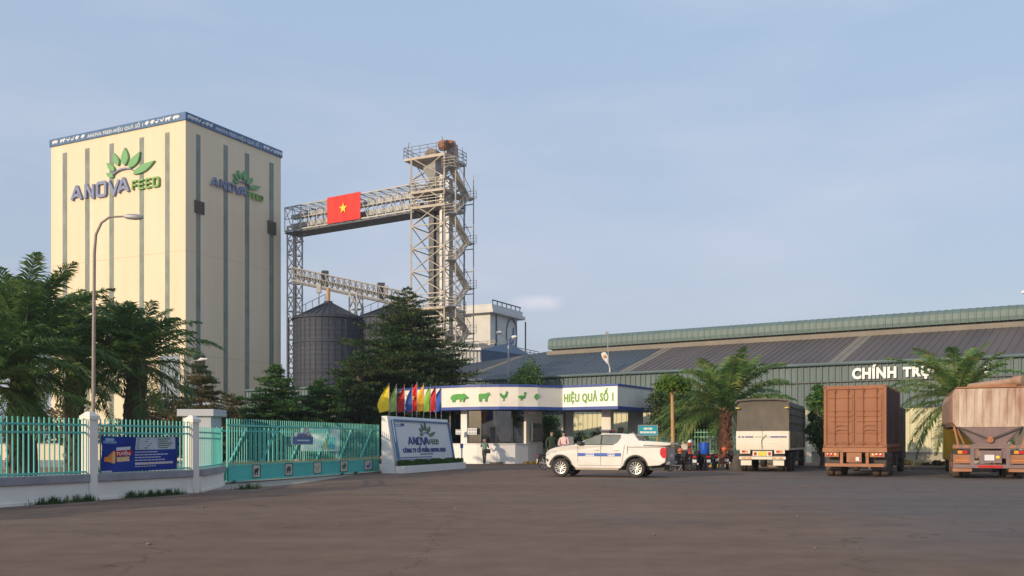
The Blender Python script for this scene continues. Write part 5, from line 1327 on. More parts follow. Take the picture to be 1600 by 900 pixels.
# grass tufts against the fence foot
def grass(tc_, n, spread, label):
    rg = np.random.RandomState(int(tc_*100)+500); V = []; Fc = []
    for i in range(n):
        t = tc_+rg.normal(0, spread*.75)*(1+.3*math.sin(i)); p = np.array(fence_pt(t, .16+abs(rg.normal(0, .10)))); a = rg.uniform(0, 6.28); h = rg.uniform(.03, .24)*(.55+.45*math.sin(t*17+tc_)); ln = rg.uniform(.02, .13)
        w_ = np.array([-math.sin(a), math.cos(a), 0])*.006; q = p+np.array([math.cos(a)*ln*.4, math.sin(a)*ln*.4, h*.7]); tip = p+np.array([math.cos(a)*ln, math.sin(a)*ln, h])
        b = len(V); V += [p-w_, p+w_, q+w_, q-w_, tip]; Fc += [[b, b+1, b+2, b+3], [b+3, b+2, b+4]]
    r = empty('grass_tuft', fence_pt(tc_, .2), 0, label, 'grass', 'grass tufts at the foot of the fence'); leaf_obj('blades', V, Fc, M['grass'], r)
for t, n, s, lb in ((-1.35, 700, .3, 'dark grass tuft at the wall foot, leftmost along the roadside'), (-.42, 500, .22, 'grass tuft just left of the first whole pier'), (1.15, 350, .15, 'small grass tuft at the wall below the banner middle'), (1.75, 700, .35, 'thick grass strip below the right half of the banner'), (2.5, 800, .4, 'widest grass strip ending near the second pier'), (6.0, 600, .35, 'grass tuft at the wall foot below the curved railing')):
    grass(t, n, s, lb)

# ================================================================ LAMPS, SIGN POSTS
def lamp_left():
    Y = 31.0; X = XY(145, Y)[0]; zt = ZP(352, Y); r = empty('street_lamp', (X, Y, 0), 0, 'tall slim street lamp with a long curved arm in front of the cream mill block', 'street lamp', None)
    z2 = ZP(338, Y); xe = XY(196, Y)[0]
    k = MB(); k.tube([(X, Y, 0), (X+.02, Y, 3), (X+.05, Y, zt-.9), (X+.10, Y, zt-.3), (X+.28, Y, zt+.08), (X+.55, Y, z2-.02), (xe, Y, z2+.0)], [.065, .06, .05, .045, .04, .035, .03], 10); k.build('pole', mat('weathered_pole', (.30, .24, .20), .6, var=.15), r, True, smooth=True)
    k = MB(); xs = xe-.05; xm = XY(224, Y)[0]
    n = 8
    for zz in (0,):
        pass
    k.tube([(xs, Y, z2), (xs+.12, Y, z2-.01), (xm-.25, Y, z2-.02), (xm-.05, Y, z2-.03), (xm, Y, z2-.04)], [.04, .085, .10, .07, .02], 10); hd = k.build('lamp_head', M['duct'], r, True, smooth=True)
lamp_left()
def lamp_small():
    Y = 85.0; X = XY(297, Y)[0]; z = ZP(563, Y); r = empty('yard_lamp', (X, Y, 0), 0, 'thin yard lamp with short arm and white head at the mill block corner', 'street lamp')
    k = MB(); xe = XY(309, Y)[0]; k.tube([(X, Y, 0), (X, Y, z-.3), (X+.2, Y, z-.02), (xe, Y, z)], .045, 6); k.build('pole', M['steel'], r, True)
    k = MB(); k.tube([(xe, Y, z), (xe+.3, Y, z+.1), (XY(324, Y)[0], Y, z+.12)], [.05, .14, .05], 8); k.build('lamp_head', M['white'], r, True)
lamp_small()
def twin_lamp():
    Y = 76.0; X = XY(794.5, Y)[0]; z = ZP(537, Y); r = empty('twin_lamp', (X, Y, 0), 0, 'twin-headed lamp post rising behind the canopy in front of the blue shed', 'street lamp')
    k = MB(); k.tube([(X, Y, 0), (X, Y, z)], [.1, .07], 8); a = P(785, 524, Y); b = P(801, 531, Y); k.tube([(X, Y, z), ((X+a.x)/2, Y, (z+a.z)/2-.05), a], .05, 6); k.tube([(X, Y, z), b], .05, 6); k.build('pole', M['duct'], r, True)
    for x, y in ((780, 519.5), (804, 526.5)):
        p = P(x, y, Y); k = MB(); k.lathe([(0, .14), (.22, .08), (.27, -.02), (.2, -.13), (0, -.2)], p, (0, 0, 1), 12); k.build('lamp_head', M['white'], r, True, smooth=True)
twin_lamp()
def oval_lamp():
    Y = 73.0; X = XY(953, Y)[0]; r = empty('oval_lamp', (X, Y, 0), 0, 'lamp post with one oval head and thin antenna above the green canopy lettering', 'street lamp')
    k = MB(); k.tube([(X, Y, 0), (X, Y, ZP(575, Y)), P(950, 565, Y)], .07, 8); k.build('pole', M['duct'], r, True)
    k = MB(); a = P(943.5, 555, Y); n = 12; q = [P(949.5, 569, Y), P(941.5, 560, Y), P(939, 553, Y), P(942, 550, Y), P(946, 550.5, Y), P(949.5, 556, Y)]
    k.add(q+[p+Vector((.05, .15, .02)) for p in q], [tuple(range(6)), tuple(range(11, 5, -1))]+[(i, (i+1) % 6, 6+(i+1) % 6, 6+i) for i in range(6)]); k.build('lamp_head', M['white'], r, True)
    k = MB(); c = P(944.5, 557, Y); k.lathe([(0, -.08), (.12, -.06), (.12, 0)], c, (0, 1, 0), 10); k.build('reflector', M['amber'], r, True)
    k = MB(); k.tube([P(951.5, 570, Y), P(950, 545, Y), P(948.5, 523, Y)], .035, 5); p = P(948.5, 521, Y); k.box(p.x-.12, p.x+.12, Y-.1, Y+.1, p.z-.1, p.z+.12); k.build('antenna', M['steel'], r, True)
oval_lamp()
def edge_lamp():
    Y = 52.0; X = XY(1625, Y)[0]; r = empty('edge_lamp', (X, Y, 0), 0, 'lamp whose white head just shows in the sky at the right picture edge', 'street lamp')
    z = ZP(457, Y); k = MB(); k.tube([(X, Y, 0), (X, Y, z-.5), (X-.3, Y, z)], .06, 8); k.build('pole', M['steel'], r, True)
    p = P(1599, 458, Y); k = MB(); k.tube([(X-.3, Y, z), (p.x+.3, Y, z+.02), (p.x, Y, z+.02), (p.x-.13, Y, z-.02)], [.04, .1, .1, .03], 8); k.build('lamp_head', M['white'], r, True, smooth=True)
edge_lamp()
r = empty('thin_post', (*XY(207, 43), 0), 0, 'thin pale post standing behind the railing above the banner', 'post')
k = MB(); p = XY(207, 43); k.tube([(p[0], p[1], 0), (p[0], p[1], ZP(624, 43))], .06, 8); k.build('shaft', M['dirtywhite'], r, True); k = MB(); k.tube([(p[0], p[1], ZP(624, 43)), (p[0], p[1], ZP(624, 43)+.08)], [.09, .03], 8); k.build('cap', M['coping'], r, True)
# cyan road sign
def cyan_sign():
    Y = 51.0; x0, x1 = XY(998, Y)[0], XY(1027, Y)[0]; z0, z1 = ZP(680, Y), ZP(665, Y)
    r = empty('parking_sign', ((x0+x1)/2, Y, 0), 0, 'cyan sign with two lines of white lettering on thin posts behind the pickup', 'sign')
    k = MB(); k.box(x0, x1, Y, Y+.04, z0, z1); k.build('panel', M['tealsign'], r, True)
    k = MB(); t = .035
    for a, b, c, d in ((x0-t, x1+t, z1, z1+t), (x0-t, x1+t, z0-t, z0), (x0-t, x0, z0, z1), (x1, x1+t, z0, z1)): k.box(a, b, Y-.02, Y+.05, c, d)
    k.build('frame', M['duct'], r, True)
    k = MB(); k.box(x0+.02, x0+.07, Y+.05, Y+.1, 0, z1); k.box(x1-.04, x1+.03, Y+.05, Y+.1, 0, z1+.05); k.build('post', M['papaya'], r, True)
    k = MB(); W = x1-x0; f = lambda u, v, d: Vector((u, Y-d, v))
    for i in range(2): k.box(x0+W*(.27+.25*i), x0+W*(.27+.25*i)+W*.21, Y-.01, Y, z0+(z1-z0)*.58, z0+(z1-z0)*.78)
    for i in range(5): k.box(x0+W*(.07+.175*i), x0+W*(.07+.175*i)+W*.15, Y-.01, Y, z0+(z1-z0)*.2, z0+(z1-z0)*.4)
    k.build('lettering', M['letterwhite'], r, True)
cyan_sign()
# blue box on a post right of the sign wall
r = empty('card_reader', (*XY(721.5, 58), 0), 0, 'white post with a small blue box between the sign and the gatehouse wall', 'post')
k = MB(); X, Y = XY(721.5, 58); k.box(X-.05, X+.05, Y-.05, Y+.05, 0, ZP(700, 58)); k.build('post', M['white'], r, True); k = MB(); k.box(X-.09, X+.09, Y-.12, Y+.06, ZP(700, 58), ZP(693, 58)); k.build('box', M['barrel'], r, True)

# ================================================================ VEHICLES
def wheel(parent, c, r_, w_, spokes=10, rimm='rim', tm='tyre', axis=(0, 1, 0), rr=.66, side=-1):
    """c centre; face on side"""
    k = MB(); h = w_/2
    prof = [(r_*rr, -h*.9), (r_*.93, -h), (r_*.985, -h*.8), (r_, -h*.45), (r_, h*.45), (r_*.985, h*.8), (r_*.93, h), (r_*rr, h*.9), (r_*rr, -h*.9)]
    k.lathe(prof, c, axis, 32); t = k.build('wheel', M[tm], parent, smooth=True)
    k = MB(); ax = Vector(axis).normalized(); c = Vector(c)
    up = Vector((0, 0, 1)); s_ = ax.cross(up).normalized()
    k.lathe([(r_*rr, -h*.8), (r_*rr, h*.8)], c, axis, 24); k.lathe([(r_*rr*.98, side*h*.82), (r_*rr*.9, side*h*.78), (r_*rr*.88, side*h*.5)], c, axis, 24)
    fc = c+ax*side*h*.62
    if spokes:
        for i in range(spokes):
            a = 2*math.pi*i/spokes; d = s_*math.cos(a)+up*math.sin(a); k.bar(fc+d*r_*.1, fc+d*r_*rr*.92+ax*side*h*.12, r_*.085, .03)
        k.lathe([(0, side*.02), (r_*.14, 0), (r_*.14, -side*.03)], fc, axis, 12)
    else:
        k.lathe([(0, side*.05), (r_*.25, side*.05), (r_*.3, 0), (r_*rr*.9, -side*.02)], fc, axis, 20)
    k.build('rim', M[rimm], t, smooth=False)
    if spokes:
        k = MB(); k.lathe([(0, 0), (r_*rr*.95, 0)], c+ax*side*h*.2, axis, 20); k.build('brake_disc', M['black'], t)
    return t

def pickup():
    # local x forward (0 = rear axle), y = left side of car ; car faces left in picture
    R0 = Vector((*XY(994, 38.4), 0)); phi = R(20)
    fwd = Vector((-math.cos(phi), math.sin(phi), 0)); ang = math.atan2(fwd.y, fwd.x); lft = Vector((-fwd.y, fwd.x, 0))
    # near side is the left side (y+), wheel plane at y=+.80
    root = empty('pickup_truck', R0-lft*.80, ang, 'white double-cab pickup truck with blue side stripe parked across in front of the gatehouse', 'pickup')
    WB, RW = 3.15, .385
    def arch(cx, r_, a0, a1, n=10, z=RW): return [(cx+r_*math.cos(R(a0+(a1-a0)*i/n)), z+.02+r_*math.sin(R(a0+(a1-a0)*i/n))) for i in range(n+1)]
    low = [(-.98, .50), (-.52, .46)]+arch(0, .50, 170, 12)+[(.62, .36), (2.5, .36)]+arch(WB, .50, 168, 6)+[(3.72, .36), (3.86, .42), (3.93, .60), (3.93, .80), (3.88, 1.0), (3.78, 1.10), (3.55, 1.19), (3.1, 1.26), (2.62, 1.31), (2.3, 1.315), (1.0, 1.315), (.30, 1.30), (-.6, 1.27), (-1.22, 1.25), (-1.24, .95), (-1.20, .62)]
    HWp = .92
    k = MB(); secs = [(-HWp, .985, .0), (-HWp*.985, 1, .0), (HWp*.985, 1, 0), (HWp, .985, 0)]
    k.prism(low, lambda x, z, y: Vector((x, y, z)), -HWp, HWp)
    # narrow nose: taper front corners in plan
    nv = []
    for (x, y, z) in k.v:
        s = 1-max(0, (x-3.35))*.28; s2 = 1-max(0, z-1.05)*.12; nv.append((x-(0 if x < 3.5 else abs(y)*.10), y*s*s2, z))
    k.v = nv
    body = k.build('body', M['carwhite'], root, bevel=.035)
    # cab
    def hw(z): return .875-(z-1.28)*.42
    cab = [(2.62, 1.30), (1.72, 1.70), (1.40, 1.765), (1.0, 1.785), (.55, 1.775), (.33, 1.75), (.24, 1.30)]
    k = MB(); n = len(cab); k.add([(x, hw(z)*s, z) for s in (-1, 1) for x, z in cab], [tuple(range(n)), tuple(reversed(range(n, 2*n)))]+[(i, n+i, n+i+1, i+1) for i in range(n-1)]+[(n-1, 2*n-1, n, 0)])
    k.build('cab', M['carwhite'], root, bevel=.03)
    def side(poly, name, m, s=1, d=.008, par=root):
        k = MB(); k.prism(poly, lambda x, z, dd: Vector((x, (hw(z)+dd)*s, z)), -.02, d); return k.build(name, m, par)
    for s in (1, -1):
        side([(2.36, 1.335), (2.30, 1.37), (1.86, 1.60), (1.62, 1.685), (1.47, 1.70), (1.47, 1.335)], 'side_window', M['carglass'], s)
        side([(1.41, 1.335), (1.41, 1.702), (.95, 1.715), (.66, 1.70), (.63, 1.62), (.78, 1.40), (.92, 1.335)], 'side_window', M['carglass'], s)
        side([(2.42, 1.315), (2.36, 1.335), (.92, 1.335), (.92, 1.315)], 'window_trim', M['black'], s, .012)
        side([(1.47, 1.335), (1.47, 1.70), (1.41, 1.70), (1.41, 1.335)], 'window_trim', M['black'], s, .006)
        side([(2.44, 1.33), (1.70, 1.71), (1.40, 1.735), (.95, 1.742), (.64, 1.725), (.66, 1.70), (.95, 1.718), (1.47, 1.705), (1.64, 1.69), (1.87, 1.605), (2.36, 1.345)], 'rain_visor', M['steeldark'], s, .02)
    k = MB(); k.add([(2.60, -.80, 1.325), (2.60, .80, 1.325), (1.745, .67, 1.705), (1.745, -.67, 1.705)], [(0, 1, 2, 3)]); k.v = [(x+.012, y, z+.012) for x, y, z in k.v]; k.build('windscreen', M['glass'], root)
    # door lines, handles, stripe on near side
    Yb = .92
    k = MB()
    def lineseg(a, b, w_=.012): k.add([(a[0]-w_/2, Yb+.003, a[1]), (a[0]+w_/2, Yb+.003, a[1]), (b[0]+w_/2, Yb+.003, b[1]), (b[0]-w_/2, Yb+.003, b[1])], [(0, 1, 2, 3)])
    lineseg((1.44, 1.30), (1.44, .48)); lineseg((2.42, 1.27), (2.40, .60)); lineseg((.58, .50), (.55, .62)); lineseg((.55, .62), (.46, 1.28)); lineseg((.34, .95), (.33, 1.27), .016)
    k.box(.58, 2.4, Yb-.02, Yb+.003, .475, .485); k.box(-1.2, .3, Yb-.02, Yb+.003, 1.225, 1.24)
    k.build('door_gap', M['black'], root)
    for x in (1.62, .78):
        k = MB(); k.box(x-.1, x+.1, Yb-.01, Yb+.03, 1.09, 1.12); k.build('door_handle', M['carwhite'], root, bevel=.008)
    k = MB(); k.box(.60, 2.42, Yb-.01, Yb+.006, .855, .985); st = k.build('side_stripe', M['stripeblue'], root)
    k = MB()
    for a, b in ((2.05, 2.10), (1.98, 2.03), (1.90, 1.97), (1.82, 1.88), (1.75, 1.81), (1.1, 1.16), (1.04, 1.08), (.96, 1.02), (.88, .94)): k.box(a, b, Yb, Yb+.009, .90, .97)
    k.box(1.72, 2.08, Yb, Yb+.0075, .86, .98); k.box(.86, 1.14, Yb, Yb+.0075, .86, .98)
    k.build('stripe_gap', M['board'], st)
    k = MB()
    for a in (2.05, 1.98, 1.9, 1.82, 1.75, 1.1, 1.03, .95, .88): k.box(a, a+.045, Yb, Yb+.0095, .905, .965)
    k.build('lettering', M['stripeblue'], st)
    # sport bar + lid
    k = MB()
    sb = [(.34, 1.775), (.10, 1.74), (-.10, 1.50), (-.32, 1.47), (-.32, 1.27), (.34, 1.28)]
    for s in (1, -1):
        n = len(sb); k.prism(sb, lambda x, z, dd: Vector((x, (.86-(z-1.28)*.35-dd)*s, z)), 0, .22)
    k.box(.08, .34, -.68, .68, 1.64, 1.765); k.build('sport_bar', M['carwhite'], root, bevel=.03)
    k = MB(); k.add([(-.02, -.6, 1.52), (-.02, .6, 1.52), (.13, .6, 1.68), (.13, -.6, 1.68)], [(0, 1, 2, 3)]); k.box(-.04, .1, -.66, .66, 1.48, 1.66); k.build('rear_glass', M['glass'], root)
    k = MB(); lid = [(-.30, 1.30), (-.30, 1.475), (-.62, 1.46), (-1.0, 1.435), (-1.36, 1.40), (-1.43, 1.37), (-1.40, 1.31), (-1.24, 1.28)]
    k.prism(lid, lambda x, z, y: Vector((x, y, z)), -.88, .88); k.build('bed_cover', M['carwhite'], root, bevel=.03)
    # lights
    for s in (1, -1):
        k = MB(); k.prism([(-1.245, .78), (-1.08, .80), (-.99, .95), (-.99, 1.12), (-1.05, 1.205), (-1.255, 1.20)], lambda x, z, y: Vector((x, y*s, z)), .80, .928); k.build('tail_light', M['redlamp'], root, bevel=.01)
        k = MB(); k.prism([(3.42, 1.06), (3.60, 1.13), (3.84, 1.03), (3.90, .92), (3.80, .90), (3.60, .96)], lambda x, z, y: Vector((x-y*.1, y*s, z)), .60, .838); k.build('headlight', mat('headlight_clear', (.6, .6, .6), .1, var=.05) if 'hl' not in M else M['hl'], root, bevel=.01)
        k = MB(); k.prism([(3.72, .66), (3.82, .76), (3.86, .72), (3.82, .62)], lambda x, z, y: Vector((x-y*.06, y*s, z)), .70, .815); k.build('fog_light', M['black'], root)
        k = MB(); k.box(.70, 2.50, .78*s-.1, .78*s+.14*s if s > 0 else .78*s+.1, .30, .36) if s > 0 else k.box(.70, 2.50, -.92, -.7, .30, .36); k.build('side_step', mat('worn_step', (.45, .36, .26), .6), root, bevel=.01)
        k = MB(); k.box(2.20, 2.42, .86*s if s > 0 else -1.06, 1.06 if s > 0 else -.86, 1.31, 1.46); k.build('wing_mirror', M['black'], root, bevel=.03)
    k = MB(); k.box(3.78, 3.92, -.52, .52, .62, 1.02); k.build('grille', M['black'], root, bevel=.02)
    k = MB(); k.box(-1.38, -1.18, -.80, .80, .52, .66); k.build('rear_bumper', M['steelmid'], root, bevel=.03)
    k = MB(); k.box(-1.27, -1.23, -.78, .78, .70, 1.24); k.build('tailgate', M['duct'], root, bevel=.01)
    k = MB(); k.box(-1.295, -1.27, -.25, .25, .82, .96); k.build('number_plate', M['board'], root)
    for s in (1, -1):
        for cx in (0, WB):
            k = MB(); a = arch(cx, .50, 172, 8); b = arch(cx, .455, 8, 172)
            k.prism(a+b, lambda x, z, y: Vector((x, y*s, z)), .70, .926); k.build('arch_liner', M['black'], root)
            wheel(root, (cx, .80*s, RW), RW, .25, 12, side=s)
    # dark underbody
    k = MB(); k.box(-1.1, 3.6, -.62, .62, .30, .5); k.box(-.5, 3.7, -.66, .66, .45, .9); k.build('underbody', M['black'], root)
    # roof beacon bar
    k = MB(); k.box(1.20, 1.52, -.5, .5, 1.80, 1.86); bb = k.build('beacon_bar', M['steeldark'], root)
    k = MB(); k.box(1.16, 1.56, -.56, -.05, 1.86, 1.93); k.build('beacon_lens', M['redlamp'], bb, bevel=.02); k = MB(); k.box(1.16, 1.56, .05, .56, 1.86, 1.94); k.build('beacon_lens', mat('smoky_lens', (.12, .10, .14), .3), bb, bevel=.02)
pickup()

def truck_root(name, px_right, Y, theta, halfw, label, cat):
    """origin at rear centre on the ground; local y = forward, x = right"""
    P0 = Vector((*XY(px_right, Y), 0)); right = Vector((math.cos(R(theta)), -math.sin(R(theta)), 0))
    return empty(name, P0-right*halfw, R(-theta), label, cat)
def dual(root, x, y, r_=.5, tm='dusttyre', rim='chassis'):
    for s in (-1, 1):
        for o in (0, .33): wheel(root, (s*(x-o), y, r_), r_, .28, 0, rim, tm, (1, 0, 0), .55, s)
def plate(root, x, z, w_, h, m, y=-.03):
    k = MB(); k.box(x-w_/2, x+w_/2, y-.012, y, z-h/2, z+h/2); return k.build('number_plate', m, root)

def tarp_truck():
    root = truck_root('canvas_truck', 1233, 44.9, 22, 1.23, 'cream cargo truck with grey tarpaulin hood, rear towards the road', 'truck')
    HW, L = 1.22, 8.6
    # tarpaulin shell with slack
    k = MB(); rg = np.random.RandomState(2); nx, nz = 26, 16; V = []; 
    z0, z1 = 1.93, 3.42
    def prof(z): return HW-.0-(max(0, z-3.25))*.5
    for j in range(nz+1):
        z = z0+(z1-z0)*j/nz
        for i in range(nx+1):
            a = -1+2*i/nx; d = .10*math.cos(a*1.3)*math.sin(math.pi*min(1, (z1-z)/1.2)); fold = .025*math.sin(a*14+3*math.sin((z-2)*2))*(z1-z)/1.4
            V.append((a*prof(z), -.02+.06+d*.6+fold, z+(.03*math.cos(a*3.1) if j == nz else 0)))
    k.add(V, [(j*(nx+1)+i, j*(nx+1)+i+1, (j+1)*(nx+1)+i+1, (j+1)*(nx+1)+i) for j in range(nz) for i in range(nx)])
    tp = k.build('tarpaulin', M['tarp'], root, smooth=True)
    k = MB(); ny = 30; V = []; ring = [(-HW, z0), (-HW-.01, 2.5), (-HW, 3.2), (-HW+.08, 3.40), (-.6, 3.46), (0, 3.49), (.6, 3.46), (HW-.08, 3.40), (HW, 3.2), (HW+.01, 2.5), (HW, z0)]
    for j in range(ny+1):
        y = L*j/ny; sag = -.03*abs(math.sin(j*math.pi/5))
        for x, z in ring: V.append((x*(1+sag*.4*(1 if z < 3.3 else 0)), y, z+(sag if z > 3.3 else 0)))
    n = len(ring); k.add(V, [(j*n+i, j*n+i+1, (j+1)*n+i+1, (j+1)*n+i) for j in range(ny) for i in range(n-1)]+[tuple(range(ny*n, ny*n+n))]); k.build('tarpaulin_side', M['tarp'], tp)
    k = MB(); k.tube([(-HW-.02, -.05, 3.27), (-HW+.06, -.06, 3.40), (-.5, -.07, 3.455), (.5, -.07, 3.455), (HW-.06, -.06, 3.40), (HW+.02, -.05, 3.27)], .05, 6)
    for s in (-1, 1): k.box(s*HW-.12 if s > 0 else -HW-.04, HW+.04 if s > 0 else -HW+.12, -.1, .2, 3.0, 3.12)
    for z in (2.35, 2.75, 3.1): k.box(HW, HW+.035, 0, L, z, z+.03)
    k.build('lashing_strap', M['tarp'], tp)
    k = MB(); k.box(-HW+.02, -HW+.18, -.13, -.1, 3.03, 3.07); k.box(HW-.18, HW-.02, -.13, -.1, 3.03, 3.07); k.build('strap_buckle', M['star'], tp)
    # tail gate: two doors
    for x0, x1 in ((-HW, -.01), (.01, HW)):
        k = MB(); k.box(x0, x1, -.04, .02, 1.10, 1.95)
        for z in (1.27, 1.37, 1.2): k.box(x0+.02, x1-.02, -.06, -.04, z, z+.03)
        k.build('tailgate_leaf', M['truckwhite'], root)
    k = MB(); k.box(-HW, HW, 0, L, 1.05, 1.15); k.box(-HW, -HW+.04, 0, L, 1.15, 1.95); k.build('cargo_bed', M['truckwhite'], root)
    k = MB(); k.box(HW-.04, HW, 0.02, L, 1.15, 1.93)
    for i in range(9): k.box(HW, HW+.05, i*L/9, i*L/9+.08, 1.12, 1.95)
    k.build('side_board', mat('stained_side_board', (.16, .14, .11), .8, c2=(.36, .32, .24), scale=2), root)
    k = MB()
    for a, b in ((-1.12, -1.02), (-.95, -.85), (-.80, -.42), (.38, .78), (.8, 1.0), (1.02, 1.12)): k.box(a, b, -.065, -.04, 1.645, 1.705)
    k.build('blue_marking', mat('faded_blue_marking', (.08, .08, .30), .6), root)
    k = MB()
    for i in range(9): k.box(-.34+i*.075, -.34+i*.075+.05, -.065, -.04, 1.65, 1.70)
    k.build('lettering', M['steel'], root)
    k = MB(); k.tube([(0, -.07, 1.1), (-.03, -.07, 1.5), (.08, -.07, 1.65), (.2, -.07, 1.78)], .012, 5); k.build('rope', M['steeldark'], root)
    # chassis, lamps, bumper
    k = MB(); k.box(-.45, -.33, .1, L+1.4, .72, 1.02); k.box(.33, .45, .1, L+1.4, .72, 1.02); k.box(-1.0, 1.0, .15, .3, .7, 1.05); k.build('chassis', M['truckdark'], root)
    k = MB(); k.box(-1.08, 1.08, -.06, .04, .60, .74); bp = k.build('rear_bumper', M['truckwhite'], root, bevel=.01)
    k = MB(); 
    for x in (-.85, -.6, .55, .85): k.box(x-.1, x+.1, -.075, -.06, .64, .70)
    k.build('reflector', M['amber'], bp)
    for s in (-1, 1):
        k = MB(); k.box(s*.80-.24, s*.80+.24, -.05, .05, .88, 1.08); lb = k.build('lamp_box', M['truckwhite'], root)
        k = MB(); k.box(s*.80-.15, s*.80+.0, -.07, -.05, .93, 1.03); k.build('tail_light', M['redlamp'], lb); k = MB(); k.box(s*.80+.02, s*.80+.13, -.07, -.05, .93, 1.03); k.build('tail_light', M['amber'], lb)
        k = MB(); k.box(s*.75-.25, s*.75+.25, -.02, .08, .32, .56); k.build('mud_guard', M['truckwhite'], root)
        k = MB(); k.box(s*.33-.05, s*.33+.05, -.06, -.02, .80, .95); k.build('tail_light', M['redlamp'], root)
    k = MB(); k.box(-.45, .45, -.02, .05, .76, 1.0); k.build('plate_panel', M['truckwhite'], root)
    plate(root, 0, .88, .38, .2, M['lime_y'])
    for y in (1.5, 2.8, 7.6): dual(root, 1.05, y, .48, 'tyre', 'truckdark') if y < 7 else [wheel(root, (s*1.02, y+.9, .48), .48, .28, 0, 'truckdark', 'tyre', (1, 0, 0), .55, s) for s in (-1, 1)]
    # side gear
    k = MB(); k.box(.75, 1.15, 3.8, 5.8, .45, .95); k.tube([(1.15, 4.0, .55), (1.15, 6.5, .55)], .03, 6); k.tube([(1.15, 4.0, .85), (1.15, 6.5, .85)], .03, 6); k.build('fuel_tank', M['truckdark'], root)
    k = MB(); k.box(-1.15, 1.15, L+.15, L+2.0, .6, 2.75); k.build('cab', M['truckwhite'], root, bevel=.06)
tarp_truck()

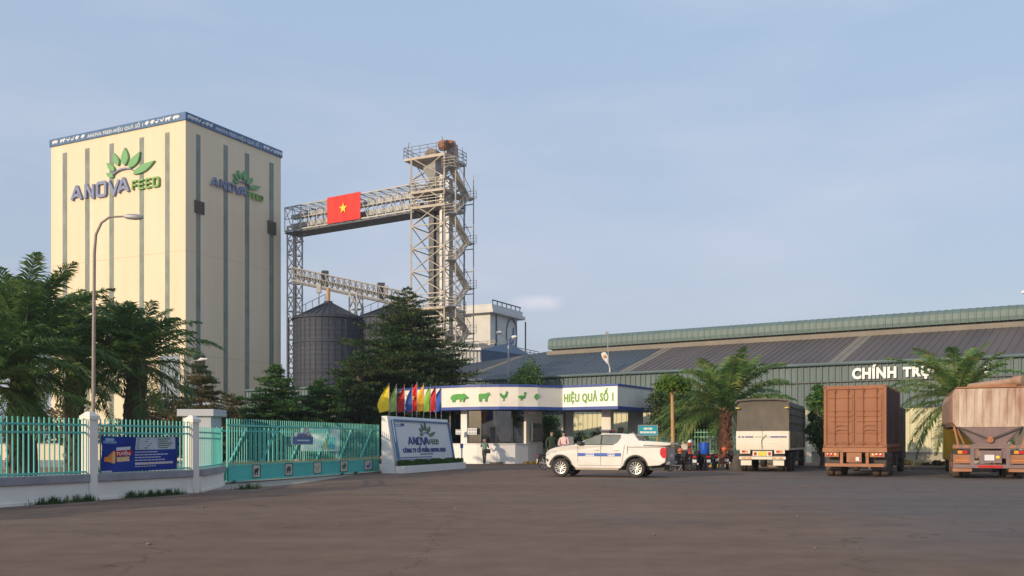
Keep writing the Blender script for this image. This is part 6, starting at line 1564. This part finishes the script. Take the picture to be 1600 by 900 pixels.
def container_truck():
    root = truck_root('container_truck', 1385, 38.6, 27, 1.22, 'flat trailer truck carrying a closed orange-brown freight container, rear to the road', 'truck')
    HW, L, Z0, Z1 = 1.22, 6.06, 1.20, 3.76
    cr = empty('freight_container', wm(root)@Vector((0, 0, Z0)), root.rotation_euler[2], 'orange-brown freight container with two locked rear doors riding on the trailer', 'container')
    def cb(k, name, m, par=cr, bevel=0):   # build in container coords (z from Z0)
        k.v = [(x, y, z-Z0) for x, y, z in k.v]; return k.build(name, m, par, bevel=bevel)
    k = MB(); k.box(-HW, HW, .08, L, Z0+.1, Z0+.16); k.box(-HW+.04, HW-.04, .1, L, Z1-.07, Z1-.04); k.box(-HW+.04, HW-.04, L-.06, L-.02, Z0+.1, Z1-.05); k.box(-HW+.05, HW-.05, .09, .12, Z0+.1, Z1-.08); cb(k, 'shell', M['container'])
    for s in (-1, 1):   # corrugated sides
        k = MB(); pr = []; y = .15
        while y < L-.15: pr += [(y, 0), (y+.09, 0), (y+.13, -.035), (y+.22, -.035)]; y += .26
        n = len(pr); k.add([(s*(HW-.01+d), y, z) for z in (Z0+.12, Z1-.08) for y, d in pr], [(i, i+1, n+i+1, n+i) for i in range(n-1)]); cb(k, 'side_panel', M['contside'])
    k = MB()
    for s in (-1, 1):
        x0, x1 = (HW-.12, HW) if s > 0 else (-HW, -HW+.12)
        k.box(x0, x1, 0, .14, Z0, Z1); k.box(x0, x1, L-.14, L, Z0, Z1); k.box(x0+(.0), x1, .14, L-.14, Z0, Z0+.14); k.box(x0+.04*(s > 0), x1-.04*(s < 0), .14, L-.14, Z1-.1, Z1)
    k.box(-HW+.12, HW-.12, .0, .12, Z1-.16, Z1-.002); k.box(-HW+.12, HW-.12, .0, .12, Z0, Z0+.12)
    cb(k, 'post_frame', M['container'], bevel=.01)
    for s in (-1, 1):
        k = MB()
        for z in (Z0+.01, Z1-.13): k.box(s*HW-.09 if s > 0 else -HW-.012, HW+.012 if s > 0 else -HW+.09, -.012, .16, z, z+.12)
        fr = cb(k, 'corner_casting', M['container'])
        k = MB()
        for z in (Z0+.04, Z1-.10): k.box(s*(HW-.045)-.025, s*(HW-.045)+.025, -.015, -.01, z, z+.06)
        o = cb(k, 'casting_hole', M['black'], fr)
    for x0, x1 in ((-HW+.13, -.015), (.015, HW-.13)):
        k = MB(); k.box(x0, x1, .05, .09, Z0+.13, Z1-.17)
        # pressed recesses as horizontal raised panels
        for a, b in ((.20, .52), (.60, 1.02), (1.07, 1.20), (1.28, 1.42), (1.50, 1.98), (2.04, 2.2)):
            k.box(x0+.06, x1-.06, .018, .05, Z0+a, Z0+b)
        dr = cb(k, 'door', M['container'], bevel=.008)
        for q in (.30, .78):
            x = x0+(x1-x0)*q; k = MB(); k.tube([(x, .0, Z0+.05), (x, .0, Z1-.08)], .021, 8)
            for z in (Z0+.15, Z0+.8, Z0+1.7, Z1-.25): k.box(x-.05, x+.05, .0, .04, z, z+.06)
            o = cb(k, 'lock_rod', mat('darker_rod', (.24, .09, .04), .6) if 'rod' not in M else M['rod'], dr)
        k = MB(); xm = x0+(x1-x0)*.3; xe = x0+(x1-x0)*.78
        for z in (.72, .90): k.tube([(xm, -.02, Z0+z-.03), ((xm+xe)/2-.1, -.035, Z0+z+.02), (xe, -.02, Z0+z)], .016, 6)
        cb(k, 'lock_handle', M['container'], dr)
    # trailer
    k = MB(); k.box(-.55, -.40, .1, 10.5, .85, 1.17); k.box(.40, .55, .1, 10.5, .85, 1.17); k.box(-HW-.03, HW+.03, -.12, .0, 1.02, 1.19)
    for y in (1.4, 3.2, 5.0, 6.1): k.box(-HW, HW, y, y+.12, 1.02, 1.17)
    k.build('chassis', M['chassis'], root)
    k = MB(); k.box(-1.15, 1.15, -.14, -.04, .42, .55)
    for s in (-1, 1): k.box(s*.50-.06, s*.50+.06, -.1, .0, .55, 1.02)
    k.build('under_run_bar', M['chassis'], root, bevel=.01)
    k = MB(); k.box(-.30, .28, -.1, -.04, .6, 1.0); k.build('plate_panel', M['chassis'], root); plate(root, .12, .74, .13, .16, M['board'], -.1)
    for s in (-1, 1):
        k = MB(); k.box(s*.88-.28, s*.88+.28, -.12, -.02, .82, 1.0); lb = k.build('lamp_box', M['chassis'], root)
        for i, m in enumerate(('amber', 'redlamp', 'redlamp')):
            x = s*.88+(-.15+.15*i)*s; k = MB(); k.lathe([(0, -.02), (.055, -.01), (.06, 0)], (x, -.12, .91), (0, 1, 0), 12); k.build('tail_light', M[m], lb)
        k = MB(); k.box(s*.88-.3, s*.88+.3, .35, .4, .3, .85); k.build('mud_flap', M['truckdark'], root)
    for y in (1.05, 2.35): dual(root, 1.08, y, .50, 'dusttyre', 'truckdark')
    k = MB(); k.box(-1.1, 1.1, 5.2, 6.6, .35, .85); k.build('side_box', M['truckdark'], root)
    for s in (-1, 1): wheel(root, (s*1.02, 8.6, .5), .5, .28, 0, 'truckdark', 'dusttyre', (1, 0, 0), .55, s)
    k = MB(); k.box(-1.18, 1.18, 7.6, 9.6, .6, 3.1); k.build('cab', M['truckdark'], root, bevel=.08)
container_truck()

def tank_truck():
    X, Y = XY(1547, 37.0); th = R(-22)
    root = empty('bulk_tank_trailer', (X, Y, 0), th, 'rusty dust-stained bulk feed tank trailer with yellow cab at the right picture edge', 'truck')
    HW = 1.42
    oct_ = [(-HW+.10, 2.05), (-HW, 2.22), (-HW, 3.10), (-HW+.28, 3.55), (HW-.28, 3.55), (HW, 3.10), (HW, 2.22), (HW-.10, 2.05)]
    rear = [(-HW+.25, 2.02), (-HW+.10, 2.2), (-HW+.10, 3.38), (-HW+.2, 3.52), (HW-.2, 3.52), (HW-.10, 3.38), (HW-.10, 2.2), (HW-.25, 2.02)]
    # shell: narrow front, bulged side
    k = MB(); secs = []
    for y, s, oz in ((0, 0, 0), (.55, 1, .0), (7.2, 1, 0), (7.7, 0, 0)):
        secs.append([((a[0]*(1-s)+b[0]*s), y, a[1]*(1-s)+b[1]*s) for a, b in zip(rear, oct_)])
    n = 8
    for s in secs: k.v += s
    for j in range(3):
        for i in range(n): k.f.append((j*n+i, j*n+(i+1) % n, (j+1)*n+(i+1) % n, (j+1)*n+i))
    k.f += [tuple(range(n)), tuple(reversed(range(3*n, 4*n)))]
    tk = k.build('tank', M['tankside'], root)
    k = MB(); k.prism([(x*.995, 2.03+(z-2.03)*.995) for x, z in rear], lambda x, z, y: Vector((x, y, z)), -.03, -.003)
    k.build('rear_plate', M['tank'], tk)
    k = MB()
    for i in range(9):
        x = -HW+.28+i*(2*HW-.56)/8; k.box(x-.02, x+.02, -.055, -.03, 2.15, 3.42)
    k.build('rib', M['tank'], tk)
    k = MB(); k.box(-HW+.25, HW-.25, .1, 7.4, 3.55, 3.60); k.box(-.35, HW-.5, 0.05, .12, 3.55, 3.66); k.build('top_walkway', M['chassis'], tk)
    k = MB(); k.tube([(-.6, 1.9, 3.68), (1.0, .25, 3.80)], .14, 12); k.lathe([(0, -.22), (.19, -.2), (.19, .2), (0, .22)], (1.02, .22, 3.80), (.7, -.7, 0), 14); k.build('auger_tube', M['tankside'], root, smooth=True)
    # hopper bottom
    k = MB(); k.add([(-HW+.30, -.01, 2.04), (HW-.30, -.01, 2.04), (.50, .05, 1.36), (-.50, .05, 1.36), (-HW+.2, 1.9, 2.04), (HW-.2, 1.9, 2.04), (.45, 1.3, 1.36), (-.45, 1.3, 1.36)], [(0, 1, 2, 3), (7, 6, 5, 4), (1, 5, 6, 2), (4, 0, 3, 7), (3, 2, 6, 7)])
    hp = k.build('hopper', M['purple'], root)
    k = MB(); k.bar((-HW+.3, -.05, 2.02), (-.06, -.05, 1.56), .07); k.bar((HW-.3, -.05, 2.02), (.06, -.05, 1.56), .07); k.bar((-HW+.3, .0, 2.02), (-.55, .0, 1.36), .05); k.bar((HW-.3, .0, 2.02), (.55, .0, 1.36), .05); k.build('hopper_brace', M['truckdark'], hp)
    k = MB(); k.lathe([(0, -.04), (.13, -.02), (.14, .05)], (0, -.06, 1.53), (0, 1, 0), 16); k.build('hatch', M['rust'], hp)
    k = MB()
    for s in (-1, 1): k.bar((s*(HW-.15), .1, 2.05), (s*(HW-.3), .05, 1.3), .07); k.bar((s*(HW-.25), .3, 2.05), (s*.9, .1, 1.35), .05)
    k.build('leg', M['chassis'], root)
    # frame
    k = MB(); k.box(-1.32, 1.32, -.04, .1, 1.18, 1.33); k.box(-.62, .62, -.06, -.0, 1.30, 1.36); k.box(-.55, -.40, 0, 11, .8, 1.18); k.box(.40, .55, 0, 11, .8, 1.18); k.build('chassis', M['purple'], root)
    k = MB()
    for s in (-1, 1): k.box(s*.62-.07, s*.62+.07, -.06, .04, .42, 1.2)
    k.box(-1.3, 1.3, -.08, .02, .42, .56); k.build('under_run_bar', M['purple'], root)
    k = MB(); k.box(-.42, .42, -.1, -.08, .44, .53); k.build('reflector_strip', M['redlamp'], root)
    k = MB(); k.box(-.38, .40, -.07, .0, .62, 1.10); k.build('plate_panel', M['purple'], root); plate(root, -.03, .83, .34, .22, M['board'], -.07); plate(root, .26, .85, .12, .1, M['star'], -.07)
    for s in (-1, 1):
        k = MB(); k.box(s*.98-.32, s*.98+.32, -.05, .03, .96, 1.12); lb = k.build('lamp_box', M['black'], root)
        k = MB(); k.box(s*.98-.16, s*.98+.0, -.07, -.05, .98, 1.10); k.build('tail_light', M['amber'], lb); k = MB(); k.box(s*.98+.01, s*.98+.18, -.07, -.05, .98, 1.10); k.build('tail_light', M['redlamp'], lb)
        k = MB(); k.box(s*.98-.32, s*.98+.32, -.03, .03, .60, .94); mf = k.build('mud_flap', M['chassis'], root)
        k = MB()
        for i in range(6): k.box(s*.98-.2+i*.07, s*.98-.2+i*.07+.045, -.04, -.03, .70, .745)
        k.build('lettering', M['orange'], mf)
        k = MB(); k.box(s*.98-.34, s*.98+.34, -.06, .25, .28, .40); k.build('guard_step', M['chassis'], root)
        k = MB()
        for i in range(2): k.box(s*.98-.3+i*.35, s*.98-.3+i*.35+.2, -.055, -.04, 1.2, 1.3)
        k.build('reflector', M['chassis'], root)
    for y in (1.2, 2.5, 3.8): dual(root, 1.12, y, .48, 'dusttyre', 'chassis')
    k = MB(); k.box(-1.25, 1.25, 9.0, 11.0, .55, 3.0); k.build('cab', M['yellow'], root, bevel=.1)
    for s in (-1, 1): wheel(root, (s*1.02, 10.0, .5), .5, .28, 0, 'yellow', 'dusttyre', (1, 0, 0), .55, s)
tank_truck()

# motorbikes, seen from behind
def make_bike():
    root = empty('motorbike', (0, 0, 0), 0, 'x', 'motorbike', 'motorbikes parked in a row')
    for y in (0, 1.22):
        t = wheel(root, (0, y, .29), .29, .09, 8, 'rim', 'tyre', (1, 0, 0), .78, 1)
    k = MB()
    secs = [(-.28, .62, .07, .06), (-.1, .66, .12, .10), (.2, .60, .14, .16), (.5, .50, .12, .18), (.72, .42, .10, .12)]
    n = 8
    for y, z, wx, wz in secs: k.v += [(wx*math.cos(2*math.pi*i/n), y, z+wz*math.sin(2*math.pi*i/n)) for i in range(n)]
    for j in range(len(secs)-1):
        for i in range(n): k.f.append((j*n+i, (j+1)*n+i, (j+1)*n+(i+1) % n, j*n+(i+1) % n))
    k.f += [tuple(range(n)), tuple(reversed(range(4*n, 5*n)))]
    k.build('body', M['black'], root, smooth=True)
    k = MB(); sc = [(-.30, .80, .10), (-.05, .80, .14), (.25, .77, .14), (.55, .76, .10)]
    for y, z, wx in sc: k.v += [(-wx, y, z-.05), (wx, y, z-.05), (wx*.8, y, z+.03), (-wx*.8, y, z+.03)]
    for j in range(3):
        for i in range(4): k.f.append((j*4+i, j*4+(i+1) % 4, (j+1)*4+(i+1) % 4, (j+1)*4+i))
    k.f += [(3, 2, 1, 0), (12, 13, 14, 15)]; k.build('seat', M['black'], root, bevel=.02)
    k = MB(); k.prism([(.85, .35), (.78, .70), (.92, .98), (1.02, .98), (1.08, .75), (1.0, .45)], lambda y, z, x: Vector((x, y, z)), -.13, .13); k.build('leg_shield', mat('black_gloss', (.03, .02, .022), .25), root, bevel=.03)
    k = MB(); k.tube([(-.33, .88, 1.00), (-.15, .95, 1.02), (0, .98, .99), (.15, .95, 1.02), (.33, .88, 1.00)], .018, 6); k.tube([(0, .98, .98), (0, 1.22, .3)], .03, 6); hb = k.build('handlebar', M['steeldark'], root)
    for s in (-1, 1):
        k = MB(); k.tube([(s*.2, .95, 1.02), (s*.30, .92, 1.16)], .008, 5); k.lathe([(0, -.012), (.055, -.01), (.055, .01), (0, .012)], (s*.31, .92, 1.19), (0, 1, 0), 10); k.build('mirror', M['black'], hb)
        k = MB(); k.tube([(s*.09, 0, .3), (s*.10, -.12, .62)], .025, 6); k.build('shock_absorber', M['steel'], root)
    k = MB(); k.tube([(.14, .5, .28), (.15, .1, .28), (.15, -.28, .36)], [.025, .04, .045], 8); k.build('exhaust', M['steel'], root, smooth=True)
    k = MB(); k.box(-.09, .09, -.36, -.29, .66, .74); k.build('tail_light', M['redlamp'], root, bevel=.01)
    k = MB(); k.add([(-.05, -.30, .62), (.05, -.30, .62), (.05, -.36, .28), (-.05, -.36, .28), (-.05, -.27, .62), (.05, -.27, .62), (.05, -.33, .28), (-.05, -.33, .28)], [(0, 1, 2, 3), (7, 6, 5, 4), (0, 3, 7, 4), (1, 5, 6, 2)]); k.build('mudguard', M['black'], root)
    k = MB(); k.box(-.095, .095, -.375, -.365, .42, .56); k.build('number_plate', M['board'], root)
    k = MB(); k.tube([(-.1, .6, .25), (-.28, .55, .0)], .012, 5); k.build('side_stand', M['steel'], root)
    return root
bp = make_bike()
bikes = [(1058, 50.0, -30, 'dark motorbike in the second row, just right of the ochre tree trunk base'), (1116, 49.8, 12, 'black motorbike right of the blue barrel, turned slightly away'), (1086, 47.2, -15, 'black motorbike in the front row between the orange helmet and the blue barrel'), (1047, 46.5, -60, 'dark motorbike half hidden behind the tail of the white pickup'), (1068, 47.5, -12, 'black motorbike with an orange helmet on it, next right of the pickup'), (1079, 49.3, 8, 'dark red motorbike behind the one with the orange helmet'),
         (1096, 48.8, -8, 'black motorbike just left of the one carrying the blue barrel'), (1103, 47.6, 10, 'motorbike carrying the blue barrel on its seat'), (1137, 49.5, -22, 'leaning motorbike with red helmet nearest the canvas truck')]
for i, (px, Y, a, lb) in enumerate(bikes):
    loc = (*XY(px, Y), 0)
    if i == 0: bp.location = loc; bp.rotation_euler = (0, 0, R(a)); bp['label'] = lb
    else: copy_tree(bp, None, loc, R(a), lb)
def bike_extras():
    X, Y = XY(1101, 48.1); r = empty('plastic_barrel', (X, Y, .83), 0, 'open blue plastic barrel standing on a motorbike seat', 'barrel')
    k = MB(); k.lathe([(0, .0), (.21, 0), (.23, .05), (.245, .3), (.25, .52), (.265, .53), (.265, .57), (.24, .57), (.23, .1), (0, .1)], (X, Y, .83), (0, 0, 1), 20); k.build('drum', M['barrel'], r, True, smooth=True)
    k = MB(); k.tube([(X-.26, Y, 1.3), (X-.29, Y, 1.2), (X-.26, Y, 1.1)], .015, 5); k.build('grip', M['barrel'], r, True)
    for x, Y, z, lb in ((1063.5, 47.9, .98, 'orange helmet resting on the motorbike nearest the pickup tail'), (1131.5, 50.2, 1.04, 'red-orange helmet on the motorbike nearest the canvas truck')):
        X = XY(x, Y)[0]; r = empty('helmet', (X, Y, z-.1), 0, lb, 'helmet', 'orange helmets')
        k = MB(); k.lathe([(.0, .14), (.08, .12), (.13, .05), (.14, -.02), (.13, -.09), (.11, -.1)], (X, Y, z), (0, 0, 1), 14); k.build('shell', clr('helmet_orange', (.75, .12, .03), .4), r, True, smooth=True)
        k = MB(); k.lathe([(.145, -.02), (.15, 0), (.145, .02)], (X, Y, z-.03), (0, 0, 1), 14); k.build('rim_band', M['black'], r, True)
    X, Y = XY(1078, 52.5); r = empty('fire_hydrant', (X, Y, 0), 0, 'red post with white band standing in front of the cream fence pier', 'hydrant')
    k = MB(); k.tube([(X, Y, 0), (X, Y, 1.0), (X, Y, 1.35), (X, Y, 1.4)], [.1, .1, .09, .12], 10); k.build('barrel', clr('hydrant_red', (.45, .04, .03)), r, True); k = MB(); k.tube([(X, Y, 1.4), (X, Y, 1.5), (X, Y, 1.55)], [.11, .1, .03], 10); k.build('cap', M['letterwhite'], r, True)
    # tipped dark box / covered pile beside truck
    X, Y = XY(1155, 48.5); r = empty('covered_pile', (X, Y, 0), 0, 'dark cloth-covered pile left of the canvas truck wheels', 'pile')
    k = MB(); rg = np.random.RandomState(4); n = 10; V = []
    for j in range(6):
        rr = (1-j/5)**.6*.55+.02
        for i in range(n): a = 2*math.pi*i/n; V.append((X+rr*math.cos(a)*rg.uniform(.85, 1.1), Y+rr*.7*math.sin(a), .95*j/5))
    k.add(V, [(j*n+i, j*n+(i+1) % n, (j+1)*n+(i+1) % n, (j+1)*n+i) for j in range(5) for i in range(n)]+[tuple(range(5*n, 6*n))]); k.build('cover', M['truckdark'], r, True, smooth=True)
bike_extras()

# ================================================================ PEOPLE
def person(loc, rz, label, joints, top, legs, skirt=None, hair='short', scale=1.0, group='people at the gatehouse'):
    """joints: dict of positions (x right, y forward, z up)"""
    root = empty('person', loc, rz, label, 'person', group)
    J = joints
    names = ['pelvis', 'belly', 'chest', 'neck', 'headb', 'head', 'shl', 'ell', 'wrl', 'hal', 'shr', 'elr', 'wrr', 'har', 'hil', 'knl', 'anl', 'tol', 'hir', 'knr', 'anr', 'tor']
    ed = [('pelvis', 'belly'), ('belly', 'chest'), ('chest', 'neck'), ('neck', 'headb'), ('headb', 'head'), ('chest', 'shl'), ('shl', 'ell'), ('ell', 'wrl'), ('wrl', 'hal'), ('chest', 'shr'), ('shr', 'elr'), ('elr', 'wrr'), ('wrr', 'har'),
          ('pelvis', 'hil'), ('hil', 'knl'), ('knl', 'anl'), ('anl', 'tol'), ('pelvis', 'hir'), ('hir', 'knr'), ('knr', 'anr'), ('anr', 'tor')]
    rad = dict(pelvis=(.15, .11), belly=(.14, .10), chest=(.16, .11), neck=(.055, .055), headb=(.075, .085), head=(.075, .09), shl=(.065, .065), shr=(.065, .065), ell=(.047, .047), elr=(.047, .047), wrl=(.03, .03), wrr=(.03, .03), hal=(.035, .018), har=(.035, .018), hil=(.095, .095), hir=(.095, .095), knl=(.062, .062), knr=(.062, .062), anl=(.04, .04), anr=(.04, .04), tol=(.04, .03), tor=(.04, .03))
    me = bpy.data.meshes.new('p'); me.from_pydata([Vector(J[n])*scale for n in names], [(names.index(a), names.index(b)) for a, b in ed], [])
    ob = bpy.data.objects.new('p', me); COL.objects.link(ob); sk = ob.modifiers.new('s', 'SKIN')
    sv = me.skin_vertices[0].data
    for i, n in enumerate(names): sv[i].radius = [r_*scale for r_ in rad[n]]; sv[i].use_root = (n == 'pelvis')
    sub = ob.modifiers.new('u', 'SUBSURF'); sub.levels = 1; sub.render_levels = 1
    bpy.context.view_layer.update(); dg = bpy.context.evaluated_depsgraph_get()
    bm_ = bpy.data.meshes.new_from_object(ob.evaluated_get(dg)); V = [v.co.copy() for v in bm_.vertices]; Fq = [tuple(p.vertices) for p in bm_.polygons]
    bpy.data.objects.remove(ob); bpy.data.meshes.remove(me); bpy.data.meshes.remove(bm_)
    k = MB(); k.add(V, Fq); nb = len(Fq)
    for h, w_ in (('hal', 'wrl'), ('har', 'wrr')):       # five fingers each
        H = Vector(J[h])*scale; d = (H-Vector(J[w_])*scale).normalized(); s_ = d.cross(Vector((0, 1, .2))).normalized()
        c_ = s_.cross(d)
        for i, ln in enumerate((.065, .075, .07, .055)):
            o = H+s_*(-.027+.018*i)*1; k.tube([o, o+d*ln*.55, o+d*ln*.85+c_*.02], [.009, .008, .006], 5)
        o = H-d*.03-s_*.03; k.tube([o, o-s_*.03+d*.03, o-s_*.035+d*.055], [.011, .009, .007], 5)
    # nose, ears, eyes
    hd = Vector(J['head'])*scale; fw = Vector(J.get('face', (0, 1, 0))).normalized(); sd = fw.cross(Vector((0, 0, 1))).normalized()
    c0 = (hd+Vector(J['headb'])*scale)/2
    k.tube([c0+fw*.085+Vector((0, 0, .02)), c0+fw*.108-Vector((0, 0, .015))], [.008, .014], 5)
    for s in (-1, 1): k.tube([c0+sd*s*.08+Vector((0, 0, .02)), c0+sd*s*.09-Vector((0, 0, .03))], [.012, .012], 5)
    o = k.build('body', [M['skin'], top, legs], root, smooth=True); me = o.data
    segs = [(J[a], J[b], a, b) for a, b in ed]
    def near(p):
        best = None; bd = 9
        for a, b, na, nb_ in segs:
            a = Vector(a)*scale; b = Vector(b)*scale; ab = b-a; t = max(0, min(1, (p-a).dot(ab)/max(1e-9, ab.length_squared))); dd = (p-a-ab*t).length
            if dd < bd: bd = dd; best = (na, nb_)
        return best
    for p in me.polygons:
        a, b = near(p.center)
        if b in ('headb', 'head', 'hal', 'har') : m = 0
        elif b in ('wrl', 'wrr'): m = 1 if J.get('long', 1) else 0
        elif b in ('hil', 'knl', 'anl', 'hir', 'knr', 'anr') : m = 2
        elif b in ('tol', 'tor'): m = 2
        else: m = 1
        p.material_index = m
    for s in (-1, 1):
        k = MB(); e = c0+fw*.088+sd*s*.03+Vector((0, 0, .025)); k.lathe([(0, .008), (.008, .004), (.01, 0)], e, fw, 8); k.build('eye', M['black'], o, False)
    k = MB(); k.add([c0+fw*.092+sd*a-Vector((0, 0, b)) for a, b in ((-.022, .045), (.022, .045), (.018, .053), (-.018, .053))], [(0, 1, 2, 3)]); k.build('mouth', mat('lip', (.3, .1, .09), .6) if 'lip' not in M else M['lip'], o, False)
    # hair cap
    k = MB(); n = 14; V = []; rows = 7
    for j in range(rows+1):
        th_ = math.pi*.62*j/rows
        for i in range(n):
            a = 2*math.pi*i/n; dv = Vector((math.cos(a)*math.sin(th_), math.sin(a)*math.sin(th_), math.cos(th_)))
            front = dv.dot(fw); z = dv.z
            if front > .35 and th_ > .95: dv = Vector((math.cos(a)*math.sin(.95), math.sin(a)*math.sin(.95), math.cos(.95)))
            V.append(c0+Vector((0, 0, .03))+Vector((dv.x*.098, dv.y*.108, dv.z*.118)))
    k.add(V, [(j*n+i, (j+1)*n+i, (j+1)*n+(i+1) % n, j*n+(i+1) % n) for j in range(rows) for i in range(n)]); 
    if hair == 'long': k.tube([c0-fw*.06+Vector((0, 0, .02)), c0-fw*.10-Vector((0, 0, .15)), c0-fw*.10-Vector((0, 0, .32))], [.09, .085, .03], 10)
    if hair != 'none': k.build('hair', M['hair'], o, False, smooth=True)
    return root, o, c0
STAND = dict(pelvis=(0, 0, .93), belly=(0, .01, 1.1), chest=(0, 0, 1.33), neck=(0, .01, 1.49), headb=(0, .03, 1.56), head=(0, .035, 1.66), shl=(-.19, 0, 1.40), ell=(-.26, -.02, 1.12), wrl=(-.24, .08, .88), hal=(-.23, .12, .80),
             shr=(.19, 0, 1.40), elr=(.26, -.02, 1.12), wrr=(.24, .08, .88), har=(.23, .12, .80), hil=(-.10, 0, .88), knl=(-.11, .03, .50), anl=(-.11, 0, .09), tol=(-.12, .16, .04), hir=(.10, 0, .88), knr=(.11, .03, .50), anr=(.11, 0, .09), tor=(.12, .16, .04), face=(0, 1, 0))
lean = dict(STAND); lean.update(pelvis=(0, 0, .92), belly=(0, .07, 1.06), chest=(0, .2, 1.24), neck=(0, .30, 1.37), headb=(0, .36, 1.42), head=(0, .41, 1.50), shl=(-.19, .2, 1.30), ell=(-.24, .36, 1.10), wrl=(-.16, .55, 1.18), hal=(-.14, .62, 1.20),
    shr=(.19, .2, 1.30), elr=(.26, .28, 1.05), wrr=(.18, .5, 1.16), har=(.15, .58, 1.20), hil=(-.09, 0, .87), knl=(-.07, .04, .48), anl=(-.04, -.05, .09), tol=(-.05, .1, .04), hir=(.09, 0, .87), knr=(.05, .05, .48), anr=(.03, .0, .09), tor=(.03, .15, .04), face=(0, .9, -.2))
pj, pb, pc = person((*XY(757, 61.0), 0), R(0), 'person in a grey-green jacket leaning at the gatehouse window with a dark bag', lean, clr('greygreen_jacket', (.17, .24, .20)), clr('dark_trousers', (.05, .045, .04)), hair='none')
k = MB(); k.lathe([(.0, .13), (.08, .115), (.12, .05), (.125, -.02), (.15, -.035), (.12, -.03)], pc+Vector((0, 0, .04)), (0, 0, 1), 14); k.build('cap', clr('brown_cap', (.30, .16, .09)), pb, False, smooth=True)
bagr = empty('shoulder_bag', Vector((*XY(763, 60.8), 1.0)), 0, 'dark bag hanging at the hip of the person at the window', 'bag')
k = MB(); X, Y = XY(761, 60.85); k.box(X-.22, X+.22, Y-.1, Y+.08, .70, .98); k.build('pouch', M['black'], bagr, True, bevel=.05); k = MB(); k.tube([(X-.05, Y, .95), (X-.1, Y+.05, 1.25), (X-.2, Y+.2, 1.42)], .015, 5); k.build('strap', M['black'], bagr, True)
arms = dict(STAND); arms.update(ell=(-.25, .05, 1.12), wrl=(-.08, .24, 1.12), hal=(-.01, .28, 1.13), elr=(.25, .05, 1.12), wrr=(.08, .26, 1.08), har=(.01, .30, 1.08))
person((*XY(862, 49.5), 0), R(200), 'person in dark green shirt standing under the canopy beside the gatehouse', STAND, clr('dark_green_shirt', (.03, .05, .025)), clr('olive_trousers', (.05, .06, .035)), scale=1.17)
person((*XY(881.5, 49.0), 0), R(150), 'woman in a pale pink top with folded arms behind the pickup bonnet', arms, clr('pale_pink_top', (.70, .48, .46)), clr('black_trousers', (.02, .02, .025)), hair='long', scale=1.16)
person((*XY(964.5, 55), 0), R(180), 'person whose dark hair just shows above the pickup cab near the grey pier', STAND, clr('brown_shirt', (.14, .09, .07)), clr('black_trousers', (.02, .02, .025)), scale=1.10)
copy_tree(bp, None, (*XY(850, 49.5), 0), R(-75), 'dark motorbike standing in front of the pickup nose by the gatehouse corner')

# ---------------------------------------------------------------- air
k = MB(); k.box(-720, 720, -420, 1120, -1, 43)
hm = bpy.data.materials.new('haze_air'); hm.use_nodes = True; t = hm.node_tree; t.nodes.remove(t.nodes['Principled BSDF'])
pv = t.nodes.new('ShaderNodeVolumePrincipled'); pv.inputs['Color'].default_value = (.86, .90, .96, 1); pv.inputs['Density'].default_value = HAZE_D; pv.inputs['Anisotropy'].default_value = .2
t.links.new(pv.outputs[0], t.nodes['Material Output'].inputs['Volume'])
tag(k.build('haze', hm), kind='stuff')
